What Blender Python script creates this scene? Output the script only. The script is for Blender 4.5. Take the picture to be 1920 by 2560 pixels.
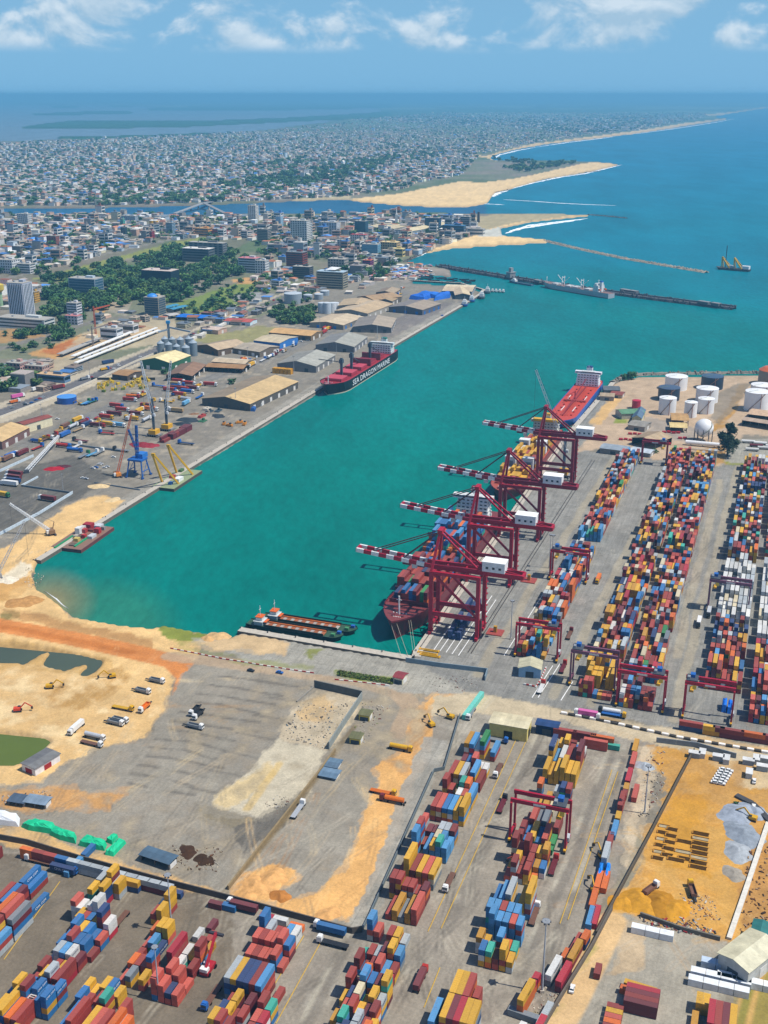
import bpy, bmesh, math, random
import numpy as np
from mathutils import Vector, Matrix
for o in list(bpy.data.objects): bpy.data.objects.remove(o)
scene = bpy.context.scene
COL = scene.collection
PI = math.pi
rad = math.radians
RN = random.Random(11)
# ------------------------------------------------------------------ camera
CAM_H = 320.0
FPX = 2850.0            # focal length in pixels of the 1920 x 2560 photograph
HOR = 236.0             # row of the horizon in the photograph
PITCH = math.atan((1280 - HOR) / FPX)
cam = bpy.data.cameras.new('camera'); camo = bpy.data.objects.new('camera', cam); COL.objects.link(camo)
cam.sensor_fit = 'VERTICAL'; cam.sensor_height = 36.0; cam.lens = FPX / 2560 * 36
cam.clip_start = 1.0; cam.clip_end = 3.0e6
camo.location = (0, 0, CAM_H); camo.rotation_euler = (PI / 2 - PITCH, 0, 0)
scene.camera = camo
# ------------------------------------------------------------------ sky and sun
SUN_EL = rad(60); SUN_XY = (0.965, -0.263)
w = bpy.data.worlds.new('World'); scene.world = w; w.use_nodes = True
nt = w.node_tree; N = nt.nodes; Lk = nt.links
bg = N['Background']
sky = N.new('ShaderNodeTexSky'); sky.sky_type = 'NISHITA'; sky.sun_disc = False
sky.sun_elevation = SUN_EL; sky.sun_rotation = math.atan2(SUN_XY[0], SUN_XY[1])
sky.altitude = 0; sky.air_density = 1.0; sky.dust_density = 0.6; sky.ozone_density = 1.5
tc = N.new('ShaderNodeTexCoord'); sep = N.new('ShaderNodeSeparateXYZ'); Lk.new(tc.outputs['Generated'], sep.inputs[0])
def wmath(op, a, b=None, c=None):
    n = N.new('ShaderNodeMath'); n.operation = op
    for i, x in enumerate((a, b, c)):
        if x is None: continue
        if isinstance(x, (int, float)): n.inputs[i].default_value = x
        else: Lk.new(x, n.inputs[i])
    return n.outputs[0]
# cumulus: azimuth and elevation of the view direction, stretched noise, only in a belt of low clouds all round the horizon
az = wmath('ARCTAN2', sep.outputs[0], sep.outputs[1]); el = wmath('ARCSINE', sep.outputs[2])
comb = N.new('ShaderNodeCombineXYZ'); Lk.new(wmath('MULTIPLY', az, 15.0), comb.inputs[0]); Lk.new(wmath('MULTIPLY', el, 24.0), comb.inputs[1])
comb.inputs[2].default_value = 14.6
n1 = N.new('ShaderNodeTexNoise'); n1.inputs['Scale'].default_value = 0.9; n1.inputs['Detail'].default_value = 9.0; n1.inputs['Roughness'].default_value = 0.56
n1.inputs['Distortion'].default_value = 0.25
Lk.new(comb.outputs[0], n1.inputs['Vector'])
belt = N.new('ShaderNodeMapRange'); belt.interpolation_type = 'SMOOTHSTEP'; Lk.new(el, belt.inputs[0])
belt.inputs[1].default_value = rad(1.7); belt.inputs[2].default_value = rad(2.3); belt.inputs[3].default_value = 0.0; belt.inputs[4].default_value = 1.0
thin = N.new('ShaderNodeMapRange'); Lk.new(el, thin.inputs[0])
thin.inputs[1].default_value = rad(4); thin.inputs[2].default_value = rad(40); thin.inputs[3].default_value = 0.0; thin.inputs[4].default_value = -0.12
dens = wmath('ADD', n1.outputs['Fac'], thin.outputs[0])
cov = N.new('ShaderNodeMapRange'); cov.interpolation_type = 'SMOOTHSTEP'; Lk.new(dens, cov.inputs[0])
cov.inputs[1].default_value = 0.445; cov.inputs[2].default_value = 0.585
cfac = wmath('MULTIPLY', wmath('MULTIPLY', cov.outputs[0], belt.outputs[0]), 0.72)
# a cloud is brighter towards its top: compare the noise a little higher up
comb2 = N.new('ShaderNodeVectorMath'); comb2.operation = 'ADD'; Lk.new(comb.outputs[0], comb2.inputs[0]); comb2.inputs[1].default_value = (0.02, 0.16, 0)
n2 = N.new('ShaderNodeTexNoise')
for k in ('Scale', 'Detail', 'Roughness', 'Distortion'): n2.inputs[k].default_value = n1.inputs[k].default_value
Lk.new(comb2.outputs[0], n2.inputs['Vector'])
lit = N.new('ShaderNodeMapRange'); Lk.new(wmath('SUBTRACT', n1.outputs['Fac'], n2.outputs['Fac']), lit.inputs[0])
lit.inputs[1].default_value = -0.06; lit.inputs[2].default_value = 0.10; lit.inputs[3].default_value = 0.0; lit.inputs[4].default_value = 1.0
ccol = N.new('ShaderNodeMix'); ccol.data_type = 'RGBA'; Lk.new(lit.outputs[0], ccol.inputs[0])
ccol.inputs[6].default_value = (5.2, 7.2, 9.0, 1); ccol.inputs[7].default_value = (9.6, 10.6, 11.4, 1)
tint = N.new('ShaderNodeMix'); tint.data_type = 'RGBA'; tint.blend_type = 'MULTIPLY'; tint.inputs[0].default_value = 1.0
Lk.new(sky.outputs[0], tint.inputs[6]); tint.inputs[7].default_value = (0.80, 0.95, 1.25, 1)
# humid air near the horizon is pale blue, the same all round
low = N.new('ShaderNodeMapRange'); low.interpolation_type = 'SMOOTHERSTEP'; Lk.new(el, low.inputs[0])
low.inputs[1].default_value = rad(0.0); low.inputs[2].default_value = rad(14.0); low.inputs[3].default_value = 0.92; low.inputs[4].default_value = 0.0
air = N.new('ShaderNodeMix'); air.data_type = 'RGBA'; Lk.new(low.outputs[0], air.inputs[0]); Lk.new(tint.outputs[2], air.inputs[6]); air.inputs[7].default_value = (2.55, 5.9, 9.2, 1)
mx = N.new('ShaderNodeMix'); mx.data_type = 'RGBA'; Lk.new(cfac, mx.inputs[0]); Lk.new(air.outputs[2], mx.inputs[6]); Lk.new(ccol.outputs[2], mx.inputs[7])
Lk.new(mx.outputs[2], bg.inputs['Color']); bg.inputs['Strength'].default_value = 0.075
sun = bpy.data.lights.new('sun', 'SUN'); sun.energy = 4.6; sun.angle = rad(0.53); sun.color = (1.0, 0.955, 0.88)
suno = bpy.data.objects.new('sun', sun); COL.objects.link(suno)
_s = Vector((SUN_XY[0] * math.cos(SUN_EL), SUN_XY[1] * math.cos(SUN_EL), math.sin(SUN_EL)))
suno.rotation_euler = (-_s).to_track_quat('-Z', 'Y').to_euler(); suno.location = (300, 0, 600)
scene.view_settings.view_transform = 'Standard'; scene.view_settings.look = 'None'
scene.view_settings.exposure = 0.12; scene.view_settings.gamma = 1.0; scene.view_settings.use_curve_mapping = False
scene.cycles.max_bounces = 4; scene.cycles.diffuse_bounces = 2; scene.cycles.glossy_bounces = 2
scene.cycles.transmission_bounces = 2; scene.cycles.volume_bounces = 0; scene.cycles.transparent_max_bounces = 4
scene.cycles.use_denoising = True
# ------------------------------------------------------------------ survey: photograph pixel -> point of the site at height z
GZ = 2.5
_cp, _sp = math.cos(PITCH), math.sin(PITCH)
def at(u, v, z=GZ):
    x = (u - 960) / FPX; yc = (1280 - v) / FPX
    dz = _sp - yc * _cp; dy = _cp + yc * _sp
    t = (CAM_H - z) / dz
    return Vector((x * t, dy * t, z))
def at_np(u, v, z=GZ):
    x = (u - 960) / FPX; yc = (1280 - v) / FPX
    dz = np.maximum(_sp - yc * _cp, 1e-5); t = (CAM_H - z) / dz
    return x * t, (_cp + yc * _sp) * t
def height(u, v, base):
    """height at which the sight line of a pixel passes over a base point"""
    yc = (1280 - v) / FPX
    t = base.y / (_cp + yc * _sp)
    return CAM_H - t * (_sp - yc * _cp)
GA = rad(70.6)                                   # the quays and stacks run this way
ER = Vector((math.cos(GA), math.sin(GA), 0)); EC = Vector((math.sin(GA), -math.cos(GA), 0))
GRZ = GA - PI / 2                                # local +y along the quay
# ------------------------------------------------------------------ colours and materials
def C(h, k=1.0):
    h = h.lstrip('#'); o = []
    for i in (0, 2, 4):
        c = int(h[i:i + 2], 16) / 255
        o.append((c / 12.92 if c <= 0.04045 else ((c + 0.055) / 1.055) ** 2.4) * k)
    return (o[0], o[1], o[2], 1.0)
def nodes(name, rough=0.6, spec=0.3, metal=0.0):
    m = bpy.data.materials.new(name); m.use_nodes = True
    b = m.node_tree.nodes['Principled BSDF']
    b.inputs['Roughness'].default_value = rough; b.inputs['Specular IOR Level'].default_value = spec; b.inputs['Metallic'].default_value = metal
    return m, m.node_tree.nodes, m.node_tree.links, b
def noise(n, l, scale, detail=4.0, rough=0.6, coord=None):
    t = n.new('ShaderNodeTexNoise'); t.inputs['Scale'].default_value = scale; t.inputs['Detail'].default_value = detail; t.inputs['Roughness'].default_value = rough
    if coord is None:
        g = n.new('ShaderNodeNewGeometry'); coord = g.outputs['Position']
    l.new(coord, t.inputs['Vector'])
    return t.outputs['Fac']
def ramp(n, l, src, a, b, lo, hi):
    r = n.new('ShaderNodeMapRange'); l.new(src, r.inputs[0])
    for i, x in enumerate((a, b, lo, hi)): r.inputs[i + 1].default_value = x
    return r.outputs[0]
def mulcol(n, l, col, fac):
    v = n.new('ShaderNodeVectorMath'); v.operation = 'SCALE'; l.new(col, v.inputs[0]); l.new(fac, v.inputs['Scale'])
    return v.outputs[0]
def mixcol(n, l, f, a, b):
    m = n.new('ShaderNodeMix'); m.data_type = 'RGBA'
    for s, x in ((0, f), (6, a), (7, b)):
        if isinstance(x, (tuple, float, int)): m.inputs[s].default_value = x
        else: l.new(x, m.inputs[s])
    return m.outputs[2]
def surface(name, source, rough=0.6, spec=0.3, metal=0.0, fine=1.2, amount=0.25, wear=None, wear_amt=0.3, dust=0.0):
    """a surface whose own colour comes from the face colours or the object colour, broken by fine dirt and weathering"""
    m, n, l, b = nodes(name, rough, spec, metal)
    if source == 'face':
        a = n.new('ShaderNodeAttribute'); a.attribute_name = 'Col'; col = a.outputs['Color']
    elif source == 'object':
        a = n.new('ShaderNodeObjectInfo'); col = a.outputs['Color']
    else:
        a = n.new('ShaderNodeRGB'); a.outputs[0].default_value = source; col = a.outputs[0]
    f = noise(n, l, fine, 5.0, 0.65)
    col = mulcol(n, l, col, ramp(n, l, f, 0.25, 0.75, 1 - amount, 1 + amount * 0.5))
    if wear:
        g = noise(n, l, 0.35, 6.0, 0.75)
        col = mixcol(n, l, ramp(n, l, g, 0.55, 0.78, 0.0, wear_amt), col, wear)
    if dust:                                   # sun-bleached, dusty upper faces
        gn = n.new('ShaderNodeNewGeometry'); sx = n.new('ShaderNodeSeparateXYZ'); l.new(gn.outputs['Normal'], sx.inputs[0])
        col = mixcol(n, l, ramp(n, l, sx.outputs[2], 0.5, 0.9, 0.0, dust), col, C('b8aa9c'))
    l.new(col, b.inputs['Base Color'])
    return m
M = {}
M['paint'] = surface('painted_steel', 'face', 0.5, 0.35, wear=C('6a4a38'), wear_amt=0.25)
M['wall'] = surface('plaster_and_concrete', 'face', 0.9, 0.15, fine=0.5, amount=0.22, wear=C('6b6258'), wear_amt=0.35)
M['roof'] = surface('sheet_roofing', 'face', 0.7, 0.25, fine=0.22, amount=0.28, wear=C('6d5a4a'), wear_amt=0.4)
M['tank'] = surface('tank_plate', 'face', 0.45, 0.4, fine=0.15, amount=0.1, wear=C('8d7a68'), wear_amt=0.15)
M['obj'] = surface('coloured_paint', 'object', 0.5, 0.35, wear=C('5a4034'), wear_amt=0.25)
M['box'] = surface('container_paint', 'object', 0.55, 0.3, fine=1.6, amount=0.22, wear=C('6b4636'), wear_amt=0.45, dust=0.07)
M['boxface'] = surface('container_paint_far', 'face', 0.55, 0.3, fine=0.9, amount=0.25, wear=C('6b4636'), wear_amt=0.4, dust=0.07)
M['house'] = surface('house_render', 'object', 0.9, 0.15, fine=0.4, amount=0.22, wear=C('5f574e'), wear_amt=0.35)
M['glass'] = surface('window_glass', C('1f3440'), 0.12, 0.6, fine=0.4, amount=0.3)
M['rubber'] = surface('tyre_rubber', C('1b1b1c'), 0.9, 0.1)
M['dark'] = surface('dark_steel', C('33363a'), 0.6, 0.3)
M['foam'] = surface('breaking_foam', C('f4f8f8'), 0.9, 0.1, fine=0.1, amount=0.15)
M['pile'] = surface('loose_heap', 'face', 1.0, 0.05, fine=0.35, amount=0.4)
M['rock'] = surface('armour_rock', 'face', 0.95, 0.1, fine=0.5, amount=0.45)
M['white'] = surface('white_paint', C('e8e8e4'), 0.6, 0.3)
M['yellowline'] = surface('yellow_line', C('c9a23a'), 0.7, 0.2)
M['black'] = surface('black_paint', C('15171c'), 0.6, 0.3)
M['letter'] = surface('lettering_paint', 'object', 0.6, 0.3, amount=0.1)
m, n, l, b = nodes('leaves', 0.8, 0.15)
a = n.new('ShaderNodeAttribute'); a.attribute_name = 'Col'
oi = n.new('ShaderNodeObjectInfo')
fz = ramp(n, l, noise(n, l, 0.5, 4.0), 0.3, 0.7, 0.55, 1.45)
c2 = mulcol(n, l, a.outputs['Color'], fz)
c3 = mulcol(n, l, c2, ramp(n, l, oi.outputs['Random'], 0, 1, 0.8, 1.25))
l.new(c3, b.inputs['Base Color']); M['leaf'] = m
M['bark'] = surface('bark', C('4a3b2c'), 0.95, 0.1)
# ------------------------------------------------------------------ mesh builder
class MB:
    def __init__(s): s.v = []; s.f = []; s.c = []
    def add(s, pts, faces, col=None):
        k = len(s.v); s.v.extend(pts); s.f.extend([tuple(i + k for i in f) for f in faces]); s.c.extend([col] * len(faces)); return s
    def hexa(s, p, col=None):
        return s.add(p, [(3, 2, 1, 0), (4, 5, 6, 7), (0, 1, 5, 4), (1, 2, 6, 5), (2, 3, 7, 6), (3, 0, 4, 7)], col)
    def box(s, c, d, rz=0.0, col=None, top=1.0):
        """box standing on c (centre of its bottom), size d, turned by rz; top scales its upper face"""
        x, y, z = d[0] / 2, d[1] / 2, d[2]; ca, sa = math.cos(rz), math.sin(rz); p = []
        for k, h in ((1.0, 0.0), (top, z)):
            for sx, sy in ((-1, -1), (1, -1), (1, 1), (-1, 1)):
                a, b = sx * x * k, sy * y * k
                p.append((c[0] + a * ca - b * sa, c[1] + a * sa + b * ca, c[2] + h))
        return s.hexa(p, col)
    def beam(s, a, b, w, h=None, col=None):
        a = Vector(a); b = Vector(b); d = (b - a); h = h or w
        if d.length < 1e-6: return s
        d.normalize(); up = Vector((0, 0, 1)) if abs(d.z) < 0.95 else Vector((0, 1, 0))
        x = d.cross(up).normalized() * (w / 2); y = x.cross(d).normalized() * (h / 2)
        p = [tuple(q) for q in (a - x - y, a + x - y, a + x + y, a - x + y, b - x - y, b + x - y, b + x + y, b - x + y)]
        return s.hexa(p, col)
    def cyl(s, c, r, h, n=14, col=None, r2=None, top=True):
        r2 = r if r2 is None else r2; p = []
        for z, q in ((0, r), (h, r2)):
            for i in range(n): p.append((c[0] + q * math.cos(2 * PI * i / n), c[1] + q * math.sin(2 * PI * i / n), c[2] + z))
        f = [(i, (i + 1) % n, n + (i + 1) % n, n + i) for i in range(n)]
        if top: f += [tuple(range(n, 2 * n))]
        f.append(tuple(range(n - 1, -1, -1)))
        return s.add(p, f, col)
    def tube(s, a, b, r, n=8, col=None, r2=None):
        a = Vector(a); b = Vector(b); d = (b - a).normalized(); r2 = r if r2 is None else r2
        up = Vector((0, 0, 1)) if abs(d.z) < 0.95 else Vector((0, 1, 0)); x = d.cross(up).normalized(); y = x.cross(d).normalized(); p = []
        for q, rr in ((a, r), (b, r2)):
            for i in range(n):
                t = 2 * PI * i / n; w_ = q + x * (rr * math.cos(t)) + y * (rr * math.sin(t)); p.append(tuple(w_))
        f = [(i, (i + 1) % n, n + (i + 1) % n, n + i) for i in range(n)] + [tuple(range(n - 1, -1, -1)), tuple(range(n, 2 * n))]
        return s.add(p, f, col)
    def prism(s, pts, z0, z1, col=None, cap=None):
        k = len(pts); p = [(q[0], q[1], z0) for q in pts] + [(q[0], q[1], z1) for q in pts]
        s.add(p, [(i, (i + 1) % k, k + (i + 1) % k, k + i) for i in range(k)] + [tuple(range(k - 1, -1, -1))], col)
        return s.add([(q[0], q[1], z1) for q in pts], [tuple(range(k))], cap or col)
    def lathe(s, c, prof, n=20, col=None):
        p = []; f = []
        for (r, z) in prof:
            for i in range(n): p.append((c[0] + r * math.cos(2 * PI * i / n), c[1] + r * math.sin(2 * PI * i / n), c[2] + z))
        for j in range(len(prof) - 1):
            for i in range(n): f.append((j * n + i, j * n + (i + 1) % n, (j + 1) * n + (i + 1) % n, (j + 1) * n + i))
        f.append(tuple(range((len(prof) - 1) * n, len(prof) * n)))
        return s.add(p, f, col)
    def mesh(s, name, mat, smooth=False):
        me = bpy.data.meshes.new(name); me.from_pydata([tuple(q) for q in s.v], [], s.f)
        if any(c is not None for c in s.c):
            a = me.attributes.new('Col', 'FLOAT_COLOR', 'FACE')
            a.data.foreach_set('color', [x for c in s.c for x in (c or (0.5, 0.5, 0.5, 1))])
        me.materials.append(mat)
        if smooth: me.shade_smooth()
        return me
    def build(s, name, mat, parent=None, loc=None, rz=0.0, smooth=False):
        return put(name, s.mesh(name, mat, smooth), parent, loc, rz)
def put(name, me, parent=None, loc=None, rz=0.0, color=None):
    o = bpy.data.objects.new(name, me); COL.objects.link(o)
    if parent is not None: o.parent = parent
    if loc is not None: o.location = loc
    if rz: o.rotation_euler = (0, 0, rz)
    if color is not None: o.color = color
    return o
def tag(o, label, cat, group=None):
    o['label'] = label; o['category'] = cat
    if group: o['group'] = group
    return o
def thing(name, label, cat, loc=(0, 0, 0), rz=0.0, group=None):
    o = bpy.data.objects.new(name, None); COL.objects.link(o); o.location = loc; o.rotation_euler = (0, 0, rz)
    o.empty_display_size = 0.5
    return tag(o, label, cat, group)
def struct(o): o['kind'] = 'structure'; return o
def stuff(o): o['kind'] = 'stuff'; return o
def copy_tree(o, parent=None):
    c = o.copy(); COL.objects.link(c); c.parent = parent
    for ch in list(o.children): copy_tree(ch, c)
    return c
def ordinal(i):
    w_ = 'first second third fourth fifth sixth seventh eighth ninth tenth eleventh twelfth thirteenth fourteenth fifteenth sixteenth seventeenth eighteenth nineteenth twentieth'.split()
    if i < 20: return w_[i]
    i += 1; return str(i) + ('th' if 10 < i % 100 < 14 else {1: 'st', 2: 'nd', 3: 'rd'}.get(i % 10, 'th'))
LANDMARK = []            # (phrase, position)
PENDING = []             # (object, description) waiting for the landmark that singles it out
def later(o, desc, cat, group=None):
    o['category'] = cat
    if group: o['group'] = group
    PENDING.append((o, desc)); return o
def finish_labels():
    by = {}
    for o, d in PENDING:
        p = o.location
        k = min(LANDMARK, key=lambda q: (q[1].x - p.x) ** 2 + (q[1].y - p.y) ** 2)
        by.setdefault((d, k[0]), []).append(((k[1].x - p.x) ** 2 + (k[1].y - p.y) ** 2, o))
    for (d, k), v in by.items():
        v.sort(key=lambda q: q[0])
        for i, (_, o) in enumerate(v):
            o['label'] = f'{d}, {"the one" if len(v) == 1 else ordinal(i) + " such"} out from {k}'
# ------------------------------------------------------------------ ground and water
_rs = np.random.RandomState(5)
_lat = _rs.rand(256, 256).astype(np.float32)
def vnoise(x, y):
    xi = np.floor(x).astype(np.int64); yi = np.floor(y).astype(np.int64); fx = x - xi; fy = y - yi
    fx = fx * fx * (3 - 2 * fx); fy = fy * fy * (3 - 2 * fy)
    a = _lat[xi & 255, yi & 255]; b = _lat[(xi + 1) & 255, yi & 255]; c = _lat[xi & 255, (yi + 1) & 255]; d = _lat[(xi + 1) & 255, (yi + 1) & 255]
    return (a * (1 - fx) + b * fx) * (1 - fy) + (c * (1 - fx) + d * fx) * fy
def fbm(x, y, lam, oct=4, gain=0.55):
    s = 0; a = 1; t = 0
    for k in range(oct):
        s = s + a * vnoise(x / lam + 17.3 * k, y / lam + 5.1 * k); t += a; a *= gain; lam *= 0.5
    return s / t
def inpoly(X, Y, poly):
    r = np.zeros(X.shape, bool); k = len(poly)
    for i in range(k):
        x1, y1 = poly[i]; x2, y2 = poly[(i + 1) % k]
        if y1 == y2: continue
        c = (y1 > Y) != (y2 > Y)
        r ^= c & (X < (x2 - x1) * (Y - y1) / (y2 - y1) + x1)
    return r
def grid(us, vs, z):
    U, V = np.meshgrid(us, vs); X, Y = at_np(U, V, z); return U, V, X, Y
def world(poly, z=GZ): return [tuple(at(u, max(v, 236.8), z)[:2]) for u, v in poly]
SEA = [(90, 1403), (1152, 765), (1195, 738), (1205, 728), (1150, 712), (1025, 705), (1062, 686), (1110, 688), (1130, 690), (1125, 670), (1060, 657), (1010, 652),
       (1070, 630), (1125, 620), (1240, 612), (1330, 607), (1368, 606), (1368, 596), (1256, 586), (1250, 570), (1330, 553), (1469, 539), (1478, 536), (1374, 531), (1240, 532),
       (1055, 529), (947, 531), (851, 533), (677, 531), (600, 533), (154, 535), (0, 529), (-400, 516), (-400, 509), (0, 521), (154, 520), (270, 518), (440, 514), (540, 510), (600, 508),
       (735, 502), (870, 497), (885, 502), (1024, 514), (1159, 518), (1217, 508), (1234, 483), (1267, 474), (1365, 446), (1463, 431), (1556, 410), (1481, 402), (1359, 399),
       (1238, 399), (1223, 393), (1243, 385), (1290, 373), (1365, 360), (1481, 347), (1597, 333), (1712, 315), (1834, 296), (1775, 292), (1828, 284), (1920, 270), (2400, 243), (2900, 237),
       (2900, 935), (1920, 934), (1814, 936), (1616, 938), (1563, 942), (1530, 958), (1404, 1104), (1033, 1638), (1029, 1649), (603, 1577), (575, 1588), (470, 1570), (409, 1559), (380, 1566),
       (289, 1556), (188, 1537), (155, 1512), (108, 1478), (90, 1469), (83, 1436)]
LAGOON = [(-400, 258), (250, 262), (420, 268), (700, 264), (900, 262), (960, 276), (868, 300), (752, 312), (665, 324), (521, 334), (318, 341), (0, 353), (-400, 366)]
ISLES = [[(30, 319), (110, 308), (180, 300), (330, 300), (500, 301), (700, 294), (980, 278), (980, 293), (700, 306), (480, 317), (230, 322), (100, 322)],
         [(340, 271), (520, 264), (980, 261), (980, 270), (640, 277), (380, 276)], [(110, 344), (160, 340), (300, 338), (420, 334), (520, 330), (540, 336), (320, 346), (180, 348)], [(40, 285), (250, 276), (400, 280), (330, 284), (120, 289)], [(60, 266), (250, 263), (330, 266), (150, 270)]]
POND1 = [(-120, 1606), (35, 1603), (110, 1613), (258, 1648), (248, 1668), (222, 1685), (198, 1685), (217, 1666), (214, 1657), (196, 1660), (162, 1673), (112, 1663), (106, 1656), (129, 1632), (124, 1626), (108, 1629), (66, 1657), (30, 1652), (-120, 1658)]
POND2 = [(-120, 1822), (0, 1823), (45, 1826), (112, 1845), (127, 1853), (110, 1868), (60, 1901), (30, 1911), (-120, 1908)]
us = np.concatenate([np.arange(-780, -260, 20.0), np.arange(-260, 2181, 4.0), np.arange(2200, 2721, 20.0)])
vs = np.concatenate([[236.9, 237.3, 238, 239, 240.5, 242.5], np.arange(245, 600, 3.0), np.arange(600, 2732, 4.0), np.arange(2740, 3300, 20.0)])
U, V, X, Y = grid(us, vs, GZ)
nA = fbm(X, Y, 42.0, 4) - 0.5; nB = fbm(X + 911, Y - 377, 42.0, 4) - 0.5
nF = fbm(X, Y, 9.0, 4); nL = fbm(X - 300, Y + 100, 130.0, 4)
nC = fbm(X + 55, Y + 700, 7.0, 3) - 0.5; nD = fbm(X - 455, Y + 1700, 7.0, 3) - 0.5
pxm = FPX / np.maximum(Y / _cp, 1)                        # pixels of the photograph per metre
water = inpoly(X + nA * 3, Y + nB * 3, world(SEA))
wl = inpoly(X, Y + nA * 100, world(LAGOON))
for q in ISLES: wl &= ~inpoly(X, Y + nB * 120, world(q))
pond = inpoly(X + nA * 4, Y + nB * 4, world(POND1)) | inpoly(X + nA * 3, Y + nB * 3, world(POND2))
wet = (water | wl).astype(np.float32)
def blur(a):
    b = np.pad(a, 1, mode='edge'); return (b[:-2, 1:-1] + b[2:, 1:-1] + b[1:-1, :-2] + b[1:-1, 2:] + 2 * b[1:-1, 1:-1]) / 6
wb = blur(blur(wet)); pb = blur(blur(pond.astype(np.float32)))
Z = GZ - 5.5 * wb - 2.2 * pb + 0.35 * (nF - 0.5) * (1 - wb)
colr = np.zeros(U.shape + (3,), np.float32)
def rgb(h, k=0.82): return np.array(C(h, k)[:3], np.float32)
def blend(mask, c):
    mask = mask[..., None]; colr[:] = colr * (1 - mask) + c * mask
def paint(poly, h, a=1.0, jit=6.0, soft=0, patch=None, k=0.82):
    """lay a kind of ground inside an outline given as photograph points; its edge is ragged by jit metres"""
    w_ = world(poly); m = inpoly(X + nA * jit * 2 + nC * 5, Y + nB * jit * 2 + nD * 5, w_).astype(np.float32)
    if jit >= 3: m = m * 0.55 + 0.45 * inpoly(X + nA * jit * 4 - nD * 9, Y + nB * jit * 4 + nC * 9, w_).astype(np.float32)
    for _ in range(soft): m = blur(m)
    if patch: m = m * np.clip((nF * 0.5 + nL * 0.5 - patch) * 7 + 0.5, 0, 1)
    blend(m * a, rgb(h, k))
def stroke(pts, wid, h, a=1.0, jit=1.5, k=0.82, patch=None):
    """a strip wid metres wide along photograph points"""
    P = [at(u, v) for u, v in pts]; d = np.full(U.shape, 1e9, np.float32); xx = X + nA * jit * 2; yy = Y + nB * jit * 2
    for a_, b_ in zip(P[:-1], P[1:]):
        e = b_ - a_; L2 = max(e.x ** 2 + e.y ** 2, 1e-6)
        t = np.clip(((xx - a_.x) * e.x + (yy - a_.y) * e.y) / L2, 0, 1)
        d = np.minimum(d, np.hypot(xx - a_.x - t * e.x, yy - a_.y - t * e.y))
    m = np.clip((wid / 2 - d) * 0.8 + 0.5, 0, 1)
    if patch: m = m * np.clip((nF * 0.5 + nL * 0.5 - patch) * 7 + 0.5, 0, 1)
    blend(m * a, rgb(h, k))
ON = np.ones(U.shape, np.float32)
blend(ON, rgb('8b8378'))
blend(np.clip((nL - 0.42) * 6, 0, 1) * (V < 900), rgb('7c7f6a')); blend(np.clip((fbm(X, Y, 300, 3) - 0.5) * 8, 0, 1) * (V < 700) * 0.8, rgb('5c6f4c'))
far = np.clip((335 - V) / 45, 0, 1); blend(far, rgb('4f6a4a')); blend(far * np.clip((fbm(X, Y, 2600, 4) - 0.5) * 8, 0, 1), rgb('7f8f78'))
paint([(-260, 540), (300, 535), (620, 540), (640, 590), (560, 640), (430, 600), (300, 640), (150, 690), (-260, 760)], '7f766c', 0.6, 10)
for q in ISLES: paint(q, '2f5a30', 1, 60)
paint([(-260, 236.9), (2400, 236.9), (2400, 246), (1000, 262), (400, 258), (-260, 254)], '3f6440', .8, 20)
# beaches
SAND = 'f0cf9c'
paint([(880, 497), (1000, 484), (1060, 471), (1150, 453), (1200, 457), (1284, 447), (1365, 430), (1458, 408), (1500, 404), (1562, 408), (1463, 434), (1365, 449), (1267, 478), (1234, 490), (1220, 512), (1159, 522), (1024, 518), (880, 506)], SAND, 1, 6)
paint([(730, 497), (880, 490), (880, 504), (735, 505)], 'd8c5a0', 0.8, 6)
paint([(1170, 386), (1215, 390), (1260, 376), (1330, 360), (1480, 341), (1600, 326), (1712, 308), (1780, 300), (1834, 292), (1840, 298), (1712, 320), (1597, 338), (1365, 366), (1290, 379), (1247, 390), (1240, 402), (1220, 396)], SAND, 1, 10)
paint([(1745, 289), (1828, 280), (1920, 266), (2400, 241), (2400, 246), (1920, 273), (1828, 288)], SAND, 0.9, 8)
paint([(1010, 660), (1060, 634), (1110, 612), (1200, 585), (1250, 560), (1330, 544), (1470, 530), (1478, 541), (1330, 556), (1252, 572), (1258, 588), (1375, 596), (1375, 608), (1240, 616), (1125, 623), (1070, 634), (1020, 656)], SAND, 1, 5)
paint([(1230, 536), (1370, 531), (1460, 534), (1380, 545), (1290, 556), (1210, 575), (1180, 570), (1190, 545)], 'b5a684', 1, 8)
paint([(1215, 575), (1255, 566), (1258, 590), (1200, 592), (1190, 585)], 'c9ccca', 0.9, 4)
# roads and plots of the town
ROAD = '77757a'
paint([(-260, 1080), (0, 1008), (160, 948), (330, 884), (490, 820), (640, 759), (785, 700), (900, 655), (915, 663), (790, 722), (640, 787), (500, 848), (340, 918), (150, 1003), (0, 1060), (-260, 1150)], 'c2b6a4', 0.9, 2)
stroke([(-260, 1118), (0, 1034), (160, 974), (335, 901), (495, 834), (640, 773), (787, 711), (905, 660)], 24, ROAD, 1, 0.6)
stroke([(490, 830), (640, 770), (787, 708)], 3.0, '7f8f4a', 1, 0.8)
stroke([(-260, 960), (0, 872), (120, 838), (240, 802), (330, 790), (500, 775), (560, 800)], 15, '8a8580', 1, 1)
stroke([(380, 760), (480, 725), (560, 690), (640, 668), (740, 640)], 14, '99928c', 1, 1)
stroke([(-260, 760), (0, 700), (160, 660), (290, 628), (420, 600), (520, 585), (640, 560)], 13, '928d88', 1, 1)
paint([(80, 697), (200, 666), (300, 640), (440, 604), (545, 588), (520, 604), (420, 622), (300, 652), (240, 690), (160, 706)], '8f9550', 0.95, 6)
paint([(230, 700), (300, 676), (340, 662), (310, 690), (250, 706)], '57585a', 0.9, 4)
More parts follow.
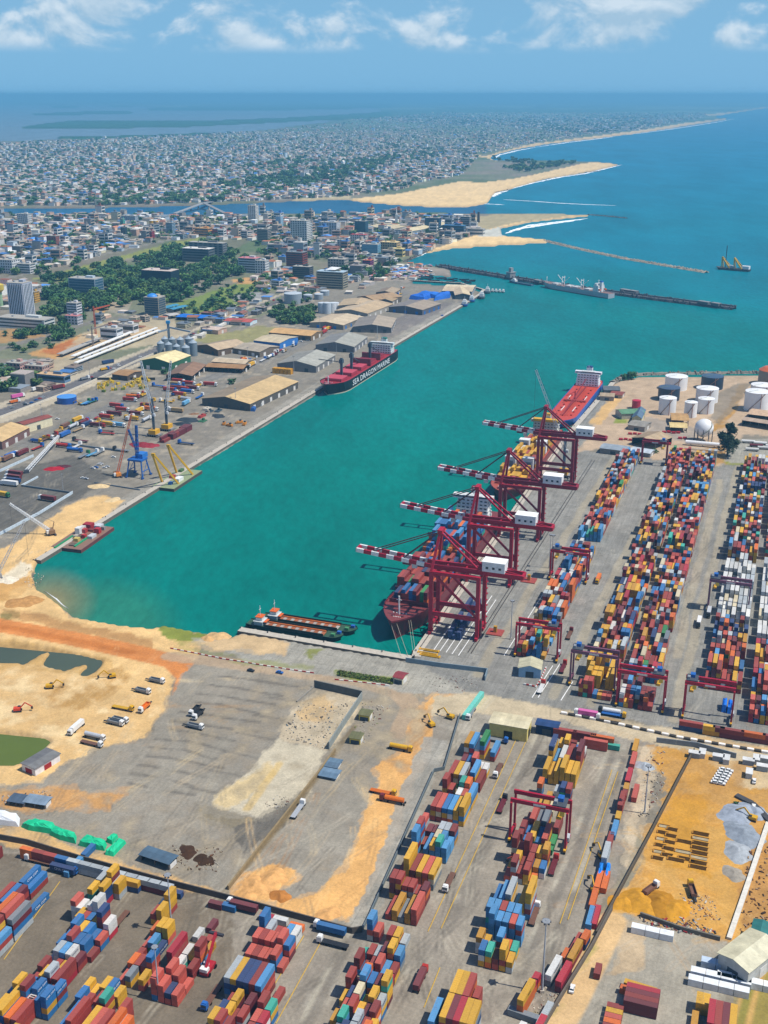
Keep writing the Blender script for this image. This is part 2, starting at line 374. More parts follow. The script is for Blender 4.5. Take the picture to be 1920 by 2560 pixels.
paint([(-100, 710), (70, 700), (110, 715), (60, 730), (-100, 728)], 'b0623c', 0.8, 6); paint([(-260, 850), (60, 820), (110, 840), (-60, 870)], 'b98f5a', 0.8, 6)
paint([(60, 885), (200, 840), (250, 825), (330, 815), (400, 820), (330, 850), (200, 890), (130, 900)], 'c79a63', 1, 8); paint([(90, 880), (180, 850), (230, 860), (160, 890)], 'b9703f', 0.9, 6)
paint([(250, 805), (420, 790), (470, 830), (400, 860), (250, 880), (200, 900), (160, 930), (100, 925)], 'c4b49a', 0.7, 8)
paint([(200, 760), (280, 745), (320, 765), (240, 785)], 'c9a06a', 0.9, 6); paint([(280, 735), (330, 745), (320, 790), (270, 780)], 'a59c8f', 0.8, 5)
paint([(420, 765), (560, 720), (650, 690), (760, 690), (640, 740), (590, 770), (480, 790)], '7c8f47', 0.9, 8); paint([(570, 740), (640, 728), (690, 735), (640, 758), (590, 755)], 'a3a3a6', 1, 2)
paint([(580, 700), (650, 690), (660, 702), (600, 712)], 'd0a06a', 0.9, 5); paint([(470, 790), (560, 770), (580, 790), (500, 800)], '9a7660', 0.9, 6); paint([(490, 805), (545, 805), (520, 800)], '9d5a3f', 0.6, 3)
paint([(755, 725), (870, 715), (900, 730), (800, 745)], 'd0a87a', 0.9, 5)
# old port, left of the basin
OLD = [(-260, 1190), (0, 1075), (150, 1010), (340, 925), (500, 855), (640, 795), (790, 728), (950, 690), (1060, 690), (1200, 735), (1152, 768), (92, 1406), (-260, 1560)]
paint(OLD, '948d84', 1, 3); paint(OLD, '7d7a78', 0.8, 3, patch=0.52); paint(OLD, 'b0a493', 0.7, 3, patch=0.6)
stroke([(60, 1110), (300, 1010), (560, 935), (680, 890), (860, 810), (1010, 730)], 24, '8a8786', 0.9, 2)
paint([(500, 820), (560, 835), (640, 815), (700, 820), (640, 850), (560, 880), (490, 850)], '9a9560', 0.8, 8)
paint([(-260, 1240), (0, 1180), (180, 1140), (280, 1190), (200, 1250), (60, 1310), (-100, 1380)], '676563', 0.85, 6)
paint([(940, 820), (1070, 760), (1150, 755), (1110, 790), (960, 850)], '857f84', 0.6, 4)
stroke([(100, 1392), (490, 1158), (800, 970), (1148, 762)], 26, 'a8a39c', 0.75, 3)
paint([(1005, 660), (1120, 672), (1130, 690), (1060, 690), (1020, 705), (930, 700), (900, 690)], 'a0968e', 1, 4)
# sand on the left shore
TAN = 'e3bd86'
paint([(-260, 1420), (0, 1372), (60, 1345), (160, 1275), (225, 1242), (270, 1240), (312, 1254), (280, 1292), (92, 1403), (83, 1436), (90, 1469), (155, 1512), (188, 1537), (289, 1556), (380, 1568), (409, 1559), (470, 1568), (520, 1600), (500, 1640), (450, 1690), (395, 1790), (350, 1850), (240, 1880), (170, 1905), (120, 1960), (60, 2010), (-260, 2030)], TAN, 1, 5)
paint([(-260, 1430), (0, 1440), (80, 1440), (85, 1470), (40, 1500), (0, 1510), (-260, 1520)], 'c89a5e', 0.9, 8); paint([(0, 1440), (50, 1400), (80, 1410), (70, 1440), (20, 1450)], 'e9ddc8', 0.9, 6)
paint([(20, 1520), (90, 1525), (230, 1560), (380, 1600), (390, 1625), (250, 1590), (60, 1545)], 'b88a58', 0.8, 6); paint([(25, 1525), (70, 1525), (65, 1545), (30, 1545)], '7f7444', 0.8, 8)
paint([(395, 1560), (470, 1572), (575, 1590), (560, 1602), (470, 1597), (400, 1590)], '7e8a3a', 0.95, 6); paint([(440, 1600), (520, 1620), (620, 1635), (600, 1645), (470, 1622)], '8a8f4e', 0.5, 6)
stroke([(-260, 1520), (0, 1562), (180, 1595), (330, 1628), (440, 1655), (480, 1690), (470, 1740)], 17, 'd58a4e', 1, 1.5); stroke([(-260, 1522), (0, 1564), (180, 1597), (330, 1630)], 6, 'c07438', 0.7, 2)
paint([(100, 1750), (180, 1700), (240, 1690), (320, 1660), (340, 1690), (300, 1740), (200, 1780), (120, 1775)], 'b78d50', 0.8, 8)
paint([(-260, 1590), (40, 1595), (260, 1640), (300, 1660), (250, 1690), (150, 1680), (-260, 1670)], 'c69f63', 0.7, 5)
# truck yard: grey paving, dust and dark streaks
YARD = [(500, 1650), (620, 1665), (730, 1685), (900, 1705), (1010, 1740), (1160, 1735), (1130, 1850), (1060, 1990), (930, 2290), (860, 2330), (600, 2250), (420, 2195), (200, 2135), (-260, 2040), (-260, 1990), (100, 1960), (160, 1905), (270, 1870), (370, 1840), (420, 1750)]
paint(YARD, 'a39c92', 1, 4); paint(YARD, '8d857c', 0.85, 4, patch=0.52); paint(YARD, 'b3a48e', 0.45, 4, patch=0.6)
for i in range(13):
    t = i / 12; u0 = 545 - 245 * t; v0 = 1690 + 270 * t
    stroke([(u0 + RN.uniform(-15, 15), v0), (u0 + 70, v0 + 8 + RN.uniform(-4, 4)), (u0 + 150 + 50 * RN.random(), v0 + 27)], 2.2, '5f5b58', 0.6, 2.2, patch=0.45)
    if i % 2: stroke([(u0 + 150, v0 + 30), (u0 + 260, v0 + 50)], 1.8, '6d6863', 0.6, 1.2, patch=0.42)
stroke([(430, 1640), (600, 1662), (740, 1682), (900, 1702), (1000, 1735), (1030, 1770), (1000, 1830)], 13, 'b79f86', 0.85, 3)
paint([(0, 1985), (130, 1975), (300, 1990), (260, 2040), (120, 2035), (0, 2020)], 'cf9a5c', 0.85, 6, patch=0.45); paint([(-60, 2060), (60, 2070), (330, 2165), (420, 2190), (560, 2240), (430, 2232), (200, 2160), (-60, 2090)], 'd8b07a', 0.95, 5)
paint([(740, 1755), (790, 1728), (900, 1745), (880, 1795), (820, 1880), (690, 1845)], 'c9b9a2', 1, 3); paint([(740, 1755), (800, 1740), (830, 1770), (790, 1810), (740, 1800)], 'd3b283', 0.8, 4)
paint([(690, 1845), (822, 1882), (785, 1958), (755, 2000), (664, 2045), (540, 1998), (605, 1938)], 'cfc4b0', 0.9, 4, k=0.85); paint([(600, 1945), (680, 1900), (700, 1930), (600, 2010), (550, 1998)], 'd8bd8a', 0.7, 6); stroke([(620, 2020), (700, 1910)], 4, 'd8b878', 0.7, 2)
paint([(530, 2000), (660, 2046), (600, 2065), (560, 2050), (520, 2020)], '8a7f6c', 0.9, 7); paint([(600, 2065), (700, 2010), (740, 1975), (760, 1980), (690, 2080), (600, 2140)], '5f5b58', 0.75, 6)
stroke([(560, 2235), (700, 2062), (800, 1935), (885, 1815)], 3.0, '7a6a50', 0.8, 0.8)
SS = [(1075, 1742), (1140, 1700), (1166, 1702), (1150, 1745), (1130, 1795), (1095, 1845), (1060, 1915), (1032, 1990), (1000, 2062), (962, 2140), (905, 2240), (862, 2296), (820, 2312), (700, 2282), (600, 2256), (572, 2240), (600, 2190), (680, 2160), (735, 2168), (735, 2200), (692, 2228), (706, 2256), (790, 2240), (832, 2182), (872, 2120), (900, 2070), (932, 2000), (962, 1960), (940, 1920), (1000, 1882), (1012, 1830), (1042, 1790)]
paint(SS, 'e4b172', 1, 4.5); paint(SS, 'c98f4e', 0.5, 4, patch=0.56); paint([(1060, 1705), (1180, 1690), (1190, 1712), (1090, 1722)], 'dcae74', 0.9, 5)
# wheel tracks and scuffs
def tracks(zone, n_, cols, wid=(.5, 1.1), al=(.25, .55), L=(20, 70), head=None):
    us_ = [q[0] for q in zone]; vs_ = [q[1] for q in zone]; W_ = world(zone); k = 0
    while k < n_:
        u = RN.uniform(min(us_), max(us_)); v = RN.uniform(min(vs_), max(vs_)); p = at(u, v)
        if not inpoly(np.array([p.x]), np.array([p.y]), W_)[0]: continue
        k += 1; a = (head if head is not None else RN.random() * 6.28) + RN.gauss(0, .35); q = [p]; tl = RN.uniform(*L)
        for _ in range(5): a += RN.gauss(0, .12); q.append(q[-1] + Vector((math.cos(a), math.sin(a), 0)) * tl / 5)
        xs = [t.x for t in q]; ys = [t.y for t in q]; bb = (X > min(xs) - 4) & (X < max(xs) + 4) & (Y > min(ys) - 4) & (Y < max(ys) + 4)
        xx, yy = X[bb], Y[bb]
        if not xx.size: continue
        d = np.full(xx.shape, 1e9)
        for a_, b_ in zip(q[:-1], q[1:]):
            e = b_ - a_; t = np.clip(((xx - a_.x) * e.x + (yy - a_.y) * e.y) / max(e.x ** 2 + e.y ** 2, 1e-6), 0, 1); d = np.minimum(d, np.hypot(xx - a_.x - t * e.x, yy - a_.y - t * e.y))
        w_ = RN.uniform(*wid); m_ = (np.clip((w_ - np.abs(d - 1.1)) * 1.2, 0, 1) * RN.uniform(*al) * np.clip(nF[bb] * 2.2 - .5, 0, 1))[:, None]; colr[bb] = colr[bb] * (1 - m_) + rgb(RN.choice(cols)) * m_
LS = [(-100, 1690), (100, 1660), (300, 1690), (460, 1680), (400, 1790), (300, 1860), (120, 1900), (-100, 1800)]
tracks(LS, 60, ('b98d58', 'ecd2a4', 'c79a62', 'a87c48')); paint(LS, 'c9a06a', .8, 6, patch=.56); paint(LS, 'ead2a8', .7, 6, patch=.6)
tracks(YARD, 90, ('6a655f', 'c2b096', '75706a', 'cdb892'), head=1.2); tracks(SS, 26, ('c08a4c', 'f0c88e', 'a8763c'), head=1.2); paint(YARD, '6f6a64', .6, 3, patch=.64); paint(YARD, 'c4b294', .45, 3, patch=.68)
# new bottom quay
paint([(603, 1577), (1029, 1649), (1200, 1668), (1160, 1735), (1010, 1735), (900, 1702), (740, 1682), (620, 1660), (560, 1625), (480, 1592), (575, 1588)], 'a9a59e', 1, 3); paint([(600, 1583), (700, 1600), (735, 1612), (715, 1640), (640, 1640), (560, 1622), (490, 1596)], 'd2b48c', 0.95, 6)
paint([(840, 1677), (890, 1682), (985, 1698), (980, 1710), (900, 1703), (845, 1690)], '7f8a34', 1, 3); paint([(775, 1620), (810, 1622), (780, 1650), (770, 1640)], '868a48', 0.9, 3); paint([(560, 1655), (650, 1650), (790, 1668), (775, 1676), (640, 1664)], '8a8d4e', 0.6, 5)
# container terminal, right of the basin
TERM = [(1029, 1646), (1404, 1104), (1500, 990), (1530, 958), (1540, 1010), (1470, 1130), (1620, 1145), (1800, 1165), (1830, 1120), (2180, 1120), (2180, 1900), (1920, 1862), (1720, 1830), (1590, 1800), (1300, 1752), (1180, 1735), (1100, 1690)]
paint(TERM, '9a9896', 1, 2); paint(TERM, '8a8987', 0.8, 3, patch=0.55)
for a_, b_ in (((1190, 1690), (1560, 1110)), ((1380, 1740), (1690, 1140)), ((1480, 1760), (1700, 1290)), ((1680, 1800), (1850, 1150)), ((1690, 1640), (1800, 1200))):
    stroke([a_, b_], 6, 'b0a48e', 0.55, 3)
paint([(1180, 1735), (1300, 1752), (1590, 1800), (1720, 1832), (1920, 1866), (2180, 1905), (2180, 1960), (1920, 1912), (1780, 1888), (1640, 1862), (1400, 1802), (1200, 1785), (1090, 1790), (1080, 1740)], 'c2b299', 1, 4); paint([(1690, 1830), (1920, 1868), (1920, 1884), (1720, 1845)], 'd6a966', 0.6, 4, patch=0.5)
# tank farm and its surroundings
paint([(1530, 958), (1563, 943), (1616, 939), (2180, 935), (2180, 1110), (1860, 1085), (1800, 1165), (1620, 1148), (1500, 1122), (1440, 1130), (1530, 1000)], 'c0a891', 1, 3); paint([(1470, 1060), (1530, 985), (1560, 990), (1500, 1065)], 'd9b27c', 1, 4); paint([(1780, 1080), (1850, 960), (1870, 960), (1815, 1070)], 'b98d4a', 0.9, 3); paint([(1610, 1040), (1700, 1060), (1760, 1075), (1740, 1110), (1640, 1090), (1600, 1080)], 'a59a92', 0.9, 3)
paint([(1790, 985), (1850, 955), (1880, 960), (1800, 1065), (1780, 1040)], '7f7a72', 0.7, 3); paint([(1700, 1140), (1790, 1120), (1850, 1110), (1820, 1160), (1740, 1160)], 'b78a4a', 0.8, 4); paint([(1810, 1150), (1920, 1160), (1920, 1168), (1810, 1160)], '8a9030', 0.9, 3); paint([(1830, 1100), (2180, 1090), (2180, 1160), (1810, 1155)], 'a8a49c', 1, 3)
paint([(1540, 1045), (1575, 1050), (1570, 1060), (1535, 1058)], '8a9a3c', 0.9, 3)
# near terminal yard
NY = [(1090, 1790), (1200, 1785), (1400, 1802), (1640, 1862), (1610, 1990), (1540, 2160), (1490, 2320), (1410, 2480), (1320, 2732), (-260, 2732), (-260, 2080), (0, 2115), (200, 2160), (420, 2225), (600, 2262), (860, 2335), (930, 2300), (1060, 1990)]
paint(NY, '9f968c', 1, 2.5); paint(NY, '8a8178', 0.8, 3, patch=0.52); paint(NY, 'ada79e', 0.6, 3, patch=0.6); paint([(-260, 2080), (0, 2115), (200, 2160), (600, 2262), (600, 2732), (-260, 2732)], '7a6f62', 0.9, 10); paint([(1060, 1840), (1130, 1850), (960, 2240), (900, 2330), (860, 2335)], 'a8a49e', 0.9, 2)
for a_, b_ in (((1110, 2330), (1350, 1830)), ((1300, 2440), (1540, 1860)), ((760, 2560), (880, 2330)), ((1340, 2500), (1560, 1900)), ((250, 2560), (420, 2300))):
    stroke([a_, b_], 5, '77716b', 0.5, 2.5)
    stroke([(a_[0] - 14, a_[1]), (b_[0] - 10, b_[1])], 2, 'c3bcae', 0.5, 2, patch=0.45)
# building site and the corner beside it
SITE = [(1640, 1868), (1740, 1876), (1840, 1898), (2180, 1960), (2180, 2420), (1820, 2345), (1700, 2312), (1600, 2288), (1530, 2272), (1560, 2215), (1612, 2110), (1662, 2020), (1690, 1950), (1640, 1930), (1620, 1960), (1610, 1920)]
paint(SITE, 'd6a55a', 1, 4); paint(SITE, 'c98f3c', 0.75, 4, patch=0.5); paint(SITE, 'e0bd86', 0.8, 4, patch=0.6)
paint([(1690, 1990), (1780, 1985), (1790, 2060), (1770, 2190), (1650, 2170), (1660, 2080)], 'cf9634', 0.8, 8); paint([(1790, 1890), (2000, 1905), (2000, 1960), (1900, 1975), (1840, 1960)], 'd9c3a0', 0.9, 6)
paint([(1610, 1870), (1640, 1872), (1650, 1960), (1620, 2060), (1590, 2130), (1560, 2180), (1540, 2160), (1580, 2040), (1600, 1960)], 'c8b7a0', 0.9, 4); paint([(1545, 2180), (1600, 2080), (1612, 2100), (1560, 2210), (1500, 2320), (1490, 2310)], '8f8878', 0.9, 4)
paint([(1500, 2310), (1545, 2275), (1700, 2312), (1820, 2345), (1800, 2400), (1830, 2560), (1800, 2732), (1330, 2732), (1410, 2490)], 'aba499', 1, 3); paint([(1545, 2280), (1640, 2310), (1600, 2420), (1530, 2440), (1560, 2340)], 'c6ae90', 0.9, 6)
stroke([(1535, 2300), (1480, 2410), (1420, 2520), (1340, 2680)], 11, 'd9b688', 1, 1.2); paint([(1420, 2480), (1470, 2420), (1500, 2360), (1500, 2330), (1440, 2450), (1330, 2640), (1290, 2640)], '8f9248', 0.55, 5, patch=0.42)
paint([(1905, 2360), (1920, 2330), (2180, 2300), (2180, 2732), (1840, 2732), (1870, 2480)], '9a8a4a', 1, 5); stroke([(1935, 2330), (1880, 2470), (1850, 2600)], 6, 'c9a263', 0.9, 1.5); stroke([(1900, 2400), (1870, 2500), (1845, 2600)], 3, '6f7a32', 0.7, 1.5)
paint([(1880, 2130), (1960, 2100), (1960, 2330), (1850, 2330), (1840, 2270)], 'b98a52', 0.9, 6); paint([(1560, 1960), (1590, 1900), (1600, 1920), (1575, 1990)], 'b5b1aa', 0.6, 5)
tracks(SITE, 70, ('a8752c', 'e8c890', '8f6424', 'd9a85c')); paint(SITE, 'a8762e', .7, 4, patch=.6)
tracks(NY, 130, ('5f5a54', 'bdb5a8', '6a645e'), head=1.22, L=(30, 110)); tracks(TERM, 110, ('66635f', 'b9b4aa', '706d6a'), head=1.22, L=(40, 140)); tracks(OLD, 90, ('66635f', 'bdb2a2', '5c5a58'), head=1.24, L=(40, 140))
# fine break-up everywhere, wet edge along the water
colr *= (0.80 + 0.40 * nF)[..., None]; colr *= (0.90 + 0.20 * fbm(X * 0.5 + Y * 0.87, (Y * 0.5 - X * 0.87) * 0.16, 14.0, 3))[..., None]; colr *= np.array([1.04, 1.03, 0.93], np.float32)
sat = (colr.max(-1) - colr.min(-1)) / np.maximum(colr.max(-1), 1e-4); paved = np.clip((0.36 - sat) / 0.12, 0, 1) * (V > 690)
wetedge = np.clip(wb * 3, 0, 1); colr *= (1 - 0.35 * wetedge)[..., None]; colr *= (1 - 0.3 * np.clip(pb * 2, 0, 1))[..., None]
def grid_mesh(name, X, Y, Z, col, mat, drop=None, alpha=None):
    r, c = X.shape; co = np.stack([X, Y, Z], -1).reshape(-1, 3).astype(np.float32)
    i = np.arange(r * c).reshape(r, c); q = np.stack([i[1:, :-1], i[1:, 1:], i[:-1, 1:], i[:-1, :-1]], -1).reshape(-1, 4)
    if drop is not None:
        d = drop; keep = ~(d[1:, :-1] & d[1:, 1:] & d[:-1, 1:] & d[:-1, :-1]); q = q[keep.reshape(-1)]
    me = bpy.data.meshes.new(name); me.vertices.add(len(co)); me.vertices.foreach_set('co', co.ravel())
    me.loops.add(q.size); me.loops.foreach_set('vertex_index', q.ravel().astype(np.int32))
    me.polygons.add(len(q)); me.polygons.foreach_set('loop_start', np.arange(0, q.size, 4, dtype=np.int32))
    me.update(calc_edges=True)
    a = me.attributes.new('Col', 'FLOAT_COLOR', 'POINT'); a.data.foreach_set('color', np.concatenate([col.reshape(-1, 3), np.ones((len(co), 1), np.float32) if alpha is None else alpha.reshape(-1, 1)], 1).astype(np.float32).ravel())
    me.materials.append(mat); me.shade_smooth(); return put(name, me)
m, n, l, b = nodes('ground_surface', 0.95, 0.12)
a = n.new('ShaderNodeAttribute'); a.attribute_name = 'Col'
f1 = noise(n, l, 0.9, 6.0, 0.7); f2 = noise(n, l, 0.12, 5.0, 0.7)
cg = mulcol(n, l, mulcol(n, l, a.outputs['Color'], ramp(n, l, f1, 0.25, 0.75, 0.78, 1.2)), ramp(n, l, f2, 0.3, 0.7, 0.86, 1.12))
# slab joints, oil and tyre marks only where the ground is paved
mpg = n.new('ShaderNodeMapping'); gg = n.new('ShaderNodeNewGeometry'); l.new(gg.outputs['Position'], mpg.inputs[0]); mpg.inputs['Rotation'].default_value = (0, 0, -GRZ)
bk = n.new('ShaderNodeTexBrick'); l.new(mpg.outputs[0], bk.inputs['Vector']); bk.offset = 0.0; bk.inputs['Scale'].default_value = 1.0; bk.inputs['Mortar Size'].default_value = 0.10; bk.inputs['Brick Width'].default_value = 6.0; bk.inputs['Row Height'].default_value = 6.0
bk.inputs['Color1'].default_value = (1, 1, 1, 1); bk.inputs['Color2'].default_value = (0.90, 0.90, 0.90, 1); bk.inputs['Mortar'].default_value = (0.72, 0.71, 0.70, 1)
mps = n.new('ShaderNodeMapping'); l.new(mpg.outputs[0], mps.inputs[0]); mps.inputs['Scale'].default_value = (1.0, 0.07, 1.0)
sk = noise(n, l, 0.5, 5.0, 0.7, mps.outputs[0]); oil = noise(n, l, 0.22, 6.0, 0.75)
pv1 = mulcol(n, l, bk.outputs['Color'], ramp(n, l, sk, 0.3, 0.7, 0.80, 1.14)); pv2 = mulcol(n, l, pv1, ramp(n, l, oil, 0.56, 0.72, 1.0, 0.62))
pm_ = n.new('ShaderNodeMix'); pm_.data_type = 'RGBA'; l.new(a.outputs['Alpha'], pm_.inputs[0]); pm_.inputs[6].default_value = (1, 1, 1, 1); l.new(pv2, pm_.inputs[7])
mm = n.new('ShaderNodeMix'); mm.data_type = 'RGBA'; mm.blend_type = 'MULTIPLY'; mm.inputs[0].default_value = 1.0; l.new(cg, mm.inputs[6]); l.new(pm_.outputs[2], mm.inputs[7])
l.new(mm.outputs[2], b.inputs['Base Color'])
bp = n.new('ShaderNodeBump'); bp.inputs['Strength'].default_value = 0.6; bp.inputs['Distance'].default_value = 0.3; l.new(f1, bp.inputs['Height']); l.new(bp.outputs[0], b.inputs['Normal'])
M['ground'] = m
under = wb > 0.999
struct(grid_mesh('ground', X, Y, Z, colr, M['ground'], under, paved.astype(np.float32)))
GROUND_Z = lambda u, v: GZ
# water: its own colour changes with depth and mud, sheen and ripples come from the surface
us2 = np.concatenate([np.arange(-900, -400, 50.0), np.arange(-400, 2401, 10.0), np.arange(2450, 2901, 50.0)]); vs2 = np.concatenate([[236.9, 237.3, 238, 239, 240.5, 243, 247], np.arange(252, 2790, 10.0)])
U2, V2, X2, Y2 = grid(us2, vs2, 0.0)
na = fbm(X2, Y2, 220, 4)
wc = np.zeros(U2.shape + (3,), np.float32) + rgb('008d80', 0.62)
def wblend(mask, h, k=0.70):
    global wc; mk = np.clip(mask, 0, 1)[..., None]; wc = wc * (1 - mk) + rgb(h, k) * mk
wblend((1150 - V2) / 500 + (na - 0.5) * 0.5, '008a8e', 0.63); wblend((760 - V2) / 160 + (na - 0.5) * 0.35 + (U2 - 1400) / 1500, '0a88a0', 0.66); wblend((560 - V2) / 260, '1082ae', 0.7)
wblend((700 - np.hypot(U2 - 250, (V2 - 1560) * 1.6) * 3.4) / 330 + (na - 0.5) * 0.6, '2d8a72'); wblend((430 - np.hypot(U2 - 130, (V2 - 1500) * 1.4) * 3.6) / 260 * 0.7, '9a9468')
lm = (np.hypot(0, 0) + (V2 < 362) * (U2 < 1000)).astype(np.float32); wblend(lm, '8b9fae', 0.6)
ch = ((V2 > 488) & (V2 < 545) & (U2 < 1215)).astype(np.float32); wblend(ch, '2f6f96')
m, n, l, b = nodes('sea_water', 0.2, 0.0); n.remove(b)
a = n.new('ShaderNodeAttribute'); a.attribute_name = 'Col'
mp = n.new('ShaderNodeMapping'); g = n.new('ShaderNodeNewGeometry'); l.new(g.outputs['Position'], mp.inputs[0]); mp.inputs['Scale'].default_value = (1.0, 0.4, 1.0); mp.inputs['Rotation'].default_value = (0, 0, 0.5)
f1 = noise(n, l, 0.16, 6.0, 0.62, mp.outputs[0]); f2 = noise(n, l, 0.006, 6.0, 0.62, mp.outputs[0]); f3 = noise(n, l, 0.03, 4.0, 0.6, mp.outputs[0])
wcol = mulcol(n, l, mulcol(n, l, mulcol(n, l, a.outputs['Color'], ramp(n, l, f2, 0.3, 0.7, 0.78, 1.18)), ramp(n, l, f1, 0.3, 0.7, 0.84, 1.14)), ramp(n, l, f3, 0.3, 0.7, 0.93, 1.06))
bp = n.new('ShaderNodeBump'); bp.inputs['Strength'].default_value = 0.5; bp.inputs['Distance'].default_value = 0.6; l.new(f1, bp.inputs['Height'])
df = n.new('ShaderNodeBsdfDiffuse'); l.new(wcol, df.inputs['Color']); l.new(bp.outputs[0], df.inputs['Normal'])
gl = n.new('ShaderNodeBsdfGlossy'); l.new(ramp(n, l, f2, 0.3, 0.7, 0.08, 0.26), gl.inputs['Roughness']); l.new(bp.outputs[0], gl.inputs['Normal'])
lw = n.new('ShaderNodeLayerWeight'); lw.inputs['Blend'].default_value = 0.5; pw = n.new('ShaderNodeMath'); pw.operation = 'POWER'; l.new(lw.outputs['Facing'], pw.inputs[0]); pw.inputs[1].default_value = 4.0
ms = n.new('ShaderNodeMixShader'); l.new(ramp(n, l, pw.outputs[0], 0, 1, 0.02, 0.14), ms.inputs[0]); l.new(df.outputs[0], ms.inputs[1]); l.new(gl.outputs[0], ms.inputs[2]); l.new(ms.outputs[0], n['Material Output'].inputs['Surface'])
M['water'] = m
struct(grid_mesh('sea_water', X2, Y2, np.zeros_like(X2), wc, M['water']))
def pond_sheet(poly, h, z):
    me = MB().add([(p.x, p.y, z) for p in (at(u, v) for u, v in poly)], [tuple(range(len(poly)))]); mt = surface('pond_water', C(h, 0.6), 0.15, 0.5, fine=0.05, amount=0.1)
    return struct(me.build('pond_water', mt))
pond_sheet([(-160, 1598), (270, 1640), (260, 1695), (-160, 1690)], '5f6a50', 1.45); pond_sheet([(-160, 1815), (140, 1845), (60, 1915), (-160, 1918)], '74852c', 1.45)
# ------------------------------------------------------------------ quays, breakwaters, surf
def strip(pts, off0, off1):
    """outline points of a strip along pts (Vectors), between two offsets to the right of the way"""
    a = []; b = []; k = len(pts)
    for i, p in enumerate(pts):
        d = (pts[min(i + 1, k - 1)] - pts[max(i - 1, 0)]); d.z = 0; d.normalize(); n_ = Vector((d.y, -d.x, 0))
        a.append(p + n_ * off0); b.append(p + n_ * off1)
    return a, b
def ribbon(mb, pts, off0, off1, z0, z1, col, cap=None):
    a, b = strip(pts, off0, off1)
    for i in range(len(pts) - 1):
        q = [a[i], b[i], b[i + 1], a[i + 1]]
        if (q[1] - q[0]).cross(q[2] - q[1]).z < 0: q.reverse()
        mb.prism(q, z0, z1, col, cap)
    return mb
def along(pts, step):
    out = []
    for a, b in zip(pts[:-1], pts[1:]):
        d = b - a; L = d.length; k = max(1, int(L / step))
        for i in range(k): out.append((a + d * (i / k), math.atan2(d.y, d.x)))
    return out
CONC = C('9c958a'); CONC2 = C('b9b1a2')
def quay(px, side, every, fcol, wid=5.0, top=2.85):
    P = [at(u, v, 0) for u, v in px]
    mb = MB(); ribbon(mb, P, side * -0.6, side * wid, -4, top, C('6f675c'), CONC2)
    q = struct(mb.build('quay_wall', M['wall']))
    fm = MB().box((0, 0, 0), (1.4, 0.9, 3.0), 0, fcol).mesh('fender', M['wall'])
    for p, a in along(P, every):
        n_ = Vector((math.sin(a), -math.cos(a), 0)) * (-side * 1.15)
        put('fender', fm, q, (p.x + n_.x, p.y + n_.y, -0.3), a)
    bm_ = MB().lathe((0, 0, 0), [(0.35, 0), (0.25, 0.5), (0.5, 0.75), (0.3, 0.9)], 10, C('2a2a2c')).mesh('bollard', M['wall'])
    for p, a in along(P, every * 2):
        n_ = Vector((math.sin(a), -math.cos(a), 0)) * (side * 1.0)
        put('bollard', bm_, q, (p.x + n_.x, p.y + n_.y, top), a)
    return q
quay([(88, 1408), (490, 1160), (800, 972), (1152, 766), (1196, 739), (1207, 727)], 1, 15, C('2a2725'))
quay([(1207, 727), (1150, 711), (1022, 704)], 1, 30, C('33302c'), 3)
quay([(603, 1579), (1031, 1651)], 1, 9, C('8d8a84'))
quay([(1031, 1651), (1036, 1637), (1404, 1105), (1528, 961)], 1, 12, C('2c2b2a'))
# red and white kerb blocks of the bottom quay and the terminal's boundary line
def kerb_row(px, wid, h, c0, c1, L, name, label, z=GZ):
    P = [at(u, v, z) for u, v in px]; t = thing(name, label, 'kerb', P[0])
    ms = [MB().box((0, 0, 0), (L * 0.97, wid, h), 0, c).mesh('kerb_block', M['wall']) for c in (c0, c1)]
    for i, (p, a) in enumerate(along(P, L)): put('kerb_block', ms[i % 2], t, p + Vector((0, 0, 0)) - P[0], a)
    return t
RED = C('a03434'); WHT = C('e6e2da')
kerb_row([(430, 1622), (560, 1648), (720, 1674), (790, 1684)], 0.5, 0.6, RED, WHT, 2.4, 'painted_kerb', 'red and white kerb along the dirt road beside the basin head')
kerb_row([(842, 1700), (900, 1706), (980, 1716)], 0.5, 0.6, RED, WHT, 2.4, 'painted_kerb', 'red and white kerb under the green hedge strip')
kerb_row([(1410, 1785), (1500, 1802), (1590, 1822), (1700, 1846), (1930, 1885)], 1.6, 1.2, C('e8e5de'), C('4a4642'), 3.4, 'block_barrier', 'line of white and dark blocks between sandy road and terminal')
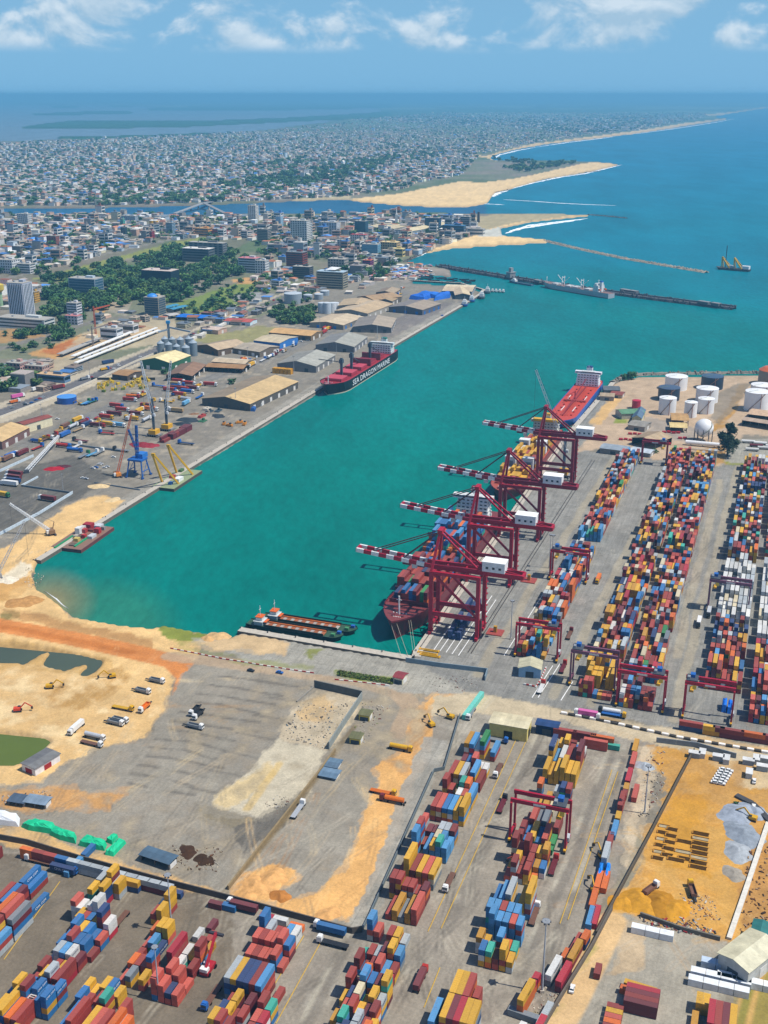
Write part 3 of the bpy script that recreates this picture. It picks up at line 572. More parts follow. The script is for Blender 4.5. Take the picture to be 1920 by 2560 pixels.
def heap_line(name, px, wid, h, col, label, rocks, rcol, flat=0.35, wall=None):
    P = [at(u, v, 0) for u, v in px]; t = thing(name, label, 'breakwater')
    Q = [p for p, _ in along(P, 8.0)] + [P[-1]]; mb = MB(); rng = random.Random(len(px)); vs_ = []; k = 7
    a, b = strip(Q, -1.0, 1.0)
    for i, p in enumerate(Q):
        n_ = (b[i] - a[i]) / 2
        for j in range(k):
            s = (j / (k - 1) * 2 - 1); z = h if abs(s) < flat else h - (abs(s) - flat) / (1 - flat) * (h + 2.0)
            vs_.append(tuple(p + n_ * (s * wid / 2 + rng.uniform(-.5, .5)) + Vector((0, 0, z + (rng.uniform(-.5, .5) if abs(s) > flat else 0)))))
    f = [(i * k + j, i * k + j + 1, (i + 1) * k + j + 1, (i + 1) * k + j) for i in range(len(Q) - 1) for j in range(k - 1)]
    mb.add(vs_, f, col); mb.build('core', M['rock'], t)
    if rocks:
        rk = MB()
        for _ in range(rocks):
            i = rng.randrange(len(Q) - 1); p = Q[i].lerp(Q[i + 1], rng.random()); n_ = (b[i] - a[i]) / 2
            s = rng.choice((-1, 1)) * rng.uniform(flat * 0.8, 1.0); z = h - (abs(s) - flat) / (1 - flat) * (h + 2.0); sz = rng.uniform(1.2, 2.8); kk = rng.uniform(0.7, 1.25)
            rk.box(p + n_ * (s * wid / 2) + Vector((0, 0, z - sz * 0.4)), (sz, sz * rng.uniform(.6, 1), sz), rng.random() * 3, (rcol[0] * kk, rcol[1] * kk, rcol[2] * kk, 1), rng.uniform(.4, .8))
        stuff(rk.build('armour_stone', M['rock'], t))
    if wall:
        wm = MB(); ribbon(wm, Q, wall[0], wall[1], h - 0.5, h + wall[2], wall[3]); wm.build('parapet', M['wall'], t)
    return t
heap_line('breakwater', [(1095, 668), (1240, 692), (1430, 722), (1640, 750), (1836, 774)], 17, 3.6, C('55565a'), 'long dark concrete breakwater with the white ship alongside', 900, C('5a5a5c'), 0.75, (-6.5, -4.5, 2.2, C('6f6f72')))
heap_line('breakwater', [(1358, 602), (1460, 626), (1560, 647), (1660, 664), (1766, 682)], 20, 2.6, C('b3a48e'), 'pale rubble breakwater running out from the sand spit', 1500, C('bdae98'), 0.2)
heap_line('groyne', [(1470, 537), (1520, 541), (1568, 546)], 14, 1.6, C('6a635a'), 'short dark rock groyne at the tip of the sand spit', 200, C('625c55'), 0.2)
heap_line('groyne', [(1236, 482), (1276, 474)], 16, 1.6, C('6a635a'), 'short dark rock groyne below the broad yellow beach', 60, C('625c55'), 0.2)
heap_line('groyne', [(1455, 432), (1500, 428)], 18, 1.6, C('6a635a'), 'dark rock groyne beside the palm beach point', 60, C('625c55'), 0.2)
heap_line('revetment', [(1000, 660), (1060, 632), (1075, 628)], 14, 2.0, C('5c574f'), 'dark rock edge below the market beach', 100, C('5c574f'), 0.3)
heap_line('revetment', [(1530, 958), (1563, 941), (1620, 937), (1815, 934), (1990, 932)], 10, 2.6, C('8a8276'), 'grey rock edge behind the storage tanks', 300, C('8f877a'), 0.3)
def surf(px, wid, seed):
    P = [at(u, v, 0) for u, v in px]; Q = [p for p, _ in along(P, 12.0)] + [P[-1]]; rng = random.Random(seed); a, b = strip(Q, -1, 1); vs_ = []; mb = MB()
    for i, p in enumerate(Q):
        n_ = (b[i] - a[i]) / 2; e = math.sin(PI * min(1, max(0.0, i / (len(Q) - 1)))) ** 0.5; w1 = wid * e * rng.uniform(.35, 1.2); w2 = wid * e * rng.uniform(.2, 1.0)
        vs_ += [tuple(p - n_ * w1 + Vector((0, 0, .06))), tuple(p + n_ * rng.uniform(-.2, .2) + Vector((0, 0, .5))), tuple(p + n_ * w2 + Vector((0, 0, .06)))]
    mb.add(vs_, [(3 * i + j, 3 * i + j + 1, 3 * i + j + 4, 3 * i + j + 3) for i in range(len(Q) - 1) for j in range(2)])
    o = stuff(mb.build('surf_foam', M['foam'])); o['label'] = 'white line of breaking surf off the beach'; return o
surf([(1262, 584), (1300, 572), (1350, 563), (1400, 556), (1470, 546)], 13, 1); surf([(1275, 577), (1330, 562), (1440, 549)], 7, 2)
surf([(1258, 499), (1330, 503), (1400, 508), (1460, 511), (1540, 514)], 7, 3); surf([(1200, 509), (1262, 512)], 9, 4)
surf([(1232, 492), (1248, 481), (1272, 476)], 14, 5); surf([(1270, 474), (1330, 458), (1400, 443), (1463, 434), (1555, 412)], 11, 6)
surf([(1234, 397), (1250, 387), (1296, 376), (1340, 368)], 14, 7); surf([(1340, 368), (1420, 356), (1481, 349), (1540, 341)], 16, 8); surf([(1560, 338), (1650, 327), (1712, 318), (1790, 306), (1836, 297)], 20, 9)
surf([(1012, 652), (1040, 643), (1068, 632)], 4, 10); surf([(112, 1478), (140, 1497), (155, 1511), (170, 1522)], 0.9, 11)
# painted lines of the terminals
def lines(name, segs, wid, mat, z=GZ + 0.28):
    s_ = []
    mb = MB()
    for (a, b) in segs:
        a, b = at(*a), at(*b); d = (b - a).normalized(); n_ = Vector((d.y, -d.x, 0)) * wid / 2
        mb.add([(p.x, p.y, z) for p in (a - n_, a + n_, b + n_, b - n_)], [(0, 1, 2, 3)])
    o = mb.build(name, mat); return struct(o)
lines('road_marking_lines', [((1260, 1640), (1585, 1128)), ((1345, 1745), (1400, 1660)), ((1402, 1752), (1432, 1705)), ((1330, 1745), (1382, 1665)), ((1085, 1625), (1130, 1560)), ((1100, 1628), (1145, 1563)), ((1115, 1632), (1160, 1566)), ((1130, 1636), (1230, 1490)), ((1146, 1640), (1240, 1500))], 0.5, M['white'])
lines('road_marking_line', [((1070 + 33 * i, 2330 - 8 * i), (1290 + 24 * i, 1850 + 6 * i)) for i in range(2)] + [((1420, 2300), (1545, 1930)), ((1400, 2310), (1530, 1925)), ((300, 2170), (420, 2200)), ((10, 2400), (150, 2205)), ((640, 2540), (760, 2340)), ((690, 2560), (800, 2360)), ((1060, 2520), (1100, 2420))], 0.35, M['yellowline'])
for a_, b_ in (((1170, 1632), (1480, 1150)), ((1178, 1634), (1487, 1151)), ((1050, 1620), (1395, 1120))):
    pa, pb_ = at(*a_), at(*b_); mb = MB(); mb.beam(pa + Vector((0, 0, 0.32)), pb_ + Vector((0, 0, 0.32)), 0.6, 0.12, C('4a4745')); struct(mb.build('crane_rail_path', M['paint']))
# ------------------------------------------------------------------ shipping containers
PAL = {'rust red': 'a03f36', 'brick red': '8a3530', 'maroon': '6e2a33', 'yellow': 'd8a52a', 'mustard': 'c08c2c', 'blue': '2a6fa8', 'navy blue': '24406e', 'sky blue': '4f93c4', 'white': 'd8d8d2', 'pale grey': 'aeb6b8', 'grey': '7d868c', 'orange': 'd96a24', 'salmon': 'c25848', 'green': '2f8a4e', 'teal': '3aa893', 'cream': 'd6c8a4', 'crimson': 'ad2537'}
PALC = {k: C(h, 0.9) for k, h in PAL.items()}
MIX = [('rust red', 17), ('brick red', 9), ('maroon', 7), ('yellow', 20), ('mustard', 5), ('blue', 10), ('navy blue', 5), ('sky blue', 7), ('white', 6), ('pale grey', 7), ('grey', 3), ('orange', 6), ('salmon', 11), ('green', 1.5), ('teal', 2.5), ('cream', 3), ('crimson', 2.5)]
REEF = [('white', 60), ('cream', 14), ('pale grey', 20), ('grey', 6)]
CW, CH, L20, L40 = 2.44, 2.6, 6.06, 12.19
def body_mesh(L):
    bm = bmesh.new(); bmesh.ops.create_cube(bm, size=1.0); bmesh.ops.scale(bm, vec=(CW, L, CH), verts=bm.verts); bmesh.ops.translate(bm, vec=(0, 0, CH / 2), verts=bm.verts)
    fs = [f for f in bm.faces if f.normal.z > -0.5]
    bmesh.ops.inset_individual(bm, faces=fs, thickness=0.13, depth=-0.035)
    # upright corrugation ribs on the long sides and cross ribs on the roof
    me = bpy.data.meshes.new('container_body'); 
    mb = MB(); k = int(L / 1.0)
    for i in range(1, k):
        y = -L / 2 + i * L / k
        mb.box((0, y, CH - 0.036), (CW - 0.3, 0.28, 0.03)); mb.box((-CW / 2 + 0.028, y, 0.15), (0.045, 0.3, CH - 0.3)); mb.box((CW / 2 - 0.028, y, 0.15), (0.045, 0.3, CH - 0.3))
    vs_ = [bm.verts.new(p) for p in mb.v]
    for f in mb.f: bm.faces.new([vs_[i] for i in f])
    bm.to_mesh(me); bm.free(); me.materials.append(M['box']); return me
BODY = {L20: body_mesh(L20), L40: body_mesh(L40)}
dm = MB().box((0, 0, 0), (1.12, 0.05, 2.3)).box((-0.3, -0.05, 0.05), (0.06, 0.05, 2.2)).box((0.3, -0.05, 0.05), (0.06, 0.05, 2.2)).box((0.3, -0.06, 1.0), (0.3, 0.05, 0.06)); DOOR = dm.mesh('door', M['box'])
_txt = {}
def text_mesh(s, size, ext=0.01):
    k = (s, size, ext)
    if k not in _txt:
        c = bpy.data.curves.new('lettering', 'FONT'); c.body = s; c.size = size; c.extrude = ext; c.align_x = 'CENTER'; c.align_y = 'CENTER'; c.resolution_u = 2
        o = bpy.data.objects.new('lettering', c); COL.objects.link(o); dg = bpy.context.evaluated_depsgraph_get()
        me = bpy.data.meshes.new_from_object(o.evaluated_get(dg)); bpy.data.objects.remove(o); me.materials.clear(); me.materials.append(M['letter']); _txt[k] = me
    return _txt[k]
WORDS = {'yellow': ('MSC', C('2a2418')), 'mustard': ('MSC', C('2a2418')), 'pale grey': ('MAERSK', C('24405c')), 'white': ('MAERSK', C('24405c')), 'blue': ('CMA CGM', C('e8e8e8')), 'navy blue': ('CMA CGM', C('d8dce0'))}
BOXES = []                 # every container: dict(p, L, col, lvl, n, blk, row, colno, rz)
def add_box(p, L, col, lvl, n, blk, row, cn, rz=GRZ): BOXES.append(dict(p=p, L=L, col=col, lvl=lvl, n=n, blk=blk, row=row, cn=cn, rz=rz, key=len(BOXES)))
def pick(rng, mix):
    t = rng.random() * sum(w for _, w in mix)
    for k, w_ in mix:
        t -= w_
        if t <= 0: return k
    return mix[0][0]
def block(name, px, ncol, bays, mean, seed, forty=0.45, mix=MIX, fill=0.93, top=5, pc=2.82, pr=6.5, plan=None, rz=GRZ, z=GZ, hfun=None):
    """stacks on a grid: px = near corner nearest the basin, ncol across, bays of twenty feet along"""
    rng = random.Random(seed); o = at(*px, z) if len(px) == 2 else Vector(px)
    er = Vector((-math.sin(rz), math.cos(rz), 0)); ec = Vector((math.cos(rz), math.sin(rz), 0))
    b = 0
    while b < bays:
        pair = b + 1 < bays; theme = pick(rng, [q for q in mix if q[1] > 4] or mix) if rng.random() < 0.18 else None; hb = mean * rng.uniform(0.72, 1.25)
        gap = rng.random() > fill + 0.05
        all40 = pair and rng.random() < forty
        for c in range(ncol):
            f40 = pair and (all40 or rng.random() < forty * 0.3)
            for s in ((0,) if f40 or not pair else (0, 1)):
                h = int(round(hb + rng.gauss(0, 0.9)))
                if rng.random() > fill or gap and rng.random() < 0.7: h = min(h, rng.choice((0, 0, 1)))
                if hfun: h = hfun(b + s, c, h)
                h = max(0, min(top, h)); stackcol = pick(rng, mix)
                for k in range(h):
                    col = theme if theme and rng.random() < 0.7 else stackcol if rng.random() < 0.3 else pick(rng, mix)
                    L = L40 if f40 else L20
                    off = (b + (1.0 if f40 else s + 0.5)) * pr
                    add_box(o + er * off + ec * ((c + 0.5) * pc) + Vector((rng.uniform(-.06, .06), rng.uniform(-.06, .06), 0.3 + k * (CH + 0.02))), L, col, k, h, name, b + s, c, rz)
        b += 2 if pair else 1
def single(name, px, col, L, n=1, rz=GRZ, cols=None, z=GZ + 0.3):
    p = at(*px, z)
    for k in range(n): add_box(p + Vector((0, 0, k * (CH + 0.02))), L, (cols[k] if cols else col), k, n, name, len(BOXES) % 97, 0, rz)
# terminal strips behind the crane quay
def strip_of(name, px0, ncol, segs, **kw):
    """one long strip of stacks; segs: (photograph row where it starts, row where it ends, seed, settings)"""
    o = at(*px0); Yv = lambda v: at(960, v).y
    for va, vb, seed, k in segs:
        sa, sb = (Yv(va) - o.y) / ER.y, (Yv(vb) - o.y) / ER.y; q = dict(kw); q.update(k)
        block(name, tuple(o + ER * sa), ncol, int((sb - sa) / 6.5), q.pop('mean', 3.2), seed, **q)
Q1, Q2 = 'the quay crane strip', 'the second strip'; Q3, Q4, Q5 = 'the third strip', 'the white reefer strip', 'the outermost strip'
MB2 = MIX + [('white', 10), ('blue', 8), ('rust red', 10)]
strip_of(Q1, (1291, 1640), 6, [(1640, 1570, 22, dict(mean=2.6)), (1560, 1440, 122, dict(mean=3.3, forty=.75, mix=MB2)), (1432, 1375, 222, dict(mean=2.6, mix=MB2)), (1350, 1142, 21, dict(mean=2.9))], forty=.45, pc=2.9)
strip_of(Q2, (1444, 1741), 7, [(1741, 1722, 24, dict(mean=2.2, forty=0, hfun=lambda b, c, h: 4 if c in (1, 2) else 3 if c == 0 else 1)), (1716, 1655, 224, dict(mean=3.8, forty=.5, mix=[('yellow', 8), ('mustard', 3), ('rust red', 4), ('blue', 1)])), (1645, 1390, 124, dict(forty=.55)), (1376, 1142, 23, dict(forty=.35))], pc=2.62)
strip_of(Q3, (1545, 1767), 7, [(1767, 1715, 26, dict(mean=3.0, forty=.2)), (1700, 1395, 126, dict(forty=.5)), (1386, 1152, 25, dict(forty=.3))], pc=2.62)
strip_of(Q4, (1758, 1722), 7, [(1722, 1566, 28, dict(mean=2.9)), (1560, 1410, 29, dict(mean=2.6, forty=.95, mix=REEF, fill=.97, top=4)), (1400, 1160, 27, dict(forty=.4))], forty=.45, pc=2.95)
strip_of(Q5, (1868, 1806), 7, [(1806, 1620, 30, {}), (1612, 1412, 31, dict(mean=2.8, forty=.95, mix=REEF)), (1400, 1180, 32, {})], pc=2.95)
# long row on the boundary with the sandy road
for i, (u, v, cs, L) in enumerate([(1726, 1826, ('navy blue', 'rust red'), L40), (1771, 1835, ('mustard', 'yellow'), L20), (1795, 1839, ('mustard', 'maroon'), L20), (1828, 1845, ('maroon', 'brick red'), L40), (1881, 1853, ('maroon', 'orange'), L40), (1935, 1862, ('maroon', 'brick red'), L40)]):
    single('the sandy road boundary row', (u, v), None, L, 2, GRZ + PI / 2 - PI / 2 + PI / 2, cols=cs)
for u, v, c, L in ((1440, 1847, 'rust red', L40), (1488, 1855, 'brick red', L40), (1532, 1864, 'orange', L40), (1455, 1864, 'brick red', L20), (1516, 1873, 'salmon', L40), (1562, 1874, 'teal', L20)):
    single('the sandy road row', (u - 28, v - 2), c, L, 2 if L == L40 else 1, GRZ + PI / 2)
# near yard: the two long strips
N1, N2 = 'the orange sand strip', 'the near gantry strip'; YM = MIX + [('yellow', 12)]
strip_of(N1, (916, 2352), 6, [(2352, 2305, 41, dict(mean=3.0, forty=0)), (2296, 2215, 42, dict(mean=2.8, forty=.55)), (2208, 2150, 142, dict(mean=2.9, forty=.85)), (2142, 2060, 43, dict(mean=2.8, forty=.4, hfun=lambda b, c, h: 5 if (b < 2 and c == 0) else h)), (2052, 1975, 44, dict(mean=3.1, forty=.2)), (1968, 1900, 45, dict(mean=2.9, forty=.4)), (1892, 1858, 145, dict(mean=2.2, forty=.3))], fill=.88, pc=2.75)
strip_of(N2, (1176, 2412), 6, [(2412, 2355, 46, dict(mean=3.0, forty=.1, fill=.8, mix=YM)), (2347, 2290, 146, dict(mean=3.2, forty=.2, mix=YM)), (2282, 2210, 47, dict(mean=3.3, forty=.7, mix=YM)), (2203, 2130, 147, dict(mean=2.9, forty=.2)), (2122, 2040, 48, dict(mean=3.0, forty=.5)), (2032, 1965, 148, dict(mean=2.8, forty=.3, fill=.8)), (1958, 1868, 49, dict(mean=3.1, forty=.8, mix=YM))], fill=.9, pc=2.75)
# single line along the building site fence
FL = 'the site fence line'
for u, v, c, L, n in ((1588, 1872, 'mustard', L40, 1), (1583, 1905, 'salmon', L40, 1), (1572, 1946, 'crimson', L40, 1), (1565, 1976, 'mustard', L20, 1), (1561, 1992, 'brick red', L20, 1), (1588, 1988, 'salmon', L40, 1), (1553, 2018, 'rust red', L40, 2), (1545, 2048, 'yellow', L20, 1), (1536, 2080, 'sky blue', L40, 1), (1524, 2110, 'rust red', L40, 1), (1514, 2148, 'pale grey', L40, 2), (1496, 2210, 'orange', L40, 1), (1513, 2211, 'orange', L40, 1), (1484, 2252, 'orange', L40, 1), (1476, 2300, 'sky blue', L40, 1), (1489, 2298, 'crimson', L40, 1)):
    single(FL, (u, v), c, L, n)
CR = 'the light mast group'
for u, v, c, L, cs in ((1440, 2368, 'rust red', L40, None), (1414, 2395, 'orange', L20, None), (1436, 2398, 'brick red', L40, ('brick red', 'mustard')), (1383, 2440, 'white', L40, ('grey', 'white')), (1408, 2455, 'crimson', L40, ('maroon', 'crimson')), (1337, 2470, 'crimson', L20, ('orange', 'crimson')), (1314, 2515, 'yellow', L40, ('orange', 'orange', 'yellow')), (1362, 2545, 'pale grey', L40, None), (1345, 2578, 'crimson', L40, None), (1302, 2582, 'white', L20, None), (1462, 2362, 'orange', L20, ('navy blue', 'orange'))):
    single(CR, (u, v), c, L, len(cs) if cs else 1, GRZ - 0.16, cols=cs)
single(CR, (1310, 2545), 'grey', L40, 1, GRZ + PI / 2 - 0.1)
# foot of the picture
K1 = 'the bottom middle block'
block(K1, (830, 2562), 6, 3, 3.2, 51, forty=0.2, fill=.88, mix=MIX + [('yellow', 10)]); block(K1, (868, 2466), 6, 3, 2.7, 52, forty=0.3, fill=.85); block(K1, (806, 2628), 6, 2, 3.0, 53)
K2 = 'the big yellow block'
PL = ['yellow', 'maroon', 'crimson', 'yellow', 'yellow']
for c in range(5):
    for k in range(4): add_box(at(1096, 2600) + EC * (c * 2.5 + 1.2) + ER * 6.2 + Vector((0, 0, .3 + k * 2.62)), L40, PL[c] if k == 3 else pick(RN, MIX), k, 4, K2, 0, c)
for c in range(3):
    for k in range(4): add_box(at(1096, 2600) + EC * (c * 2.5 + 1.2) + ER * 18.8 + Vector((0, 0, .3 + k * 2.62)), L40, ('yellow', 'yellow', 'rust red')[c] if k == 3 else pick(RN, MIX), k, 4, K2, 1, c)
for c, k, r in ((3.2, 3, 18.8), (-1.6, 3, 5.5)):
    for j in range(k): add_box(at(1096, 2600) + EC * (c * 2.5 + 1.2) + ER * r + Vector((0, 0, .3 + j * 2.62)), L40 if c < 0 else L20, 'sky blue' if c < 0 else 'rust red', j, k, K2, 2, 0)
K3 = 'the navy topped block'
P3 = ['pale grey', 'yellow', 'navy blue', 'navy blue', 'brick red', 'sky blue']
for c in range(6):
    for k in range(4): add_box(at(562, 2500) + EC * (c * 2.55 + 1.2) + ER * 6.2 + Vector((0, 0, .3 + k * 2.62)), L40, P3[c] if k == 3 else ('navy blue' if c < 4 and k == 2 else pick(RN, MIX)), k, 4, K3, 0, c)
block(K3, (612, 2412), 6, 2, 2.8, 55, forty=0.1, pc=2.7, fill=.97); block(K3, (648, 2345), 6, 1, 2.4, 155, forty=0, pc=2.7); block(K3, (520, 2604), 7, 3, 3.0, 56, forty=0.1, pc=2.7); single(K3, (690, 2508), 'rust red', L40, 1)
K4 = 'the reach stacker stacks'
block(K4, (376, 2312), 2, 2, 2.6, 61, forty=0, fill=1, mix=[('yellow', 3), ('rust red', 2), ('white', 2)]); block(K4, (464, 2352), 4, 2, 2.6, 62, forty=0, fill=.8, mix=MIX + [('rust red', 20), ('white', 8)]); block(K4, (332, 2408), 4, 3, 2.8, 63, forty=0.1, fill=.85); block(K4, (418, 2436), 4, 3, 2.3, 64, forty=0.1, fill=.85, mix=MIX + [('white', 20), ('navy blue', 8)]); block(K4, (296, 2464), 4, 2, 2.6, 65, forty=0.1, fill=.9); block(K4, (378, 2502), 4, 2, 2.4, 165, forty=0, fill=.8)
K5 = 'the lettered box block'
block(K5, (142, 2386), 6, 3, 3.5, 66, forty=0.1, fill=0.96, pc=2.65, mix=MIX + [('rust red', 20), ('yellow', 14)]); block(K5, (180, 2306), 5, 1, 2.8, 67, forty=0, pc=2.65); block(K5, (220, 2262), 4, 2, 2.9, 68, forty=0.2, mix=MIX + [('yellow', 14), ('white', 10)])
K6 = 'the tall corner wall'
block(K6, (-60, 2400), 3, 4, 4.0, 69, forty=1, fill=1, top=5); block(K6, (-14, 2290), 3, 4, 3.2, 70, forty=1, fill=1, mix=[('blue', 3), ('rust red', 3), ('maroon', 3), ('white', 1)]); block(K6, (66, 2290), 1, 8, 1.2, 71, forty=1, fill=0.9, top=1, mix=[('blue', 2), ('sky blue', 2), ('maroon', 1)])
K7 = 'the bottom corner group'
block(K7, (40, 2530), 5, 2, 2.8, 72, forty=0.1, fill=.9); block(K7, (68, 2472), 5, 3, 2.4, 73, forty=0.1, fill=.9); block(K7, (-96, 2640), 6, 5, 2.6, 74, forty=0.6)
K8 = 'the long box group'
block(K8, (152, 2606), 9, 2, 2.7, 76, forty=1, pc=2.55, fill=1, mix=MIX + [('yellow', 12), ('blue', 8)]); block(K8, (190, 2535), 8, 1, 2.6, 77, forty=0, pc=2.6); block(K8, (206, 2498), 6, 1, 2.2, 177, forty=0, pc=2.6)
# wall of pale grey boxes and the trailers in front of it
WG = 'the pale grey wall'
for i in range(13):
    u = 70 + i * 29.0; v = 2145 + i * 7.6
    cs = ('pale grey', 'pale grey') if i > 3 else (('orange', 'orange') if i == 0 else ('brick red', 'rust red') if i < 3 else ('navy blue', 'blue'))
    single(WG, (u, v), None, L20, 2, GRZ + PI / 2, cols=cs if i < 9 else ('maroon', 'pale grey'))
single(WG, (318, 2222), 'yellow', L40, 2, GRZ + PI / 2, cols=('navy blue', 'yellow')); single(WG, (-10, 2140), 'brick red', L20, 2, GRZ + PI / 2); single(WG, (440, 2240), 'navy blue', L20, 1, GRZ + PI / 2); single(WG, (540, 2268), 'maroon', L20, 1, GRZ + PI / 2); single(WG, (574, 2274), 'blue', L20, 1, GRZ + PI / 2)
for u, v, c, L in ((668, 2300, 'crimson', L20), (702, 2308, 'white', L20), (742, 2324, 'orange', L20)): single(WG, (u, v), c, L, 1, GRZ + PI / 2)
# right foot
RF = 'the maroon roofed group'
for c in range(4): add_box(at(1558, 2524) + EC * 6.0 + ER * (c * 2.5) + Vector((0, 0, .3 + 2.62)), L40, ('maroon', 'brick red', 'maroon', 'crimson')[c], 1, 2, RF, c, 0, GRZ + PI / 2); add_box(at(1558, 2524) + EC * 6.0 + ER * (c * 2.5) + Vector((0, 0, .3)), L40, 'maroon', 0, 2, RF, c, 0, GRZ + PI / 2)
add_box(at(1600, 2478) + Vector((0, 0, .3)), L40, 'yellow', 0, 1, RF, 5, 0, GRZ + PI / 2 - 0.1); add_box(at(1590, 2492) + Vector((0, 0, .3)), L40, 'orange', 0, 1, RF, 6, 0, GRZ + PI / 2 - 0.1)
for c, k in enumerate(('brick red', 'yellow', 'salmon', 'orange', 'brick red', 'yellow', 'teal')): add_box(at(1497, 2612) + ER * ((6 - c) * 2.6 + 2) + EC * 3 + Vector((0, 0, .3)), L20, k, 0, 1, RF, 8 + c, 0, GRZ + PI / 2)
single(RF, (1494, 2434), 'brick red', L20, 1)
RC = 'the cream shed group'
for c in range(4):
    for k in range(3): add_box(at(1762, 2600) + EC * (c * 2.5 + 1.2) + ER * 6.2 + Vector((0, 0, .3 + k * 2.62)), L40, ('crimson', 'rust red', 'maroon', 'yellow')[c] if k == 2 else 'brick red', k, 3, RC, 0, c)
for c in range(2):
    for k in range(2): add_box(at(1735, 2545) + EC * (c * 2.5 + 1.2) + ER * 5 + Vector((0, 0, .3 + k * 2.62)), L20, 'yellow', k, 2, RC, 1, c)
add_box(at(1733, 2582) + ER * 2 + Vector((0, 0, .3)), L40, 'mustard', 0, 1, RC, 2, 0)
# maroon block on the old quay
block('the old quay block', (398, 1107), 3, 8, 2.0, 81, forty=0.9, fill=1, top=2, mix=[('maroon', 3), ('brick red', 2)])
for q in ((1118, 1598), (1135, 1567), (1160, 1530)): block('the crane foot group', q, 3, 2, 2.0, 82, forty=1, mix=[('blue', 3), ('navy blue', 3), ('maroon', 1)])
def finish_boxes():
    top = {}
    for b in BOXES: top[(b['blk'], b['row'], b['cn'], round(b['p'].x), round(b['p'].y))] = 1
    def score(b):
        d = b['p'].length; s = b['L'] / d / d
        s *= 1.0 if b['lvl'] == b['n'] - 1 else 0.28
        u = 960 + FPX * b['p'].x / (b['p'].y * _cp + (CAM_H - b['p'].z) * _sp); yv = (b['p'].y * _sp - (CAM_H - b['p'].z) * _cp) / (b['p'].y * _cp + (CAM_H - b['p'].z) * _sp); v = 1280 - FPX * yv
        if not (-15 < u < 1935 and v < 2570): s *= 0.001
        return s
    rk = sorted(BOXES, key=score, reverse=True); near, rest = rk[:300], rk[300:]
    used = {}
    for b in near:
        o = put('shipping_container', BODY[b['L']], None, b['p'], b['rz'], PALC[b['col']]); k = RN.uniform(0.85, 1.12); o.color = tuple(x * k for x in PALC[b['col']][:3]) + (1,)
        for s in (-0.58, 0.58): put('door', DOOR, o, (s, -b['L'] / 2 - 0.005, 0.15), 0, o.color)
        if b['col'] in WORDS and RN.random() < 0.75:
            wd, wc_ = WORDS[b['col']]; t = put('lettering', text_mesh(wd, 1.15 if b['L'] == L20 else 1.6), o, (CW / 2 + 0.012, 0, 1.35), 0, wc_); t.rotation_euler = (PI / 2, 0, PI / 2)
        size = 'twenty-foot' if b['L'] == L20 else 'forty-foot'
        lv = 'unstacked' if b['n'] == 1 else 'stack top' if b['lvl'] == b['n'] - 1 else 'stack bottom' if b['lvl'] == 0 else 'mid stack'
        d = f"{b['col']} {size} container, {lv}"; used.setdefault((d, b['blk']), []).append((b['p'].y, b['p'].x, o))
    for (d, blk), v in used.items():
        v.sort(key=lambda q: (q[0], q[1]))
        for i, (_, _, o) in enumerate(v):
            lab = f'{d}, in {blk}' if len(v) == 1 else f'{d}, {ordinal(i)} in {blk}'
            tag(o, lab, 'container', 'shipping containers stacked in the yards')
    box_cloud('container_stacks', rest)
def box_cloud(name, rest):
    k = len(rest); P = np.array([tuple(b['p']) for b in rest]); Ls = np.array([b['L'] for b in rest]); rz = np.array([b['rz'] for b in rest])
    sx = np.array([-1, 1, 1, -1, -1, 1, 1, -1]) * CW / 2; sy = np.array([-1, -1, 1, 1, -1, -1, 1, 1]) / 2.0; sz = np.array([0, 0, 0, 0, 1, 1, 1, 1]) * CH
    lx = np.repeat(sx[None], k, 0); ly = sy[None] * Ls[:, None]; ca, sa = np.cos(rz)[:, None], np.sin(rz)[:, None]
    co = np.stack([P[:, :1] + lx * ca - ly * sa, P[:, 1:2] + lx * sa + ly * ca, P[:, 2:] + sz[None]], -1).reshape(-1, 3)
    f = np.array([(4, 5, 6, 7), (0, 1, 5, 4), (1, 2, 6, 5), (2, 3, 7, 6), (3, 0, 4, 7)]); q = (np.arange(k)[:, None, None] * 8 + f[None]).reshape(-1, 4)
    kk = np.random.RandomState(3).uniform(0.82, 1.15, (k, 1)); cl = np.array([PALC[b['col']][:3] for b in rest]) * kk; cl = np.repeat(np.concatenate([cl, np.ones((k, 1))], 1), 5, 0)
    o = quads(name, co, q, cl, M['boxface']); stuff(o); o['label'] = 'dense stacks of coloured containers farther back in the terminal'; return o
def quads(name, co, q, cl, mat):
    me = bpy.data.meshes.new(name); me.vertices.add(len(co)); me.vertices.foreach_set('co', np.asarray(co, np.float32).ravel())
    me.loops.add(q.size); me.loops.foreach_set('vertex_index', q.astype(np.int32).ravel()); me.polygons.add(len(q)); me.polygons.foreach_set('loop_start', np.arange(0, q.size, q.shape[1], dtype=np.int32)); me.update(calc_edges=True)
    a = me.attributes.new('Col', 'FLOAT_COLOR', 'FACE'); a.data.foreach_set('color', np.asarray(cl, np.float32).ravel()); me.materials.append(mat); me.shade_flat(); return put(name, me)
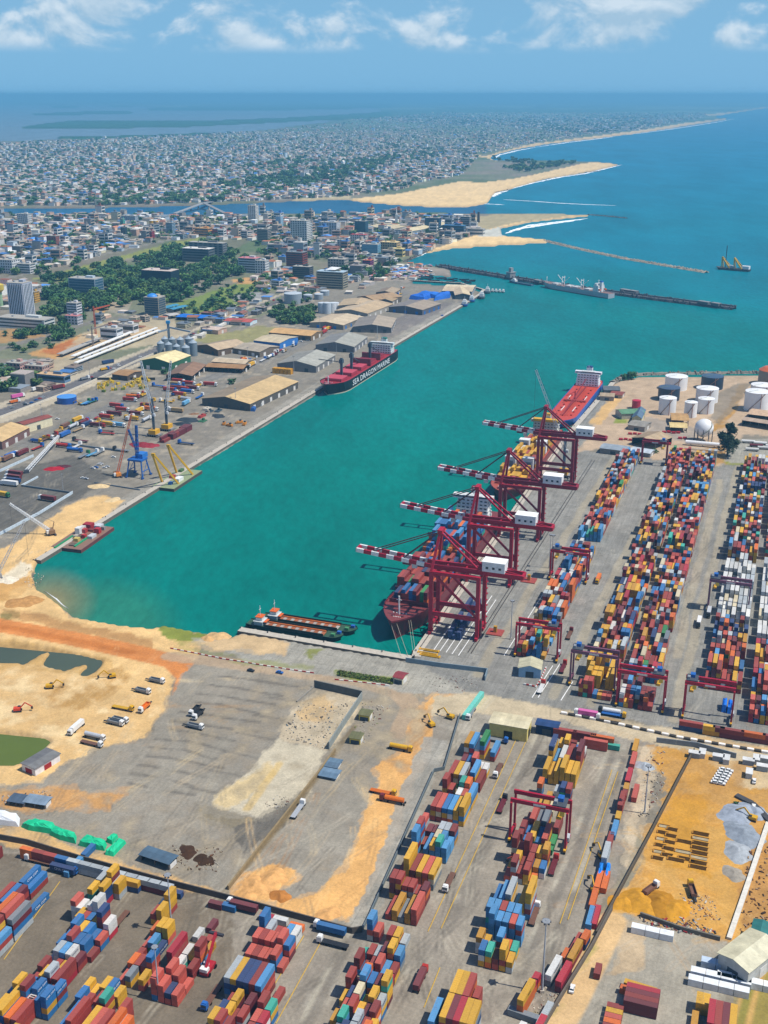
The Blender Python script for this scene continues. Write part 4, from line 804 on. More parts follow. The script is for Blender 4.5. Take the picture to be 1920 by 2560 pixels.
# ------------------------------------------------------------------ quay cranes, yard gantries, mobile cranes
O = at(1036, 1637, 0)                                   # corner of the crane quay: s runs along it, c away from the water
def qp(s, c, z=0.0): return O + ER * s + EC * c + Vector((0, 0, z))
CRIM = C('ab1632'); CRIM2 = C('901a30'); WHITE = C('e4e4e0'); GREY = C('8f9498'); DGREY = C('4a4e54'); BLUE = C('2560a8'); YEL = C('dba51f'); ORG = C('d9641e'); PURP = C('7d4f62')
def ladder_of(mb, a, b, w, n, col, th=0.25, chord=0.4):
    """lattice girder: four chords and zig-zag lacing"""
    a = Vector(a); b = Vector(b); d = (b - a).normalized(); up = Vector((0, 0, 1)) if abs(d.z) < 0.9 else Vector((0, 1, 0)); x = d.cross(up).normalized() * w / 2; y = x.cross(d).normalized() * w / 2
    cs = [x + y, x - y, -x - y, -x + y]
    for c in cs: mb.beam(a + c, b + c * 0.6, chord, chord, col)
    for i in range(n):
        p = a.lerp(b, i / n); q = a.lerp(b, (i + 1) / n); k0 = 1 - 0.4 * i / n; k1 = 1 - 0.4 * (i + 1) / n
        for j in range(4): mb.beam(p + cs[j] * k0, q + cs[(j + 1) % 4] * k1, th, th, col)
def quay_crane(loc, label, col, rear_house):
    t = thing('quay_crane', label, 'crane', loc, GRZ, 'ship-to-shore gantry cranes on the quay'); G, S = 30.0, 16.0
    for x in (0, G):
        for y in (0, S):
            mb = MB(); mb.beam((x, y, 1.6), (x, y, 42), 2.3, 2.3, col); mb.build('leg', M['paint'], t)
            mb = MB(); mb.box((x, y, 0), (1.6, 6.5, 1.9), 0, col)
            for k in (-2.2, -0.8, 0.8, 2.2): mb.tube((x - 0.5, y + k, 0.45), (x + 0.5, y + k, 0.45), 0.45, 10, DGREY)
            mb.build('bogie', M['paint'], t)
    for y in (0, S):
        MB().beam((0.85, y, 13.5), (G - 0.85, y, 13.5), 1.9, 2.4, col).build('portal_beam', M['paint'], t)
        MB().beam((0.5, y + 0.1, 41), (G - 1, y + 0.1, 15), 1.3, 1.3, col).build('diagonal_brace', M['paint'], t)
        MB().beam((0.85, y, 41), (G - 0.85, y, 41), 1.9, 2.1, col).build('upper_beam', M['paint'], t)
    for x in (0, G):
        MB().beam((x, 0.85, 5), (x, S - 0.85, 5), 1.3, 2.0, col).build('sill_beam', M['paint'], t)
        MB().beam((x, 0.85, 39.5), (x, S - 0.85, 39.5), 1.2, 1.6, col).build('cross_beam', M['paint'], t)
    MB().beam((0, 1, 6.5), (0, S / 2, 13), 0.5, 0.5, col).beam((0, S - 1, 6.5), (0, S / 2, 13), 0.5, 0.5, col).build('bracing', M['paint'], t)
    for y in (S / 2 - 3.2, S / 2 + 3.2):
        mb = MB(); mb.beam((-1, y, 43.2), (56, y, 43.2), 1.6, 3.0, col); mb.build('rear_girder', M['paint'], t)
        mb = MB(); seg = 5.0; k = 10
        for i in range(k):
            a = Vector((-1 - i * seg, y, 43.2 + i * 0.42)); b = Vector((-1 - (i + 1) * seg, y, 43.2 + (i + 1) * 0.42)); mb.beam(a, b, 1.4, 2.6, WHITE if (i % 2 == 1) else col)
        bo = mb.build('boom_girder', M['paint'], t)
    for x in (-50.5, -38, -22, -8, 8, 20, 40, 56): MB().beam((x, S / 2 - 3.8, 43.2 + max(0, -x - 1) * 0.084), (x, S / 2 + 3.8, 43.2 + max(0, -x - 1) * 0.084), 1.6 if x < -50 or x > 50 else 0.9, 2.4 if abs(x) > 50 else 1.2, col).build('tie_beam', M['paint'], t)
    ap = Vector((3.5, S / 2, 66))
    for y in (0, S):
        MB().beam((0, y, 42), ap + Vector((0, (y - S / 2) * 0.28, 0)), 1.5, 1.5, col).build('apex_leg', M['paint'], t)
        MB().beam((G, y * 0.5 + S / 4, 44), ap + Vector((0, (y - S / 2) * 0.2, 0)), 1.05, 1.05, col).build('back_stay', M['paint'], t)
    MB().box(ap - Vector((0, 0, 1)), (3, 7, 2.4), 0, col).build('apex_head', M['paint'], t)
    for y in (-2.6, 2.6):
        MB().beam(ap + Vector((0, y, 0)), (-40, S / 2 + y, 47.4), 0.55, 0.55, C('5a2a30')).build('fore_stay', M['paint'], t)
        MB().beam(ap + Vector((0, y, 0)), (-20, S / 2 + y, 45.6), 0.5, 0.5, C('5a2a30')).build('fore_stay', M['paint'], t)
        MB().beam((G + 1, S / 2 + y, 48), (55, S / 2 + y, 44.4), 0.5, 0.5, col).build('rear_stay', M['paint'], t)
    h = MB(); h.box((rear_house, S / 2, 44.6), (14, 8.5, 6.0), 0, WHITE); hh = h.build('machinery_house', M['wall'], t)
    MB().box((rear_house, S / 2, 50.6), (14.4, 8.9, 0.5), 0, C('f0f0ec')).build('house_roof', M['wall'], hh)
    for k in (-4, 0, 4): MB().box((rear_house + k, S / 2 - 4.3, 46.5), (1.6, 0.1, 1.4), 0).build('window', M['glass'], hh)
    MB().box((-18, S / 2, 41.6), (5, 6, 1.4), 0, C('5c1826')).build('trolley', M['paint'], t)
    cb = MB().box((-14, S / 2 + 2, 38.2), (3, 2.4, 2.8), 0, C('cfd3d4')).build('operator_cabin', M['wall'], t); MB().box((-15.52, S / 2 + 2, 38.7), (0.08, 2.0, 1.5)).build('window', M['glass'], cb)
    MB().beam((-0.4, S / 2, 12.9), (3, S / 2, 12.9), 0.2, 6, col)
    MB().box((G + 1.6, 2, 2), (1.2, 2.5, 11), 0, C('5a3038')).build('cable_reel_tower', M['paint'], t)
    st = MB()
    for k in range(9): st.box((G + 1.3, S + 0.4 + (k % 2) * 1.0, 4 + k * 4), (1.2, 2.0, 0.3), 0, CRIM2)
    stuff(st.build('stair_landing', M['paint'], t))
    return t
NC = {}
for i, (s, lab, col) in enumerate(((27, 'crimson quay crane over the maroon ship bow, closest to the basin head', CRIM), (114, 'crimson quay crane second from the basin head, over the tall ship stacks', CRIM), (204, 'dark red quay crane third from the basin head, beside the ship bridge', CRIM2), (339, 'dark red quay crane farthest along the quay, over the yellow ship load', CRIM2))):
    NC[i] = quay_crane(qp(s, 1.8, GZ + 0.35), lab, col, 38)
LANDMARK.append(('the quay cranes', qp(150, 20)))
def yard_gantry(px, label, col, span=25.2, flip=False):
    p = at(*px) if len(px) == 2 else px
    t = thing('yard_gantry', label, 'gantry crane', p, GRZ, 'rubber-tyred yard gantries'); S, Hh = 9.0, 20.5
    for x in (0, span):
        for y in (0, S):
            MB().beam((x, y, 1.8), (x, y, Hh), 0.95, 1.1, col).build('leg', M['paint'], t)
            mb = MB()
            for k in (-1.1, 1.1): mb.tube((x - 0.45, y + k, 0.85), (x + 0.45, y + k, 0.85), 0.85, 12)
            mb.build('wheel', M['rubber'], t)
            MB().box((x, y, 1.3), (1.1, 3.6, 0.9), 0, YEL if y == 0 else col).build('wheel_housing', M['paint'], t)
        MB().beam((x, 0.5, 3.1), (x, S - 0.5, 3.1), 0.9, 1.2, col).build('sill_beam', M['paint'], t)
    for y in (1.0, S - 1.0):
        MB().beam((-0.6, y, Hh + 0.7), (span + 0.6, y, Hh + 0.7), 1.1, 1.9, col).build('main_girder', M['paint'], t)
    tx = 3.0 if not flip else span - 4
    tr = MB().box((tx, S / 2, Hh + 1.75), (6, 7.4, 0.6), 0, DGREY).build('trolley', M['paint'], t)
    MB().box((tx, S / 2 + 1.2, Hh + 2.35), (2.6, 3.2, 1.8), 0, BLUE).build('hoist', M['paint'], tr); MB().box((tx - 1.8, S / 2 - 1.6, Hh + 2.35), (1.4, 2.2, 1.4), 0, GREY).build('motor', M['paint'], tr)
    MB().box((tx + 1.5, S / 2 - 3.0, Hh - 2.6), (2.0, 2.2, 2.4), 0, C('e0c040')).build('operator_cabin', M['paint'], t)
    MB().box((tx, S / 2, Hh - 5.2), (2.4, 6.0, 0.7), 0, YEL).build('spreader', M['paint'], t)
    for k in (-2.4, 2.4): MB().beam((tx, S / 2 + k, Hh - 4.6), (tx, S / 2 + k, Hh + 1.8), 0.12, 0.12, DGREY).build('hoist_rope', M['paint'], t)
    MB().box((span * 0.5, 0.38, Hh + 0.2), (5.5, 0.08, 1.0), 0, C('d8d4cc')).build('name_board', M['paint'], t)
    MB().box((span + 0.2, S / 2, 3.7), (1.6, 3.6, 2.2), 0, C('b8bcbe')).build('power_unit', M['paint'], t)
    return t
for px_, lab, col, fl in (((1288, 1640), 'red yard gantry over the stacks beside the small grey guard house', CRIM, True), ((1374, 1448), 'red yard gantry on the quayside strip behind the first', CRIM, False), ((1424, 1712), 'faded purple yard gantry over the wall of yellow boxes', PURP, False), ((1540, 1764), 'red yard gantry beside the purple one at the strip end', CRIM, True), ((1768, 1526), 'faded purple yard gantry over the white refrigerated stacks', PURP, False), ((1706, 1794), 'red yard gantry over the empty bay with two blue tarpaulins', CRIM, False), ((1602, 1160), 'dark red yard gantry at the far end by the tank farm', CRIM2, True)):
    yard_gantry(px_, lab, col, 25.2 if px_[0] != 1602 else 22, fl)
yard_gantry((1274, 2102), 'red yard gantry straddling the near stacks beside the sandy strip', CRIM, 25.2, True)
LANDMARK += [('the purple gantry', at(1424, 1712)), ('the near red gantry', at(1274, 2102)), ('the white refrigerated stacks', at(1800, 1560))]
def mobile_crane(px, tip, label, col, bcol, tower_h, cab=True):
    p = at(*px); t = thing('mobile_harbour_crane', label, 'crane', p)
    MB().box((0, 0, 0.9), (13, 7, 1.8), GRZ, C('8a8c8e')).build('chassis', M['paint'], t)
    wm = MB().tube((-0.5, 0, 0), (0.5, 0, 0), 0.9, 12).mesh('wheel', M['rubber'])
    for k in range(5):
        for s in (-1, 1):
            q = EC * ((k - 2) * 2.4) + ER * (s * 3.2); put('wheel', wm, t, (q.x, q.y, 0.9), GRZ + PI / 2)
    for s in (-1, 1):
        q = EC * (5.5 * s)
        MB().beam(q - ER * 6.5 + Vector((0, 0, 0.9)), q + ER * 6.5 + Vector((0, 0, 0.9)), 0.9, 0.7, C('6a6c70')).build('outrigger', M['paint'], t)
    MB().box((0, 0, 2.7), (8, 9, 4.2), GRZ, YEL if cab else C('d8d8d4')).build('machinery_house', M['paint'], t)
    MB().beam((0, 0, 5), (0, 0, tower_h), 2.3, 2.3, col).build('tower', M['paint'], t)
    bt = Vector(tip) - p; root = Vector((0, 0, tower_h * 0.62))
    b = MB(); ladder_of(b, root, bt, 2.4, 16, bcol); b.build('boom', M['paint'], t)
    b = MB(); b.beam((0, 0, tower_h), bt, 0.18, 0.18, DGREY); b.beam((0, 0, tower_h), root.lerp(bt, 0.6), 0.18, 0.18, DGREY); b.beam(bt, bt - Vector((0, 0, bt.z * 0.55)), 0.15, 0.15, DGREY); b.build('rope', M['paint'], t)
    MB().box(Vector((1.6, -2.2, tower_h * 0.55)), (2.2, 2.2, 2.4), GRZ, C('d0d4d6')).build('operator_cabin', M['paint'], t)
    MB().box(tuple(bt - Vector((0, 0, bt.z * 0.55 + 2))), (2, 2, 2), 0, YEL).build('hook_block', M['paint'], t)
    return t
def over(px, base, z=None):
    """the point straight above the plane through base that a pixel looks at"""
    u, v = px; yc = (1280 - v) / FPX; t = base.y / (_cp + yc * _sp); return Vector(((u - 960) / FPX * t, base.y, CAM_H - t * (_sp - yc * _cp)))
p = at(386, 1090); mobile_crane((386, 1090), over((352, 902), p), 'grey mobile harbour crane with white lattice jib beside the maroon boxes', C('4a5a66'), C('d4d8da'), 38)
p = at(418, 1076); mobile_crane((418, 1076), over((427, 902), p), 'dark grey mobile harbour crane with upright white jib', C('3f4e5a'), C('d4d8da'), 32)
p = qp(366, 19, GZ); mobile_crane((1408, 1192), over((1340, 925), at(1408, 1192)), 'grey mobile crane with long jib among the quay cranes', C('5f7688'), C('c8ccd0'), 42)
# blue portal crane
p = at(347, 1190); t = thing('portal_crane', 'bright blue portal jib crane on the old quay', 'crane', p, GRZ)
for x in (-8, 8):
    for y in (-7, 7):
        MB().beam((x, y, 0), (x * 0.75, y * 0.6, 15), 0.9, 0.9, BLUE).build('leg', M['paint'], t); MB().box((x, y, 0), (1.6, 3, 1.4), 0, C('1d4a88')).build('bogie', M['paint'], t)
for x in (-8, 8): MB().beam((x * .9, -6, 6), (x * .9, 6, 6), 0.5, 0.6, BLUE).beam((x, -7, 1), (x * .8, 5, 13), 0.35, 0.35, BLUE).build('brace', M['paint'], t)
MB().box((0, 0, 15), (14, 11, 1.6), 0, BLUE).build('platform', M['paint'], t); MB().box((2, 4, 16.6), (7, 9, 4), 0, C('2f74c0')).build('machinery_house', M['paint'], t); MB().box((-3, 10, 15), (6, 8, 3), 0, C('2f74c0')).build('counterweight', M['paint'], t)
b = MB(); ladder_of(b, (0, 0, 16), (0, 2, 46), 2.2, 8, C('1f56a0'), 0.3, 0.5); b.build('tower', M['paint'], t); b = MB(); ladder_of(b, (0, 0, 24), (-3, -6, 44), 1.5, 6, C('1f56a0')); b.build('jib', M['paint'], t)
# orange and white lattice crawler cranes
def crawler(px, tips, label, col, body, name='crawler_crane'):
    p = at(*px); t = thing(name, label, 'crane', p)
    for s in (-1, 1): MB().box((s * 2.4, 0, 0), (1.2, 8, 1.5), 0.6, DGREY).build('track', M['paint'], t)
    MB().box((0, 0, 1.5), (4.5, 7.5, 2.8), 0.6, body).build('house', M['paint'], t); MB().box((-1.5, -3, 1.8), (1.8, 2, 2.6), 0.6, WHITE).build('operator_cabin', M['paint'], t)
    b = MB(); bt = over(tips, p) - p; ladder_of(b, (0, 0, 2.5), bt, 1.9, 18, col, 0.2, 0.32); b.build('boom', M['paint'], t)
    b = MB(); b.beam((1, 2, 4), (2, 4, 9), 0.5, 0.5, body); b.beam((2, 4, 9), bt, 0.14, 0.14, DGREY); b.beam(bt, (bt.x, bt.y, bt.z * 0.4), 0.12, 0.12, DGREY); b.build('mast_and_rope', M['paint'], t)
    return t
crawler((294, 1192), (329, 1033), 'orange lattice crawler crane beside the blue portal crane', C('e0683a'), C('d8862a'))
crawler((128, 1336), (24, 1259), 'white lattice crawler crane on the sandy quay corner', C('e2e4e2'), C('8a6a4a'))
crawler((-6, 1446), (61, 1303), 'white lattice crane boom rising at the picture edge', C('e2e4e2'), C('9a9a98'))
p = at(67, 1182); q = at(149, 1112); t = thing('lattice_boom', 'long white lattice boom lying across the old port yard', 'boom', p); b = MB(); ladder_of(b, (0, 0, 1.5), (q - p) + Vector((0, 0, 9)), 2.6, 20, C('dfe2e2')); b.build('lattice', M['paint'], t); MB().box((0, 0, 0), (4, 4, 3), 0.4, DGREY).build('foot', M['paint'], t); e = q - p; MB().beam(e, e + Vector((0, 0, 8)), 0.5, 0.5, DGREY).build('prop', M['paint'], t)
# tower cranes over the building plots
def tower_crane(px, topv, label, col):
    p = at(*px); t = thing('tower_crane', label, 'crane', p); h = height(px[0], topv, p) - GZ
    b = MB(); ladder_of(b, (0, 0, 0), (0, 0, h), 2.0, 14, col, 0.25, 0.4); b.build('mast', M['paint'], t); b = MB(); ladder_of(b, (0, 0, h - 4), (16, 28, h - 3), 1.5, 12, col); b.build('jib', M['paint'], t); MB().box((-3, -6, h - 6), (2, 3, 3), 0, C('8a8a88')).build('counterweight', M['paint'], t); return t
tower_crane((240, 842), 766, 'slim orange tower crane over the railway building site', C('c8603a')); tower_crane((233, 866), 815, 'grey tower crane mast on the railway building site', C('8a8078'))
# ------------------------------------------------------------------ ships and boats
def hull_mesh(L, B, D, col, deck, boot, bow=0.14, rise=2.5, aft=0.08, full=0.8, bul=1.0, stripe=None):
    mb = MB(); T = [0, .015, .035, .06, .09, .13, .18, .25, .4, .6, .8, .92, .96, 1.0]; rows = []
    for t in T:
        k = min(1.0, (t / bow)) ; kd = math.sin(min(1, t / bow) * PI / 2) ** 0.75 if t < bow else 1.0; kw = math.sin(min(1, t / (bow * 1.5)) * PI / 2) ** 1.1 if t < bow * 1.5 else 1.0
        ka = 1.0 if t < 1 - aft else 1 - (1 - full) * ((t - (1 - aft)) / aft) ** 1.5
        y = t * L; yb = y + (1 - k) * B * 0.22; z = D + rise * max(0, 1 - t / (bow * 1.4)) ** 0.8
        hd = max(0.05, B / 2 * kd * ka); hw = max(0.03, B / 2 * kw * ka * 0.98)
        rows.append([(-hw, yb, -1.5), (-hw, yb, 1.0), (-hd, y, z), (-hd + 0.25, y, z), (-max(0.03, hd - 0.25), y, z - bul), (max(0.03, hd - 0.25), y, z - bul), (hd - 0.25, y, z), (hd, y, z), (hw, yb, 1.0), (hw, yb, -1.5)])
    k = 10; vs_ = [p for r in rows for p in r]; cols = [boot, col, col, col, deck, col, col, col, boot]
    for i in range(len(T) - 1):
        for j in range(k - 1): mb.add([], [], None); mb.f.append((i * k + j, (i + 1) * k + j, (i + 1) * k + j + 1, i * k + j + 1)); mb.c.append(cols[j])
    mb.v = vs_; e = (len(T) - 1) * k; mb.f.append(tuple(e + j for j in range(k))); mb.c.append(col)
    return mb
def house(mb, x, y, z, w, d, floors, col, fh=2.7):
    for i in range(floors): mb.box((x, y, z + i * fh), (w - i * 0.5, d - i * 0.7, fh - 0.12), 0, col).box((x, y, z + (i + 1) * fh - 0.12), (w - i * 0.5 + 0.8, d - i * 0.7 + 0.8, 0.12), 0, C('c8ccca'))
def superstructure(t, B, y, z, floors, d=12, col=WHITE, fun=C('1f3f7a'), wings=True):
    mb = MB(); house(mb, 0, y, z, B * 0.86, d, floors, col); s = mb.build('superstructure', M['paint'], t); top = z + floors * 2.7
    for i in range(floors):
        for k in range(-3, 4): MB().box((k * B * 0.11, y - d / 2 + i * 0.35 - 0.02, z + i * 2.7 + 1.0), (B * 0.06, 0.06, 0.9)).build('window', M['glass'], s)
    br = MB(); br.box((0, y - 1.5, top), (B * (1.0 if wings else 0.7), d * 0.45, 2.6), 0, col).box((0, y - 1.5, top + 2.6), (B * 0.5, d * 0.5, 0.3), 0, C('d0d4d2')); b = br.build('bridge', M['paint'], t)
    MB().box((0, y - 1.5 - d * 0.225 - 0.03, top + 1.1), (B * 0.9 if wings else B * .6, 0.06, 1.0)).build('window', M['glass'], b)
    f = MB(); f.box((0, y + d * 0.45, z), (B * 0.22, d * 0.4, floors * 2.7 + 5), 0, col).box((0, y + d * 0.45, z + floors * 2.7 + 5), (B * 0.2, d * 0.36, 2.2), 0, fun); f.build('funnel', M['paint'], t)
    m_ = MB(); m_.beam((0, y - 1, top + 2.9), (0, y - 1, top + 9), 0.5, 0.5, col); m_.beam((-3, y - 1, top + 7), (3, y - 1, top + 7), 0.25, 0.25, col); m_.build('radar_mast', M['paint'], t)
    for s_ in (-1, 1): MB().box((s_ * B * 0.36, y + d * 0.55, z + 3), (2.2, 7, 2.2), 0, ORG, 0.7).build('lifeboat', M['paint'], t)
def foremast(t, y, z, h, col=WHITE):
    MB().beam((0, y, z), (0, y, z + h), 0.8, 0.8, col).beam((-1.8, y, z + h * .8), (1.8, y, z + h * .8), 0.3, 0.3, col).build('foremast', M['paint'], t)
    mb = MB()
    for s in (-1, 1): mb.tube((s * 3 - 1, y - 3, z + 0.8), (s * 3 + 1, y - 3, z + 0.8), 0.8, 10, C('6a3038'))
    mb.build('windlass', M['paint'], t)
    bl = MB().cyl((0, 0, 0), 0.35, 0.9, 8, WHITE).mesh('bollard', M['paint'])
    for k in range(10): put('bollard', bl, t, (((k % 5) - 2) * (1.1 + 0.5 * (k // 5) * 2), y - 4.5 + 6 * (k // 5), z))
def ropes(t, pts):
    for a, b in pts: MB().beam(a, b, 0.14, 0.14, C('b8b09a')).build('mooring_rope', M['paint'], t)
def ship_boxes(loc, rz, bays, mixes, z, hs, name, pitch=2.5):
    er = Vector((-math.sin(rz), math.cos(rz), 0)); ec = Vector((math.cos(rz), math.sin(rz), 0)); rng = random.Random(len(bays) + int(hs[0] * 10))
    for i, (y, n) in enumerate(bays):
        for c in range(n):
            h = max(0, int(round(hs[i] + rng.gauss(0, 0.55)))); sc_ = pick(rng, mixes[i])
            for k in range(h): add_box(loc + er * (y + rng.uniform(-.05, .05)) + ec * ((c - (n - 1) / 2) * pitch) + Vector((0, 0, z + k * 2.62)), L40, sc_ if rng.random() < .4 else pick(rng, mixes[i]), k, h, name, i, c, rz)
MAR = C('6e2430')
SB = qp(9, -18.0)
t = thing('container_ship', 'maroon container ship moored under the quay cranes, bow to the basin head', 'ship', SB, GRZ)
hull_mesh(226, 31, 11.5, MAR, C('7d3a38'), C('5a1c24'), 0.17, 4.0).build('hull', M['paint'], t)
MB().box((0, 34, 11.0), (26, 0.5, 4.0), 0, C('6a2a30')).build('breakwater_plate', M['paint'], t); foremast(t, 15, 13.2, 13); superstructure(t, 31, 192, 11, 8, 13, WHITE, C('7a2230'))
for y in (44, 57.5, 71, 85, 99, 113, 127, 141, 155, 169): MB().box((0, y, 10.6), (27, 12.4, 1.6), 0, C('7a3a3a')).build('hatch_cover', M['paint'], t)
for y in (50.8, 64.2, 78, 92, 106, 120, 134, 148, 162): MB().box((0, y, 11), (29.5, 0.8, 5.0), 0, C('5f3038')).build('lashing_bridge', M['paint'], t)
ropes(t, [((-2, 4, 13), (13, -19, 2.9)), ((2, 4, 13), (17, -18, 2.9)), ((8, 10, 13), (19, -14, 2.9)), ((9, 11, 13), (19, -10, 2.9))])
mB = [('rust red', 5), ('brick red', 5), ('maroon', 4), ('navy blue', 2), ('green', 1), ('orange', 2), ('blue', 2)]; mT = [('blue', 6), ('sky blue', 4), ('orange', 4), ('salmon', 4), ('maroon', 2), ('teal', 1)]
ship_boxes(SB, GRZ, [(44, 9), (57.5, 11), (71, 11), (85, 11), (99, 11), (113, 11), (127, 11), (141, 11), (155, 11), (169, 11)], [mB] * 5 + [mT] * 5, 12.3, [2.5, 3.5, 3.2, 4, 3.5, 4.0, 6.0, 6.6, 6.4, 5.5], 'the container ship deck')
SB2 = qp(280, -17.0)
t = thing('container_ship', 'second container ship with yellow deck load and white deck houses', 'ship', SB2, GRZ)
hull_mesh(212, 29, 9.5, C('7d3034'), C('a8503c'), C('3a2a2a'), 0.15, 3.0).build('hull', M['paint'], t); foremast(t, 12, 11, 9); superstructure(t, 29, 186, 9, 5, 12, C('c9c2ae'), YEL)
MB().box((0, 183, 24), (24, 6, 2.2), 0, YEL).build('bridge_top', M['paint'], t)
for y in (72, 128):
    for s in (-1, 1): c_ = MB().box((s * 8, y, 9), (9, 7, 11), 0, C('e2e2de')).box((s * 8, y - 3.6, 11), (6, 0.3, 6.5), 0, C('8a8f92')).build('deck_house', M['paint'], t); MB().box((s * 8, y, 20), (9.6, 7.6, 0.6), 0, WHITE).build('house_roof', M['paint'], c_)
ship_boxes(SB2, GRZ, [(30, 8), (43, 10), (57, 10), (88, 10), (101, 10), (114, 10), (142, 10), (155, 10)], [[('salmon', 5), ('rust red', 4)]] + [[('yellow', 10), ('mustard', 3), ('rust red', 3), ('white', 1)]] * 7, 9.2, [0.6, 1.6, 2.6, 3.0, 3.4, 2.8, 3.2, 2.4], 'the second ship deck')
SB3 = qp(516, -16.5)
t = thing('tanker', 'tanker with orange red deck, blue hull and white bridge', 'ship', SB3, GRZ - 0.012)
DECK = C('c2452f'); hull_mesh(200, 30, 8.5, C('2a5fae'), DECK, C('8a2a28'), 0.13, 1.5).build('hull', M['paint'], t); superstructure(t, 30, 172, 8, 5, 13, C('e4e2e8'), C('1f3f7a'))
MB().box((0, 95, 8.2), (1.2, 130, 1.0), 0, C('8a2a26')).build('deck_walkway', M['paint'], t)
pm = MB().box((0, 0, 0), (0.5, 120, 0.4), 0, C('b84a34')).mesh('deck_pipe', M['paint'])
for x in (-3, -2, 2, 3, 5): put('deck_pipe', pm, t, (x, 92, 8.3))
hm_ = MB().cyl((0, 0, 0), 1.1, 1.0, 10, C('9a3428')).mesh('tank_hatch', M['paint'])
for y in range(35, 155, 14):
    for x in (-8, 8): put('tank_hatch', hm_, t, (x, y, 7.6))
mb = MB(); mb.box((0, 95, 7.6), (24, 5, 1.4), 0, C('a83c2c')); mb.build('cargo_manifold', M['paint'], t); MB().beam((-1, 100, 8), (-1, 100, 18), 1.0, 1.0, C('a03030')).beam((-1, 100, 17), (-7, 84, 16), 0.7, 0.7, C('a03030')).build('hose_crane', M['paint'], t); MB().beam((0, 30, 8), (0, 158, 18), 0.7, 0.7, C('8a2430')).build('deck_boom', M['paint'], t)
for s in (-1, 1): MB().box((s * 6, 60, 7.6), (0.7, 20, 0.6), 0, WHITE).box((s * 9, 110, 7.6), (0.7, 16, 0.6), 0, WHITE).build('hose_tray', M['paint'], t)
ropes(t, [((3, 3, 9), (24, -14, 2.9)), ((4, 4, 9), (25, -8, 2.9))])
# bulk carrier on the old quay
qa, qb = at(490, 1160, 0), at(1152, 766, 0); QD = (qb - qa).normalized(); QN = Vector((QD.y, -QD.x, 0)); QZ = math.atan2(QD.y, QD.x) - PI / 2
bow = at(780, 989, 0); bow = qa + QD * (bow - qa).dot(QD) + QN * 17.5
t = thing('bulk_carrier', 'black bulk carrier with red deck at the old quay', 'ship', bow, QZ)
RD = C('9c2a35'); HB = C('14181c'); hull_mesh(216, 31, 12.5, HB, RD, C('c9b8a0'), 0.12, 2.0).build('hull', M['paint'], t); foremast(t, 9, 14, 8)
for y in (34, 66, 98, 130, 160):
    h = MB().box((0, y, 12.0), (20, 20, 3.0), 0, C('a83040')).build('hatch_coaming', M['paint'], t)
    for s in (-1, 1): MB().box((s * 5.1, y, 15.0), (10, 19, 0.7), 0, C('c24a58') if y < 120 else C('8a2430')).build('hatch_cover', M['paint'], h)
for y, a in ((50, (-24, -10)), (82, (0, 26)), (145, (0, 28))):
    MB().beam((0, y, 12), (0, y, 34), 2.6, 2.6, C('3f4c58')).build('crane_post', M['paint'], t); c_ = MB().box((0, y, 28), (4.2, 5, 4.5), 0, C('46545f')).build('crane_cab', M['paint'], t)
    b = MB(); b.beam((0.8, y, 29), (a[0] + 0.5, y + a[1], 33 if a[0] else 18), 0.6, 0.8, C('3a444c')); b.beam((-0.8, y, 29), (a[0] - 0.5, y + a[1], 33 if a[0] else 18), 0.6, 0.8, C('3a444c')); b.build('crane_jib', M['paint'], t)
for y in (116, 150): MB().box((0, y, 12), (24, 3, 8), 0, C('8a2832')).build('grab_stow', M['paint'], t)
superstructure(t, 31, 192, 12, 4, 13, C('d0d8d6'), C('2a7a6a')); MB().beam((-11, 202, 26), (-11, 202, 44), 0.4, 0.4, C('b8c0be')).build('aerial_mast', M['paint'], t)
tm = text_mesh('SEA DRAGON MARINE', 9.0, 0.06); o = put('lettering', tm, t, (15.62, 110, 6.4), 0, C('e6e8e8')); o.rotation_euler = (PI / 2, 0, PI / 2); o.scale = (1.42, 1, 1)
ropes(t, [((-4, 3, 14), (-17, -26, 2.9)), ((-2, 2, 14), (-17, -16, 2.9))])
LANDMARK += [('the black bulk carrier', bow + QD * 110), ('the tanker', SB3 + ER * 100)]
# white ship on the breakwater
a, b_ = at(1362, 716, 0), at(1532, 745, 0); d = (b_ - a).normalized(); rz = math.atan2(d.y, d.x) - PI / 2
t = thing('reefer_ship', 'grey and white ship with pale derricks along the dark breakwater', 'ship', a - Vector((-d.y, d.x, 0)) * 4, rz); L = (b_ - a).length
hull_mesh(L, 20, 8.5, C('a8acb0'), C('8a6a60'), C('3a3a3e'), 0.14, 2.0).build('hull', M['paint'], t); foremast(t, 8, 9, 10); superstructure(t, 20, L * 0.82, 8, 4, 12, C('e0e2e0'), C('2a6ab8'), False)
for y in (0.3, 0.58):
    MB().beam((-3, L * y, 8), (-3, L * y, 24), 1.0, 1.0, WHITE).beam((3, L * y, 8), (3, L * y, 24), 1.0, 1.0, WHITE).beam((-3, L * y, 22), (3, L * y, 22), 0.9, 0.9, WHITE).build('goalpost_mast', M['paint'], t)
    for s in (-1, 1): MB().beam((s * 3, L * y, 11), (s * 4, L * y + s * 17, 24), 0.7, 0.7, WHITE).build('derrick', M['paint'], t)
for y in (0.2, 0.4, 0.5, 0.68): MB().box((0, L * y, 8), (12, 12, 2.2), 0, C('c8c8c4')).build('hatch_cover', M['paint'], t)
